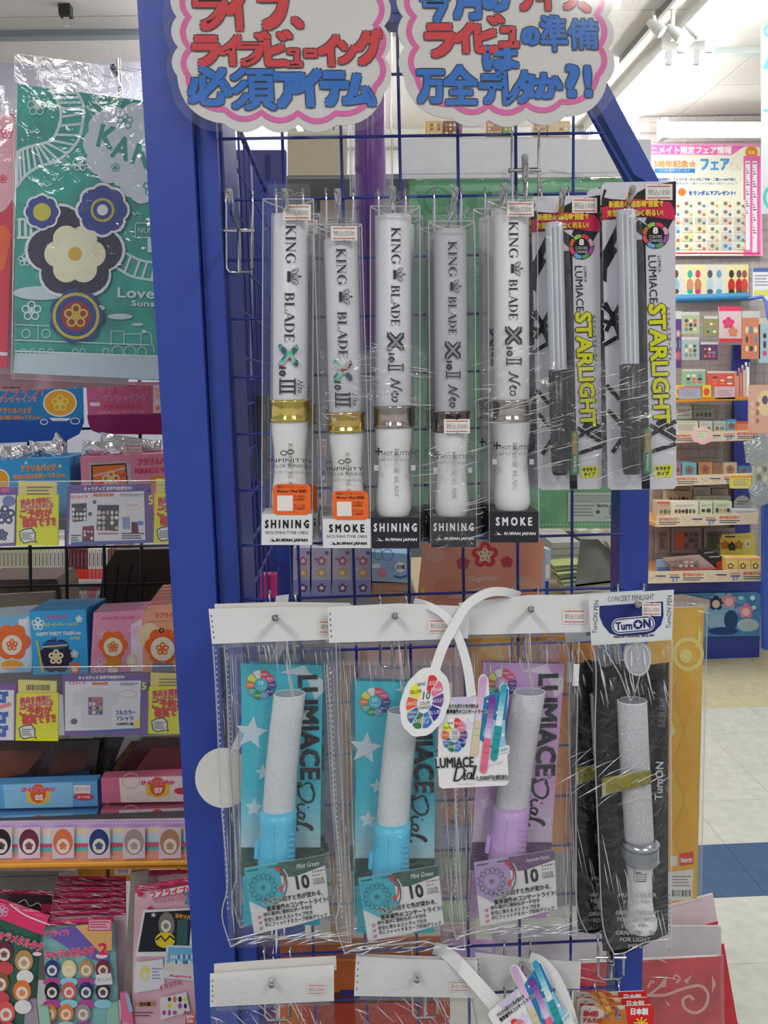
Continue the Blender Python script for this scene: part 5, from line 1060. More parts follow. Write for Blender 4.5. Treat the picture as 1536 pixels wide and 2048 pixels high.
item('cardboard_box','beige cardboard flap in front of the brown carton','box',[(-40,1192),(108,1184),(112,1230),(-40,1260)],1.42,.01,'#8c7d6a',(),G_BOX,'cardboard')
def charm(label, q, Y, d, col, dec, grp='keyring boxes on the left rack'): item('keyring_box', label, 'box', q, Y, d, col, dec, grp)
charm('white keyring box with blue and orange rosette at the left edge',[(-30,1236),(58,1230),(68,1290),(60,1365),(-30,1365)],1.235,.06,'#b9ccd8',[('p',[(-30,1236),(58,1230),(20,1262),(-30,1270)],'#6fa8cc'),('r',37,1238,57,1252,'#d8d0d0')]+pet(24,1284,34,'#d8683a')+[('o',24,1290,20,20,'#e4cfc0'),('f',24,1290,12,'#d8683a',3),('o',24,1330,22,10,'#d89a3c'),('p',[(-10,1350),(60,1330),(60,1350),(-10,1362)],'#7ab4d4')])
for k in (3,2,1):
    dx, dy = 9*k, -5*k
    charm('%s blue keyring box in the stack, counted from the front' % ('','second','third','rearmost')[k],[(60+dx,1222+dy),(176+dx,1219+dy),(180+dx,1340+dy),(64+dx,1340+dy)],1.23+.03*k,.025,'#3490c4',[('p',[(168+dx,1222+dy),(176+dx,1219+dy),(180+dx,1340+dy),(172+dx,1340+dy)],'#a84a3a')])
charm('front blue keyring box with white flowers and navy rosette',[(59,1223),(172,1219),(177,1352),(66,1352)],1.22,.03,'#3a98d0',[('f',76,1248,13,'#d0e0ea',2.5),('f',158,1238,7,'#d0e0ea',2),('t','ラブライブ!',114,1234,44,8,'#d8486c',-2,.4),('t','ハッピーパーティートレイン',120,1249,74,8,'#e0d86a',-2,.2),('t','HAPPY PARTY TRAIN ver.',118,1267,90,7,'#e0e8f0',-2,.3),('t','全9種',149,1276,20,7,'#e0e070')]+pet(112,1312,32,'#2c2a40')+[('o',112,1312,24,24,'#2c2a40'),('f',112,1314,15,'#d8c8a0',4),('o',110,1290,26,8,'#2f4c96'),('l',[(85,1294),(135,1290)],3,'#c8b850'),('g',108,1279,4,4,1.5,'#222228'),('o',149,1336,11,12,'#d8643c'),('o',149,1338,6,6,'#e6cfa8'),('f',149,1308,8,'#d0e0ea',2),('l',[(74,1282),(86,1346)],4,'#c8b43c')])
charm('glossy pink keyring box with orange rosette',[(187,1225),(288,1220),(288,1350),(180,1350)],1.22,.05,'#cf8aa8',[('p',[(262,1250),(284,1236),(286,1350),(262,1350)],'#e6cad6'),('t','ラブライブ!サンシャイン!!',236,1236,64,8,'#c05070',-3,.2),('f',204,1268,11,'#dcaabf',2),('f',270,1262,12,'#dcaabf',2),('f',200,1332,15,'#e0b4c8',2)]+pet(226,1290,27,'#d8672c')+[('o',226,1294,19,19,'#e8d2bc'),('f',226,1294,11,'#d8672c',3),('p',[(214,1316),(240,1316),(244,1336),(210,1336)],'#c88a34'),('r',216,1336,236,1350,'#dcd4d8'),('o',264,1322,11,14,'#e8c4a8'),('o',264,1322,6,7,'#e8dccc')])
for k in range(7,0,-1):
    charm('%s salmon keyring box edge above the peach one' % ('','lowest','second lowest','third lowest','middle','third highest','second highest','highest')[k],[(287+k*5,1220-k*6.5),(420,1216-k*6.5),(420,1345-k*4),(288+k*5,1345-k*4)],1.24+.022*k,.018,'#bc6a58' if k%2 else '#c67a66',[])
charm('peach keyring box with round orange rosette beside the blue post',[(287,1222),(420,1214),(420,1345),(286,1348)],1.215,.03,'#d69a7c',[('t','ラブライブ!',334,1230,48,10,'#c84a58',-2,.4),('o',300,1272,22,26,'#e0c4a0'),('l',[(292,1244),(360,1240)],2,'#c88070')]+pet(325,1292,33,'#d8602c')+[('o',325,1298,24,24,'#ead4be'),('f',325,1298,13,'#d8602c',3),('p',[(306,1326),(346,1326),(350,1348),(302,1348)],'#6c7898'),('s',350,1260,7,'#e0b43c'),('g',323,1261,5,5,2,'#222228')])
# dark packets and trays
for k,(q,Y,lb) in enumerate([([(-30,1484),(125,1482),(66,1562),(-30,1582)],1.205,'dark glossy card packet leaning at the far left'),([(104,1482),(200,1480),(186,1575),(58,1578)],1.195,'dark glossy card packet left of the middle'),([(186,1478),(248,1476),(210,1570),(176,1575)],1.215,'dark glossy card packet with bright edge in the middle'),([(284,1476),(420,1472),(420,1575),(215,1570)],1.21,'dark red glossy card packet behind the blue post')]):
    item('card_packet', lb,'packet',q,Y,.006,('#3e2c28','#34282a','#2c2a30','#4a2c30')[k],[('p',[(a*.6+sum(p[0] for p in q)/4*.4,b*.6+sum(p[1] for p in q)/4*.4) for a,b in q],('#6a4438','#4c322c','#3c3638','#7a4444')[k]),('b',q[3][0]+10,q[3][1]-12,q[3][0]+34,q[3][1]-4)],'dark card packets on the left rack','',None,.2)
item('side_panel_card','brown slanting cardboard side of the pink tray','box',[(262,1484),(300,1480),(228,1560),(202,1558)],1.22,.003,'#6a4a3e',(),None,'cardboard')
for k,(q,Y,lb) in enumerate([([(-30,1566),(66,1546),(66,1556),(-30,1576)],1.19,'navy card packet lying at the left of the blue tray'),([(20,1560),(178,1542),(182,1562),(20,1572)],1.188,'navy card packet with white bar code in the blue tray'),([(-30,1614),(172,1608),(178,1620),(-30,1632)],1.184,'pale blue packet edge between the two blue trays')]):
    item('card_packet', lb,'packet',q,Y,.005,('#20304e','#22365a','#7aa4c8')[k],[('b',90,1548,140,1555)] if k == 1 else [('d',-10,1618,90,1624,2,'#d8dce4')] if k == 2 else [],'dark card packets on the left rack')
for nm,x0,x1,y0,y1,c,c2,no,lbs in (('card_tray',-30,196,1570,1614,'#5c9ace','#7fb4dc','05',('upper blue card tray numbered 05','lower blue card tray under tray 05')),('card_tray',202,420,1556,1602,'#c46a88','#d8c8c4','07',('upper pink and cream card tray numbered 07','lower pink and cream card tray under tray 07'))):
    w = 98 if no == '05' else 336
    for k in range(2):
        yo = 0 if k == 0 else (62 if no == '05' else 64); cx = 76 if no == '05' else 315
        q = [(x0,y0+yo),(x1-2,y0+yo-8),(x1,y1+yo-2),(x0+2,y1+yo+4)]
        dec = [('p',[(x0+36,y0+yo),(x1-(50 if no == '05' else 0),y0+yo-6),(x1-(50 if no == '05' else 0),y1+yo),(x0+40,y1+yo+3)],c2),('p',[(cx-24,y0+yo+12),(cx+26,y0+yo+12),(cx+22,y0+yo+34),(cx,y0+yo+40),(cx-22,y0+yo+34)],'#d0b44c'),('o',cx,y0+yo+17,16,19,'#cf5a34'),('t',no,cx+2,y0+yo+25,15,10,'#f0e8e0',0,.7),('t','スクールアイドルコレクション',cx,y0+yo+9,66,9,'#d83a60',-1,.6,('#e8dce0',1))]
        if no == '05': dec += [('r',147,y0+yo,181,y0+yo+17,'#d4c8c8'),('t','税込150',164,y0+yo+8,28,7,'#88888e'),('o',167,y0+yo+24,20,7,'#c83a44'),('t','全78種',167,y0+yo+24,26,6,'#e8d8d8')]
        else: dec += [('o',364,y0+yo+26,16,7,'#c83a44'),('g',262,y0+yo+6,18,16,1.5,'#c8a890')]
        item('card_tray', lbs[k],'box',q,1.16+k*.002,.02,c,dec,'card trays on the left rack')
item('card_packet','pink and white packet edge between the two pink trays','packet',[(204,1606),(304,1602),(300,1618),(206,1622)],1.184,.01,'#cfa8b4',[('d',210,1608,280,1614,2,'#e8e4e8')],'dark card packets on the left rack')
# patterned shelf strip
rows = [('#c0a0d0',1645,1659),('#d6c8a0',1659,1669),('#c8c4cc',1669,1677),('#a8cfd8',1677,1689),('#d0607a',1689,1697),('#5cb0a8',1697,1705),('#e09080',1705,1724)]
dec = [('p',[(-30,a),(420,a-6),(420,b-6),(-30,b)],c) for c,a,b in rows]
for i in range(60): x = -20+i*7; dec.append(('o',x,1693-4*(x+30)/450,2.4,3,'#d0506c')); dec.append(('o',x,1716-5*(x+30)/450,1.2,1.2,'#ecc0b4')); dec.append(('o',x,1650-5*(x+30)/450,1.4,1.4,'#d8c4e4'))
for x,c in ((2,'#2c2430'),(58,'#6a2c40'),(126,'#cc6a44'),(198,'#2c3c70'),(268,'#9c8c84'),(340,'#a87a5c')):
    dec += [('p',[(x-22,1656),(x+22,1654),(x+22,1716),(x-22,1718)],'#cdb8c0'),('o',x,1684,20,26,c),('o',x,1692,13,15,'#e0cabc'),('f',x,1692,8,c,2.5)]
item('shelf_strip','striped pastel shelf edge strip with six plain rosettes above the orange edge','sign',[(-30,1645),(420,1638),(420,1716),(-30,1727)],1.10,.004,'#c8b8c8',dec)
m = M(); m.tube([P(-60,1731,1.10),P(430,1722,1.10)],.0042,mat('#d8942a',.3),12); m.rect(-60,1733,430,1738,1.105,.3,mat('#b8741c',.4)); single('shelf_edge','orange rounded shelf edge below the striped strip','shelf',m)
item('shelf_bar','orange shelf bar further back above the pink pouches','shelf',(150,1738,272,1762),1.45,.02,'#c8882c')
item('price_holder','small white price holder on the rear orange bar','sign',(229,1734,259,1750),1.43,.01,'#c9c4c0',[('m',236,1737,256,1747,4,3,['#88848a','#a09ca0'])])
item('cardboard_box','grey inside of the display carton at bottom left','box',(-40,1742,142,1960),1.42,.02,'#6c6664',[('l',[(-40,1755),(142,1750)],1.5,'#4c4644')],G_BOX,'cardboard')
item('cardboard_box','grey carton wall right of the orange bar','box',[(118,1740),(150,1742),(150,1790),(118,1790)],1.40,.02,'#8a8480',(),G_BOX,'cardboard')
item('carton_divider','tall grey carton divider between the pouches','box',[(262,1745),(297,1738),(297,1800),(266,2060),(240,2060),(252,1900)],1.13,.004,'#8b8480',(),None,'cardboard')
PK = 'character-free snack pouches at bottom left'
def pouch(label, q, Y, top, body, dec, th=12):
    T, R_ = q[0], q[1]
    b = M(); b.sheet(q, Y, mat(body,.25,0,'cloud'), 12, 14, .006, .0025, 20, len(label))
    t = thing('snack_pouch', label, 'bag', 'pink topped pouches at bottom left', tuple(P((q[2][0]+q[3][0])/2,q[2][1],Y)))
    b.sheet(q, Y+.006, mat(body,.3), 3, 3, -.004, .001, 20, 2); o = build('pouch', b, t)
    m = M(); m.sheet([T,R_,(R_[0],R_[1]+th),(T[0],T[1]+th)], Y-.002, mat(top,.2,0,'crinkle'), 14, 4, .004, .0025, 40, len(label), 0); crease_glints(m,[T,R_,(R_[0],R_[1]+th),(T[0],T[1]+th)],Y-.009,8,len(label),30,4,.0005); build('sealed_top', m, o)
    if dec: m = M(); deco(m, dec, Y-.0085); build('print', m, o)
HP = '#c03060'
for k in range(7,0,-1):
    pouch('%s pouch behind the front one in the pink topped stack' % ('','first','second','third','fourth','fifth','sixth','seventh, rearmost')[k], [(98+k*2.4,1836-k*12),(252,1830-k*11),(254,2000),(92,2000)],1.135+.012*k,HP if k%2 else '#b02c5a','#c8a8b4',[('r',186,1842-k*11,246,1850-k*11,'#d0486c'),('d',192,1844-k*11,238,1849-k*11,1,'#e8c0cc')] if k in (2,4) else [],10)
hairs = ['#2e3a78','#d8c890','#b88a5c','#7a3040','#26242e','#cf5a5a','#2c3a60','#3c2c3c','#d8843c','#d87840','#9a8a8c']
dec = [('p',[(86,1864),(150,1852),(216,1905),(216,1930),(150,1905)],'#6a5aa8'),('p',[(150,1852),(224,1842),(224,1900),(200,1905)],'#d8a868'),('t','ラブライブ!',112,1866,50,12,'#d83a60',-4,.5,('#e8e0e4',1)),('r',176,1838,223,1862,'#cf3a5c'),('r',178,1840,221,1860,'#e0a0b0'),('d',180,1843,219,1858,3,'#c03050'),('t','キャラメタルタグ',140,1906,98,19,'#d84468',-5,.9,('#eadfe4',1.6)),('t','2',206,1898,17,22,'#d8304c',-4,1,('#eadfe4',1.6)),('o',203,1912,12,5,'#e0d0d4')]
for k in range(11):
    x, y = 104+(k%4)*34-(6 if k > 7 else 0), (1938,1982,2026)[k//4]; dec += [('o',x,y,15,18,hairs[k]),('o',x,y+3,10,11,'#e6d2c4'),('f',x,y+3,6,hairs[k],2),('o',x,y+26,18,9,('#a84a8c','#8cc4d4')[k%2])]
dec += [('p',[(191,1950),(222,1946),(225,1968),(193,1971)],'#dcd4d4'),('t','税込300',208,1959,28,8,'#88888e',-3)]
pouch('front metal tag pouch with pink sealed top and rows of round rosettes',[(80,1842),(228,1832),(240,2070),(104,2075)],1.125,HP,'#7fb4b4',dec,12)
dec = [('p',[(-20,1800),(100,1830),(84,1870),(-20,1830)],'#d83a68'),('l',[(20,1808),(50,1830),(100,1850)],3,'#d8d0d8',1),('f',5,1822,12,'#b8a8c0',2),('t','キャラメタルタグ',36,1880,104,18,'#d84468',18,.9,('#eadfe4',1.6)),('o',74,1908,9,4,'#e0d0d4')]
for x,y,c in ((8,1905,'#6a2c40'),(48,1922,'#b88a5c'),(0,1965,'#8a5a3c'),(44,1982,'#d8743c'),(12,2025,'#cf5a5a')): dec += [('o',x,y,18,22,c),('o',x,y+4,12,13,'#e6d2c4'),('f',x,y+4,7,c,2),('o',x+2,y+32,17,14,'#c04a50' if x < 30 else '#d8d4d4')]
pouch('dark green and red metal tag pouch leaning at the left edge',[(-24,1788),(84,1824),(70,2075),(-24,2075)],1.12,'#d84070','#355c50',dec,10)
pouch('dark pouch with ornamental scrolls behind the leaning one',[(-24,1778),(104,1782),(104,1860),(-24,1860)],1.17,'#a02850','#3a2c34',[('l',[(36,1806),(50,1800),(60,1812),(76,1806),(84,1816)],2,'#b8b0b8',1),('r',82,1808,104,1826,'#a83050')],9)
dec = [('l',[(300,1790),(380,1776)],12,'#e8dce0'),('t','ラブライブ!',338,1784,76,14,'#d83a60',-6,.7),('t','サンシャイン!!',336,1799,60,11,'#d86080',-6,.4),('t','2',374,1797,12,20,'#3a8aa8',-4,.6),('o',281,1788,6,6,'#c83050'),('o',300,1818,5,5,'#c83050'),('p',[(286,1820),(388,1816),(382,1912),(271,1913)],'#d8d8dc'),('p',[(290,1825),(384,1820),(378,1903),(276,1904)],'#262830'),('s',307,1830,6,'#c8c8d0'),('p',[(355,1840),(376,1838),(374,1895),(352,1896)],'#3a5a5c'),('o',333,1850,16,26,'#7c7470'),('o',332,1852,10,12,'#e6d2c4'),('f',332,1852,6,'#7c7470',2),('o',330,1880,20,16,'#d8c030'),('l',[(312,1880),(322,1872),(330,1882),(340,1872),(350,1880)],4,'#26242a'),('t','ヨキソバ',366,1833,30,9,'#e0a03c',8,.5),
  ('p',[(333,1890),(396,1892),(390,1962),(326,1956)],'#dcdce0'),('p',[(337,1894),(392,1896),(387,1945),(331,1942)],'#6aaed0'),('p',[(333,1925),(388,1927),(387,1946),(331,1943)],'#d0ccc4'),('m',340,1908,386,1930,9,2,['#e0e4e8','#4a6a98','#c0d0dc']),('t','Aqours',360,1953,44,6,'#c83a50',4,.3),('p',[(270,1925),(326,1918),(330,1976),(268,1986)],'#d4d4d8'),('o',290,1946,10,16,'#d8c878'),('o',290,1950,6,8,'#e6d2c4'),('d',304,1936,324,1962,4,'#8c8cb0'),('t','メモリアル',340,1970,44,9,'#c83a80',-16,.4,('#eadfe4',1)),('p',[(320,1996),(372,1984),(380,2022),(322,2040)],'#d4d0d0'),('m',323,1992,376,2032,5,3,['#a84a9c','#3a3040','#d8c840','#d86a50','#e0d0c8']),('r',270,2004,310,2012,'#a8844c'),('t','全33種',290,2008,22,8,'#40201c',0,.4),('d',268,2024,306,2036,2,'#66464c'),('r',371,2028,389,2048,'#d03038'),('t','BAN',380,2033,14,7,'#f0e8e8',0,.4),('t','DAI',380,2042,12,7,'#f0e8e8',0,.4)]
pouch('tall white pouch with four photo prints beside the blue post',[(270,1772),(394,1752),(400,2075),(262,2075)],1.115,HP,'#d2a8b4',dec,14)
pouch('pouch with pink top behind the tall white one',[(296,1740),(420,1738),(420,1800),(296,1800)],1.16,'#c03060','#c8b8bc',[],12)
item('box_flap','mint green rounded flap of the open carton below the front pouch','box',[(80,2012),(96,2014),(104,2075),(82,2075)],1.11,.003,'#8cb8a4')
item('box_flap','mint green flap right of the front pouch','box',[(214,2022),(222,2008),(236,2004),(240,2075),(214,2075)],1.112,.003,'#8cb8a4')
item('box_flap','pink printed carton corner beside the tall white pouch','box',[(240,1986),(256,1984),(266,2040),(268,2075),(244,2075)],1.108,.003,'#d86a94',[('p',[(250,1986),(257,1988),(266,2022),(258,2026)],'#8cb4cc'),('f',252,2050,7,'#e8a0bc',2)])
item('box_flap','lilac grey carton flap at the bottom left corner','box',[(52,2000),(72,1998),(80,2075),(46,2075)],1.114,.003,'#9a8a9c')

for y,Y,lb in ((1358,1.2,'wire rack shelf under the keyring boxes, hidden behind the cards'),(1640,1.15,'shelf board under the card trays, behind the striped strip'),(1035,1.2,'shelf under the badge boxes, behind the upper cards')):
    z = P(100,y,Y)[2]; m = M(); m.box(-.62,-.165,Y-.03,Y+.30,z-.012,z,mat('#5a5860',.5)); single('rack_shelf', lb, 'shelf', m)

GAIN = 1.36  # colours lifted further, standing in for light lost behind the grid
# ---------------------------------------------------------------- behind the wire grid
PP = mat('#6a3c86',.2)
t = thing('island_rack','grey back of a low rack behind the wire grid, carrying the beige carton','rack',None,tuple(P(800,900,2.45)))
a, b = P(560,352,2.45), P(1180,352,2.45); m = M(); m.box(a[0],b[0],2.45,2.5,0,a[2],mat('#64666a',.6)); build('back_panel', m, t)
m = M(); m.rect(846,274,1144,352,2.0,.45,mat('#b9b9bc',.6)); build('top_box', m, t)
m = M(); m.rect(575,352,830,358,2.2,.26,mat('#77797a',.6)); build('top_ledge', m, t)
z = P(1200,1186,1.3)[2]; m = M(); m.box(.09,.42,1.22,1.62,z-.012,z,mat('#b8a888',.5)); single('rack_shelf','board under the green card stack behind the grid','shelf',m)
item('hanging_packet','dark blue packets beyond the side grid, upper','packet',(455,300,572,790),1.47,.02,'#4a5080',[('r',470,320,480,780,'#8c8ca8'),('r',500,330,506,760,'#a49cb0'),('r',530,310,540,780,'#303868')])
item('hanging_packet','dark blue packets beyond the side grid, lower','packet',(455,960,600,1290),1.47,.02,'#343a68',[('r',480,980,492,1200,'#6c6c8c'),('r',540,960,548,1280,'#22284c')])
t = thing('poster_tube','tall purple rolled poster in clear film behind the wire grid','poster',None,tuple(P(742,700,1.15)))
m = M(); m.lathe([(738,-260,31),(740,300,31),(746,700,31)],1.15,PP,20); build('roll', m, t)
m = M(); m.lathe([(738,-270,44),(742,300,44),(748,720,40)],1.15,CLEAR(),20,1,False)
for x in (697,781): m.tube([P(x,-200,1.12),P(x+6,720,1.12)],.0007,film('seam_film'),5)
build('clear_sleeve', m, t)
item('carton','beige carton on a far shelf, seen left of the purple poster tube','box',(575,262,694,351),2.2,.2,'#aea58e',[('r',575,262,694,268,'#c4bca6')])
0 and item('display_case','dark grey case below the beige carton behind the grid','box',(590,352,830,560),2.21,.2,'#56585a',[('r',590,352,830,357,'#77797a')])
item('hanging_card','pale tan card between the first two boxed penlights','card',[(640,402),(662,394),(702,396),(708,452),(640,452)],.92,.001,'#c4b294',[('l',[(656,440),(700,438)],1.5,'#8a7c66')])
# large green file with white header
GRN = '#62a070'
dec = [('p',[(830,365),(1280,362),(1282,380),(830,384)],'#7cb48a')]
g = random.Random(4)
for k in range(26):
    x, y, r = g.uniform(835,1270), g.uniform(390,960), g.uniform(14,38); dec.append(('g',x,y,r,r,3,g.choice(['#74b082','#569464','#80b68c'])))
for k in range(10): dec.append(('f',g.uniform(835,1080),g.uniform(400,1030),g.uniform(12,24),'#84ba90',3))
dec += [('r',1136,985,1277,1043,'#b4beb2'),('d',1140,990,1272,1006,5,'#6c766c'),('t','Sanrio',1205,1011,22,6,'#444c44',0,.4),('d',1140,1010,1190,1036,4,'#7a847a'),('b',1218,1010,1274,1030),('t','4 973307 365201',1240,1035,60,5,'#444c44'),('o',1196,1024,4,4,'#444c44')]
for k in range(60): dec.append(('r',840+k*7,1048,842+k*7,1051,'#b8cfbc'))
item('clear_file','large green patterned file in a clear sleeve behind the grid, with bar code','file',[(818,360),(1292,355),(1290,1056),(828,1058)],1.10,.0015,GRN,dec,None,'mottle',[(800,340),(1300,338),(1296,1062),(820,1064)])
item('header_board','white header board of the green file, above it','sign',[(800,277),(1302,279),(1302,352),(800,358)],1.09,.002,'#d2d2d6',[('l',[(802,348),(1300,344)],1.5,'#b4b4ba')])
t = thing('chrome_hook','dark steel hook seen from behind in front of the white header board','hook',None,tuple(P(1050,385,1.0))); m = M(); m.tube([P(1049,312,1.05),P(1051,330,1.03),P(1052,392,1.02)],[.0025,.003,.003],mat('#77777c',.2,1,'steel'),8); build('prong', m, t); m = M(); m.tube([P(1017,341,1.02),P(1078,339,1.02)],.0022,mat('#55555c',.25,1,'steel'),8); build('crossbar', m, t)
for k,(x0,x1,c) in enumerate([(850,884,'#d8b070'),(886,924,'#8c5a48'),(972,1004,'#b88a66'),(1006,1024,'#7c9a5c'),(1066,1094,'#c8a880'),(1096,1140,'#d8b48c')]):
    item('small_packet','%s in the row above the white header board' % ['yellow packet','brown packet beside the yellow one','light brown packet','narrow green packet','tan packet left of the peach one','peach packet'][k],'packet',(x0,242,x1,273),2.0,.02,c,[('m',x0+3,246,x1-3,270,4,3,['#d8c0a0','#a0785c','#e0ccb0'])],'small packets seen between sign and header board')
# four little boxes, light blue box, peach file
for k,(x0,x1) in enumerate([(586,620),(623,662),(665,703),(706,742)]):
    item('figure_box','%s white figure box of the row under the boxed penlights' % ['leftmost','second','third','rightmost'][k],'box',(x0,1096,x1,1192),1.22,.09,'#a8a4b8',
      [('r',x0,1160,x1,1192,'#8488b4')]+[z for yy,c in ((1122,'#a86a78'),(1146,'#c8a050'),(1176,'#5c4a6c')) for z in (('f',x0+20,yy,9,c,3.5),('o',x0+20,yy,4,4,'#d8c4b8'))]+[('s',x0+8,1118,4,'#8a6ab0'),('s',x0+30,1106,5,'#6c4a94'),('d',x0+4,1136,x0+12,1150,2,'#c8b4a0')],'white figure boxes behind the grid')
item('figure_box','pale blue box with round label behind the grid, right of the white boxes','box',[(744,1104),(822,1108),(822,1166),(744,1162)],1.21,.09,'#86a8c8',[('g',756,1108,9,12,1.5,'#5c7ca4'),('g',775,1110,12,12,1.5,'#5c7ca4'),('o',752,1132,9,5,'#d0d4da'),('f',764,1146,10,'#c88088',3),('s',781,1134,4,'#b8a0a8'),('o',801,1134,11,11,'#ccd0d8'),('t','全7種',801,1134,17,8,'#44507a',0,.3),('l',[(788,1152),(800,1156),(814,1151)],4,'#3a5a96')])
item('tan_box','plain tan box below the pale blue one behind the grid','box',(744,1166,822,1206),1.22,.09,'#a08468',[('l',[(744,1180),(822,1184)],1.2,'#7c644c')])
item('clear_file','peach printed file with pale lettering and yellow tabs behind the grid','file',[(846,1086),(1088,1082),(1083,1204),(832,1222)],1.05,.0015,'#d98f76',[('o',870,1110,20,14,'#e0a08a'),('o',1050,1170,24,18,'#e0a08a'),('o',900,1180,30,22,'#d48468'),('f',970,1110,26,'#c43a44',7),('f',970,1110,14,'#dcc4a0',4),('f',926,1126,13,'#b84450',4),('f',1014,1124,12,'#b84450',4),('t','Gilgamesh',968,1158,62,13,'#e6b8a4',-2,.4),('r',841,1174,850,1196,'#d0b450'),('p',[(890,1196),(968,1170),(1000,1196)],'#e2a692')],'printed files behind the grid','',None)
item('pouch_packet','pale blue glossy packet right of the peach file','packet',[(1090,1098),(1102,1100),(1101,1150),(1096,1205),(1090,1205)],1.09,.02,'#9cb4cc',[('r',1091,1130,1099,1156,'#d8dce4'),('r',1090,1162,1098,1190,'#2c4ea0')])
item('postcard_box','grey box of cards seen through the grid near the right post','box',[(1104,1086),(1160,1084),(1162,1128),(1106,1132)],1.40,.2,'#9a9a98',[('l',[(1104,1098),(1160,1096)],2,'#7c7c7a'),('l',[(1106,1112),(1160,1110)],2,'#7c7c7a')])
m = M()
for k in range(7): m.prism([(1108+k*4,1132+k*8),(1168+k*16,1128+k*6),(1172+k*16,1134+k*6),(1110+k*4,1140+k*8)],1.33-.012*k,.05,mat(['#a8b070','#6c7258','#b4bc84','#54584c','#9aa468','#8c8a80','#a8a498'][k],.5))
single('card_stack','stack of pale green cards behind the grid near the right post','card',m)
m = M(); zz = [(1160,1064),(1176,1060),(1190,1068),(1206,1062),(1222,1072),(1236,1092),(1246,1102),(1252,1118),(1262,1128),(1268,1146),(1280,1160),(1284,1178),(1272,1182),(1262,1160),(1250,1146),(1240,1124),(1226,1104),(1214,1084),(1196,1078),(1160,1078)]
m.prism(zz,1.25,.03,W('#bcbcb8')); t = thing('folded_card','white zigzag folded card above the green card stack','card',None,tuple(P(1220,1180,1.25))); build('zigzag_panel', m, t)
m = M(); m.prism([(1162,1079),(1196,1079),(1226,1106),(1262,1162),(1262,1180),(1150,1180)],1.27,.003,mat('#6f7474',.3,0,'mottle')); build('inner_panel', m, t)
item('acrylic_case','dark case with slots behind the wire, left of the first boxed penlight','box',(484,790,534,962),1.12,.03,'#3c3e42',[('o',500,905,9,7,'#3a56a0'),('r',528,810,531,840,'#6c6e74')])
item('hanging_packet','magenta packet seen through the side grid','packet',(520,1150,552,1200),1.18,.02,'#b8306c')
for k,(q,c,lb) in enumerate([((634,880,652,912),'#b8a4a8','pinkish hanging packet in the narrow gap between two boxes'),((634,916,652,964),'#8c88a8','lilac hanging packet in the narrow gap between two boxes'),((634,968,652,1026),'#b4b0b8','pale hanging packet in the narrow gap between two boxes'),((634,1032,654,1092),'#8ca0b8','bluish hanging packet low in the narrow gap between two boxes')]):
    item('hanging_packet',lb,'packet',q,1.15,.01,c,[('m',q[0]+2,q[1]+3,q[2]-2,q[3]-3,2,4,['#d8d0d4','#5c5a78','#c08a98'])],'packets hanging behind the gap between boxes')
# behind the lower row
item('clear_file','grey lilac file behind the leftmost mint bags','file',[(486,1296),(676,1292),(682,1690),(498,1900)],1.0,.0015,'#857c8c',[('l',[(520,1300),(530,1880)],3,'#978e9c'),('l',[(600,1300),(606,1800)],2,'#756c7c')],'printed files behind the grid')
item('clear_file','orange brown file showing between the two mint bags','file',[(650,1290),(700,1290),(706,1880),(662,1884)],1.02,.0015,'#ad7c48',[('o',680,1420,20,90,'#c08c50'),('o',682,1600,18,70,'#b4563c'),('r',650,1290,720,1330,'#c8b8b0')],'printed files behind the grid')
item('clear_file','pale pink file behind the second mint bag','file',[(700,1240),(938,1240),(934,1560),(706,1600)],1.04,.0015,'#b09ca4',[('r',700,1290,938,1330,'#d0b0a8'),('l',[(720,1340),(726,1590)],3,'#a08c98')],'printed files behind the grid')
item('clear_file','orange file behind the lilac bag','file',[(940,1240),(1196,1236),(1186,1700),(948,1720)],1.03,.0015,'#c78a3e',[('o',1000,1290,40,30,'#d8a850'),('o',1168,1400,20,60,'#b87a34'),('o',1160,1560,22,60,'#d09a50'),('l',[(1150,1300),(1180,1420)],3,'#8c5a2c'),('l',[(1150,1480),(1176,1380)],3,'#8c5a2c'),('f',1100,1300,24,'#b49ab8',5)],'printed files behind the grid')
for k,(y0,y1,c,lb) in enumerate([(1572,1602,'#c08a88','top foil packet in the gap between mint and lilac bags'),(1604,1650,'#c49a80','tan foil packet in the gap between mint and lilac bags'),(1654,1704,'#a4a8b8','silvery foil packet in the gap between mint and lilac bags'),(1708,1752,'#a8b494','pale green foil packet in the gap between mint and lilac bags'),(1756,1796,'#b08a88','dull pink foil packet in the gap between mint and lilac bags'),(1800,1846,'#a4c084','bright green foil packet in the gap between mint and lilac bags'),(1850,1896,'#c8a8a4','lowest pink foil packet in the gap between mint and lilac bags')]):
    m = M(); m.sheet([(880,y0),(950,y0-4),(952,y1-3),(882,y1)],1.0,mat(c,.25,.5,'crinkle'),8,6,.008,.004,50,k); m.sheet([(880,y0),(950,y0-4),(952,y1-3),(882,y1)],1.004,mat(c,.4),3,3,-.003,0,50,k); single('foil_packet',lb,'packet',m,'foil packets behind the grid')
item('clear_file','orange file at the bottom between the two blank headers','file',[(560,1880),(900,1872),(900,2100),(560,2100)],1.05,.0015,'#b8622e',[('r',560,1880,900,1918,'#9c5c3c'),('l',[(560,1922),(900,1916)],3,'#d08038'),('r',600,1985,880,2006,'#5a2c1c'),('p',[(600,2008),(900,2004),(900,2100),(600,2100)],'#b04434'),('r',680,1980,720,1990,'#2c3480'),('o',500,1890,30,20,'#5a3a2c')],'printed files behind the grid')
item('foil_pack','glossy lilac packet below the foil column','packet',[(900,1886),(990,1890),(992,1915),(905,1918)],.98,.01,'#c4a0d0',[('p',[(925,1890),(985,1894),(984,1906)],'#e0d4e4')])
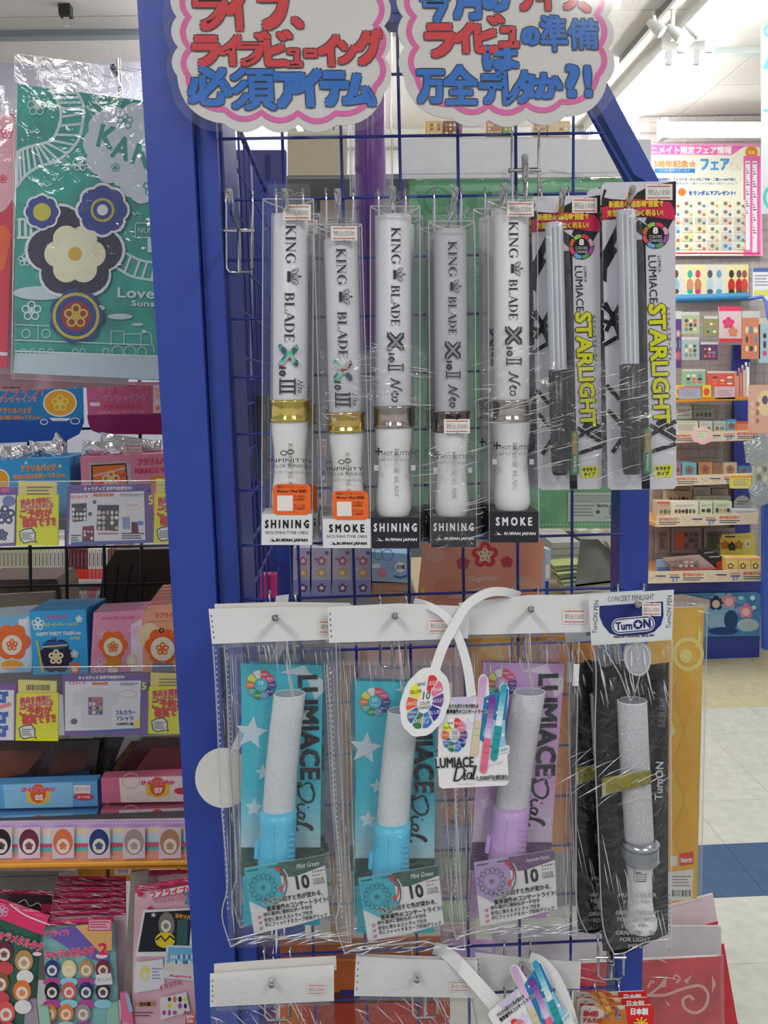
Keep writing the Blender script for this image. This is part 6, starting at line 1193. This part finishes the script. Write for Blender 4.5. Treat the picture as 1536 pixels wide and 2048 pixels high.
# yellow sleeve file and red file on the right
dec = [('p',[(1345+a,1240+b),(1369+a,1240+b-70),(1393+a,1240+b),(1369+a,1240+b+70)],'#d89a20') for a in (-48,0) for b in (150,290,430)]
dec += [('g',1376,1308,32,34,8,'#e6c468'),('o',1372,1312,13,14,'#e6c468'),('p',[(1396,1252),(1404,1268),(1400,1288),(1392,1296),(1396,1270)],'#e6c468'),('l',[(1390,1290),(1404,1296)],4,'#e6c468'),('p',[(1342,1440),(1352,1466),(1340,1474)],'#e6cc80'),
 ('r',1340,1712,1354,1732,'#dcd0bc'),('p',[(1359,1707),(1387,1703),(1387,1728),(1360,1732)],'#dc3426'),('t','Sanrio',1373,1719,23,7,'#f0dcd8',-3,.4),('d',1362,1723,1384,1728,1,'#f0b0a8'),('p',[(1336,1744),(1387,1738),(1384,1800),(1334,1802)],'#dccfc4'),('d',1342,1752,1382,1776,4,'#8c7c74'),('b',1342,1780,1382,1793)]
item('clear_file','yellow patterned file in a clear sleeve, jutting out at the right','file',[(1196,1224),(1408,1213),(1394,1796),(1196,1840)],.95,.0015,'#dba22a',dec,'files in sleeves right of the stand','',[(1190,1200),(1415,1208),(1402,1800),(1192,1850)])
item('header_board','pale pink header card tip of the red file at lower right','sign',[(1296,1822),(1426,1788),(1436,1848),(1296,1862)],1.02,.003,'#cdbcc0',[('p',[(1400,1852),(1436,1842),(1436,1852)],'#c03a48')])
item('header_board','white header card of the red file at lower right','sign',[(985,1852),(1442,1853),(1443,1910),(985,1930)],1.0,.003,'#bdb6ba',[])
sc = '#d89a98'
dec = [('l',[(1290,1990),(1330,1990),(1370,1976),(1402,1972),(1416,1990),(1410,2014),(1390,2026),(1370,2016),(1366,2000),(1378,1992),(1388,2000)],6,sc,1),('l',[(1300,1988),(1318,1974),(1330,1958)],5,sc,1),('p',[(1316,1976),(1334,1950),(1332,1974)],sc),('l',[(1352,1966),(1360,1958),(1352,1950),(1346,1958)],4,sc,1),('p',[(1366,1962),(1384,1950),(1374,1968)],sc),('p',[(1424,1950),(1432,1968),(1424,1988)],sc),('p',[(1330,1998),(1342,2012),(1334,2010)],sc),('l',[(1296,1976),(1302,1962),(1308,1966)],4,sc,1)]
item('clear_file','red file with pale scroll ornament in a clear sleeve at lower right','file',[(1160,1928),(1440,1914),(1443,2110),(1160,2110)],1.0,.0015,'#b8343e',dec,'files in sleeves right of the stand','mottle',[(1155,1920),(1446,1910),(1450,2110),(1155,2110)])
item('clear_file','edge of a second red file slanting away at lower right','file',[(1436,1890),(1448,1888),(1486,2110),(1440,2110)],1.08,.0015,'#bb3a42',(), 'files in sleeves right of the stand')

GAIN = 1.12
# ---------------------------------------------------------------- far right racks
RY = 4.75
t = thing('rear_rack','tall far rack with fine wire grid back and navy frame','rack',None,tuple(P(1420,1275,RY)))
xl, xr = P(1180,800,4.98)[0], P(1700,800,4.98)[0]; zb, ztp = 0, P(1400,232,4.98)[2]
m = M(); m.box(xl,xr,4.99,5.01,zb,ztp,mat('#bdb4b0',.6)); build('back_board', m, t)
for k in range(34):
    x = xl+k*.05; 
    if x < xr: m = M(); m.tube([(x,4.975,.2),(x,4.975,ztp)],.0018,mat('#a8a2a6',.5),4); build('grid_wire', m, t)
for k in range(52):
    z = .25+k*.05
    if z < ztp: m = M(); m.tube([(xl,4.97,z),(xr,4.97,z)],.0018,mat('#a8a2a6',.5),4); build('grid_wire', m, t)
for x0,x1 in ((1468,1500),): m = M(); m.rect(x0,690,x1,1170,4.93,.03,NAVY()); build('upright', m, t)
m = M(); a, b = P(1240,1162,4.65), P(1532,1162,4.65); zz = b[2]-.0; m.box(a[0],b[0],4.70,4.99,0,zz-.01,NAVY()); build('base_cabinet', m, t)
m = M(); m.rect(1529,960,1560,1300,4.3,.04,mat('#2a4a9c',.4)); single('rack_post','blue rack post cut off by the right edge','post',m)
def shelf(y0,y1,x0,x1,label,Yf=4.62,marks=True,col='#cfc0a8'):
    t = thing('product_shelf',label,'shelf','shelves of the far rack',tuple(P((x0+x1)/2,y1,Yf)))
    a, b = P(x0,y1,Yf), P(x1,y1,Yf); z1 = P((x0+x1)/2,y0,Yf)[2]; zb = P((x0+x1)/2,y1,Yf)[2]
    m = M(); m.box(a[0],b[0],Yf+.01,4.95,zb,zb+.02,mat('#c89a5c',.5)); build('board', m, t)
    m = M(); m.prism([(x0,y0+2),(x1,y0-4),(x1,y1-4),(x0,y1+2)],Yf,.008,mat(col,.5)); e = build('edge_strip', m, t)
    if marks:
        dec = []; h = y1-y0; x = x0+4; k = 0
        while x < x1-30:
            yc = y0+h/2-(x-x0)/(x1-x0)*6+2
            if k % 3 == 0: dec += [('t','おすすめステッカー!',x+21,yc-h*.2,40,h*.28,'#c8503c',-1,.3),('d',x+1,yc+h*.05,x+42,yc+h*.4,2,'#3c3c4c')]; x += 50
            elif k % 3 == 1: dec += [('l',[(x,yc-h*.2),(x+8,yc+h*.15),(x+18,yc-h*.2)],1.2,'#c88a60'),('r',x+18,yc-h*.2,x+38,yc-h*.08,'#3a4a7c'),('d',x+22,yc,x+36,yc+h*.3,2,'#d8a088')]; x += 44
            else: dec += [('r',x,yc-h*.25,x+20,yc-h*.15,'#c8705c'),('r',x+1,yc-h*.05,x+22,yc+h*.05,'#3a4a8c'),('t','37',x+12,yc+h*.22,13,h*.3,'#5a84b4',-8,.3)]; x += 27
            k += 1
        build('print', deco(M(), dec, Yf), e)
    return t
shelf(797,803,1349,1502,'orange edged top shelf of the far rack',4.66,False,'#c8822c')
shelf(864,884,1349,1506,'second shelf of the far rack with cream label strip')
shelf(950,970,1349,1506,'third shelf of the far rack with cream label strip')
shelf(1030,1052,1313,1516,'fourth, wider shelf of the far rack with cream label strip',4.55)
shelf(1143,1166,1240,1531,'lowest shelf of the far rack with cream label strip',4.45)
m = M(); m.prism([(1090,1057),(1272,1050),(1272,1056),(1090,1064)],2.1,.349,mat('#c8b48c',.5)); single('product_shelf','cream shelf edge seen through the grid under the green file','shelf',m)
FB = 'small boxes on the far rack'
def sb(x0,y0,x1,y1,Y,c,label,c2=None,d=.08,style=0):
    w, h = x1-x0, y1-y0
    dec = [('r',x0,y0,x1,y0+h*.18,c2)] if c2 else []
    if style == 0: dec += [('m',x0+w*.1,y0+h*.5,x1-w*.1,y1-h*.1,max(2,int(w/9)),1,['#8c5a4c','#4a4650','#c89a6c','#5a7a5c']),('d',x0+w*.15,y0+h*.25,x1-w*.15,y0+h*.42,2,'#8c9490')]
    if style == 1: dec += [('f',x0+w*.5,y0+h*.55,min(w,h)*.33,'#8c5a4c',2)]
    if style == 2: dec += [('d',x0+w*.1,y0+h*.3,x1-w*.1,y1-h*.15,4,'#a08c90')]
    item('product_box',label,'box',(x0,y0,x1,y1),Y,d,c,dec,FB)
for a in [(1352,811,1384,838,4.8,'#d0d4c8','white box at the back left of the second far shelf',None,.05,2),(1387,809,1428,838,4.82,'#aab0a8','clear grey box with three round marks on the second far shelf',None,.05,0),
 (1352,842,1396,866,4.68,'#c4ccb8','pale green box at the left front of the second far shelf','#a8c49c',.08,2),(1399,842,1425,864,4.68,'#b4bab4','grey box beside the pale green one on the second far shelf',None,.08,0),(1427,842,1452,863,4.69,'#a8b0ac','darker grey box in the middle of the second far shelf',None,.08,0),(1453,839,1473,862,4.70,'#7ab4cc','light blue box on the second far shelf','#4a98c4',.08,1),(1474,844,1500,862,4.68,'#d87840','orange and red box at the right of the second far shelf','#c84434',.08,2),
 (1349,926,1362,951,4.68,'#a87888','mauve box at the left of the third far shelf',None,.08,1),(1364,925,1393,952,4.68,'#78b4c8','light blue box with round marks on the third far shelf',None,.08,1),(1397,924,1425,951,4.69,'#c09468','orange brown box on the third far shelf',None,.08,1),(1426,926,1448,951,4.72,'#b4a080','tan display box on the third far shelf',None,.08,2),(1447,925,1474,950,4.68,'#c4b49c','cream display with red dot on the third far shelf',None,.05,1),(1475,933,1503,948,4.70,'#5c84b0','blue box at the right of the third far shelf',None,.08,1),
 (1462,951,1502,977,4.6,'#d4cc60','yellow flyer box hanging over the third far shelf','#d89a50',.02,2),
 (1315,1003,1346,1032,4.62,'#c8a894','pinkish box at the left of the fourth far shelf','#c86a60',.08,0),(1333,982,1384,1004,4.78,'#b4a890','wooden toned box at the back of the fourth far shelf',None,.06,0),(1343,1003,1397,1031,4.6,'#d8d4c0','cream white box in front on the fourth far shelf',None,.06,0),(1388,974,1421,996,4.8,'#c4c8c0','white box on top at the back of the fourth far shelf',None,.06,2),(1424,978,1456,994,4.82,'#b0a898','grey tan box at the back of the fourth far shelf',None,.06,2),
 (1392,992,1462,1004,4.74,'#c4ccb8','pale green tray lid on the fourth far shelf',None,.08,2),(1399,1003,1425,1029,4.6,'#c4ccb0','left pale green card box on the fourth far shelf',None,.08,0),(1427,1003,1464,1028,4.6,'#bcc8a8','right pale green card box on the fourth far shelf',None,.08,0),(1466,1019,1518,1030,4.56,'#b8bcc0','low white tray at the right of the fourth far shelf',None,.06,2),
 (1358,773,1401,798,4.66,'#9ca4b8','grey blue card on the top far shelf','#c87888',.01,2),(1430,773,1470,798,4.66,'#c8a8ac','pink card at the right of the top far shelf',None,.01,2)]: sb(*a)
item('dome_sign','grey dome shaped stand-up sign on the fourth far shelf','sign',[(1468,1018),(1469,1004),(1476,995),(1487,991),(1496,995),(1502,1006),(1502,1018)],4.6,.01,'#8a8c88',[('d',1474,1002,1496,1012,2,'#4a4c4c')])
item('sticker_pad','pink scalloped note tag hanging on the second far shelf','sign',cloud([(1385,866),(1398,856),(1412,856),(1422,864),(1424,876),(1414,886),(1396,885),(1384,876)],.2),4.58,.004,'#dcb4b4',[('o',1404,870,11,9,'#c8d0b0'),('d',1394,862,1414,878,3,'#a8b890')])
# framed pictures, flat books, yellow display
for k,(x0,x1,c) in enumerate([(1313,1339,'#7c6450'),(1343,1403,'#b8664c'),(1408,1470,'#56604c')]):
    item('framed_picture','%s grey framed picture leaning on the lowest far shelf' % ['left','middle','right'][k],'picture',(x0,1056,x1,1106),4.88,.02,'#8f8a90',[('r',x0+5,1062,x1-5,1100,'#7c767c'),('r',x0+7,1064,x0+(x1-x0)*.45,1098,c),('m',x0+(x1-x0)*.4,1064,x1-6,1097,3,3,['#6c6468','#8c8078','#50504c'])],'framed pictures on the far rack')
item('flat_books','blue grey magazine lying at the left of the lowest far shelf','book',[(1313,1120),(1334,1118),(1344,1144),(1313,1146)],4.5,.01,'#8c9cb8',[('r',1315,1134,1340,1142,'#5a6c98')])
for k,(q,c) in enumerate([([(1326,1116),(1400,1110),(1434,1138),(1344,1144)],'#a88c88'),([(1330,1122),(1380,1116),(1396,1128),(1344,1134)],'#8c7470')]):
    item('flat_books','%s magazine lying on the lowest far shelf' % ['rose grey','darker grey'][k],'book',q,4.49-.01*k,.01,c,[('m',1345,1120,1400,1136,5,2,['#b8a8a4','#7a6468','#6c7c8c']),('l',[(1344,1141),(1430,1136)],2.5,'#b85a50')])
item('black_box','long black box with red end on the lowest far shelf','box',[(1402,1102),(1424,1098),(1450,1118),(1451,1142),(1432,1142),(1402,1118)],4.55,.05,'#2c2c2e',[('p',[(1433,1124),(1446,1120),(1447,1138),(1434,1140)],'#9c3434'),('l',[(1408,1106),(1428,1104)],2.5,'#8c8c8c'),('l',[(1418,1114),(1440,1113)],2.5,'#a4a4a4')])
item('display_box','yellow display box with round marks on the lowest far shelf','box',[(1441,1080),(1445,1069),(1506,1066),(1510,1078),(1511,1112),(1442,1114)],4.7,.01,'#d4c45c',[('f',1450,1090,9,'#c0602c',3.5),('f',1464,1093,9,'#2c3c30',3.5),('f',1478,1090,9,'#a87c30',3.5),('o',1495,1088,6,8,'#d4d8d0'),('t','4',1495,1088,6,9,'#44506c'),('r',1450,1072,1470,1075,'#3c3c4c'),('t','おすすめ',1487,1073,26,5,'#d8788c')])
for k in range(3): x = 1452+k*25; item('product_box','%s small yellow box in front of the yellow display' % ['left','middle','right'][k],'box',(x,1116,x+24,1142),4.5,.08,'#d8c470',[('r',x,1116,x+24,1121,'#e0a488'),('f',x+9,1132,6,'#5a5a3c',2),('o',x+9,1132,3,3,'#e4cfb0')],FB)
# blue poster on the base, pinkish panel
item('poster','blue poster with pale pink and white blossoms on the navy base','poster',[(1345,1192),(1352,1187),(1514,1184),(1521,1190),(1520,1272),(1345,1274)],4.69,.004,'#4a80b4',[('m',1352,1190,1516,1230,7,2,['#5c94c4','#6ca4cc','#3c70a8']),('o',1440,1226,30,40,'#7ca8cc')]+[z for x,y,c in ((1432,1206,'#2c3454'),(1458,1202,'#c890a8'),(1492,1222,'#d87ca0')) for z in (('f',x,y,15,c,6),('o',x,y+2,8,8,'#e0c4bc'))]+[('o',1436,1244,22,16,'#8cb0c8'),('o',1462,1240,14,20,'#2c4674'),('o',1496,1250,22,13,'#a4b8c0'),('o',1505,1196,5,5,'#b8e4f0'),('o',1508,1215,4,4,'#b8e4f0'),('o',1482,1196,5,4,'#a8d8ec'),('o',1446,1262,30,8,'#24427c')])
item('poster','washed-out pale poster left of the blue one on the navy base','poster',[(1300,1194),(1366,1188),(1420,1200),(1420,1212),(1366,1274),(1300,1274)],4.68,.003,'#c0b4b8',[('m',1340,1196,1400,1212,5,2,['#a8a0c0','#c8a8b4','#8c9cc0'])])
# hanging goods above the shelves
item('poster','long white picture strip with four pairs of coloured blots above the blue bar','poster',(1346,529,1497,591),4.95,.004,'#d6d2c4',[('r',1370,530,1412,591,'#e0d8a0'),('r',1452,530,1497,591,'#dcd49c')]+[z for x,c,c2 in ((1352,'#6c4038','#8cb4c8'),(1380,'#38a0a0','#c88a74'),(1396,'#c83a70','#b8785c'),(1420,'#4c5460','#b4c4cc'),(1438,'#5c94b0','#c4ccd0'),(1463,'#3c3438','#b83034'),(1478,'#5c4c4c','#a82c30'),(1489,'#8c5c44','#c4483c')) for z in (('o',x,548,5,8,c),('o',x,571,7,14,c2),('o',x,583,6,5,c))])
m = M(); m.tube([P(1345,598,4.93),P(1497,593,4.93)],.021,mat('#3a84b4',.4),12); single('bar_cover','blue padded bar below the picture strip','rail',m)
HG = 'packets hanging on the far rack'
for a in [((1349,622,1363,736),'#5c3c78','tall purple packet at the left of the far rack'),((1363,624,1399,668),'#a8b48c','pale green packet with white header, upper left of the far rack'),((1408,632,1436,672),'#8c8c5c','round olive packet on the far rack'),((1438,613,1483,684),'#d0bcbc','white packet with red ends on the far rack'),((1363,674,1398,720),'#9cb4b0','pale packet in the second row of the far rack'),((1401,684,1436,720),'#5c4468','dark purple packet in the second row of the far rack'),((1484,622,1520,718),'#c88468','orange framed packet on the far rack'),((1518,636,1560,726),'#a4c0cc','pale blue packet at the right edge of the far rack'),((1364,738,1411,772),'#88b094','green picture card above the top far shelf'),((1414,742,1474,774),'#c85a50','red edged picture card above the top far shelf')]:
    q, c, lb = a; x0,y0,x1,y1 = q; w, h = x1-x0, y1-y0
    dec = [('m',x0+w*.15,y0+h*.3,x1-w*.12,y1-h*.12,3,3,['#c87858','#d8c8a0','#6c8c9c','#5c4450','#c85c78']),('r',x0,y0,x1,y0+h*.14,'#c4c4c0')]
    if 'red ends' in lb: dec = [('r',x0,y0,x1,y0+9,'#d04060'),('r',x0,y1-7,x1,y1,'#cc3c44'),('f',1457,646,12,'#cc4070',5),('f',1466,664,10,'#c88058',4)]
    item('hanging_packet',lb,'packet',q,4.80,.01,c,dec,HG)
for x,lb in ((1352,'left yellow tag card on the top far shelf'),(1405,'right yellow tag card on the top far shelf')): item('order_card',lb,'card',(x,770,x+17,799),4.67,.004,'#dcc030',[('o',x+8,784,6,8,'#d05038')],'small yellow tag cards on the far rack')
for k,c in enumerate(['#c88a74','#b87a6c','#c8a8a0','#e0e0e0']): item('pencil_pack','%s slim upright packet at the right end of the top far shelf' % ['orange','brownish','pinkish','white'][k],'packet',(1472+k*7,742-6*k,1478+k*7,795),4.68,.02,c,[('r',1473+k*7,742-6*k,1477+k*7,752-6*k,'#3c4c7c')],HG)
item('hanging_packet','large peach packet hanging in front at the right edge','packet',(1498,770,1560,866),4.2,.01,'#cfa490',[('o',1530,806,16,26,'#dcc49c'),('o',1530,800,6,9,'#6c5870'),('m',1500,800,1520,850,2,3,['#c88478','#d8b8a8','#a8746c'])],HG)
item('info_sheet','white notice with blue head at the right edge of the far rack','sign',(1506,536,1560,600),4.5,.004,'#d4d4da',[('r',1506,536,1560,544,'#4c64a0'),('d',1509,550,1540,575,4,'#8c8c98'),('r',1508,580,1536,592,'#c8c870')])
m = M(); m.tube([P(1497,598,4.45),P(1525,594,4.44),P(1532,604,4.42),P(1538,640,4.4)],.008,mat('#3c54a4',.4),8); single('bracket','blue bent tube bracket at the right end of the padded bar','rail',m)
foil('crumpled silver ball shaped bag hanging at the right edge',[(1487,884),(1530,872),(1560,922),(1492,926)],4.1,9,'bag','silver bags at the right edge','#b4bcb8')
foil('lower crumpled silver bag at the right edge',[(1496,975),(1520,960),(1560,1000),(1506,1016)],4.15,10,'bag','silver bags at the right edge','#a8b0b0')
item('hanging_packet','pale green hanging packet column under the silver ball bag','packet',(1508,924,1540,1004),4.25,.02,'#a8b0a0',[('m',1512,930,1536,1000,2,4,['#c4c8b8','#8c7c74','#d8c8b4'])],HG)
for y,lb in ((926,'upper thin steel hook at the right edge'),(1012,'lower thin steel hook at the right edge')): m = M(); m.tube([P(1502,y,4.0),P(1508,y+3,4.02),P(1525,y+6,4.2)],.005,CHROME(),6); single('chrome_hook',lb,'hook',m,'steel hooks at the right edge')
# campaign poster
PKK = '#df6aa8'
dec = [('r',1302,294,1520,511,'#e4e2d0'),('p',[(1302,290),(1490,292),(1464,310),(1302,309)],PKK),('t','ニメイト限定フェア情報',1383,300,160,15,'#f4eef2',0,.6),('o',1503,305,13,13,'#c8a830'),('o',1503,305,11,11,'#d8803c'),('t','特典',1503,305,13,8,'#f0e8a0'),
 ('t','3周年記念☆',1350,328,84,14,'#e08a54',0,.6),('t','フェア',1430,329,56,22,'#4a94cc',0,1.2,('#dcecf4',1.4)),('t','だん',1470,332,22,16,'#e0b090'),('r',1309,337,1390,346,'#3a78b4'),('t','いつも見守ってくれて',1350,341,60,6,'#e8eef4'),
 ('t','開催期間中、キャラクターグッズをご予約・ご購入1,000円毎に',1392,359,160,6,'#3a5a8c',0,.2),('t','関連商品をご購入1,000円毎に1枚ランダムで',1410,367,130,5,'#3a5a8c'),('o',1364,384,8,8,'#e0703c'),('l',[(1340,384),(1354,384)],2,'#e0703c'),('t','をランダムでプレゼント!',1424,386,92,9,'#2c5a94',0,.5),
 ('r',1487,312,1520,511,PKK),('r',1491,322,1500,500,'#e4dfe0'),('r',1505,322,1514,505,'#e4dfe0'),('d',1492,326,1499,430,22,'#4c4450'),('d',1506,326,1513,480,30,'#4c4450'),('r',1302,505,1520,508,'#c83a5c')]
for r in range(6):
    for c in range(6):
        x, y = 1338+c*26, 400+r*17
        if x < 1482: dec += [('r',x,y,x+22,y+14,['#e0dcc4','#d8d4c4','#c4bcae','#a8c0c8','#c8ccc4','#d0cc94'][(r+c)%6 if r > 2 else r%3]),('o',x+9,y+7,4,4,'#7c7068'),('o',x+18,y+12,3,3,['#c85a3c','#5a8c50','#3c78b4','#c8b040'][(r*2+c)%4])]
item('poster','pink bordered campaign poster with columns of small pictures, upper right','poster',[(1296,288),(1523,287),(1526,512),(1296,512)],4.95,.004,'#e6a0c4',dec)
item('notice_board','white board with turquoise letters cut off by the right edge','sign',[(1523,50),(1580,48),(1580,428),(1524,428)],3.5,.006,'#d8dcdc',[('g',1546,62,20,16,6,'#58b8b4'),('p',[(1526,138),(1536,112),(1536,138)],'#58c4bc'),('r',1526,219,1560,223,'#58c4bc'),('g',1548,395,22,26,6,'#58c4bc')])
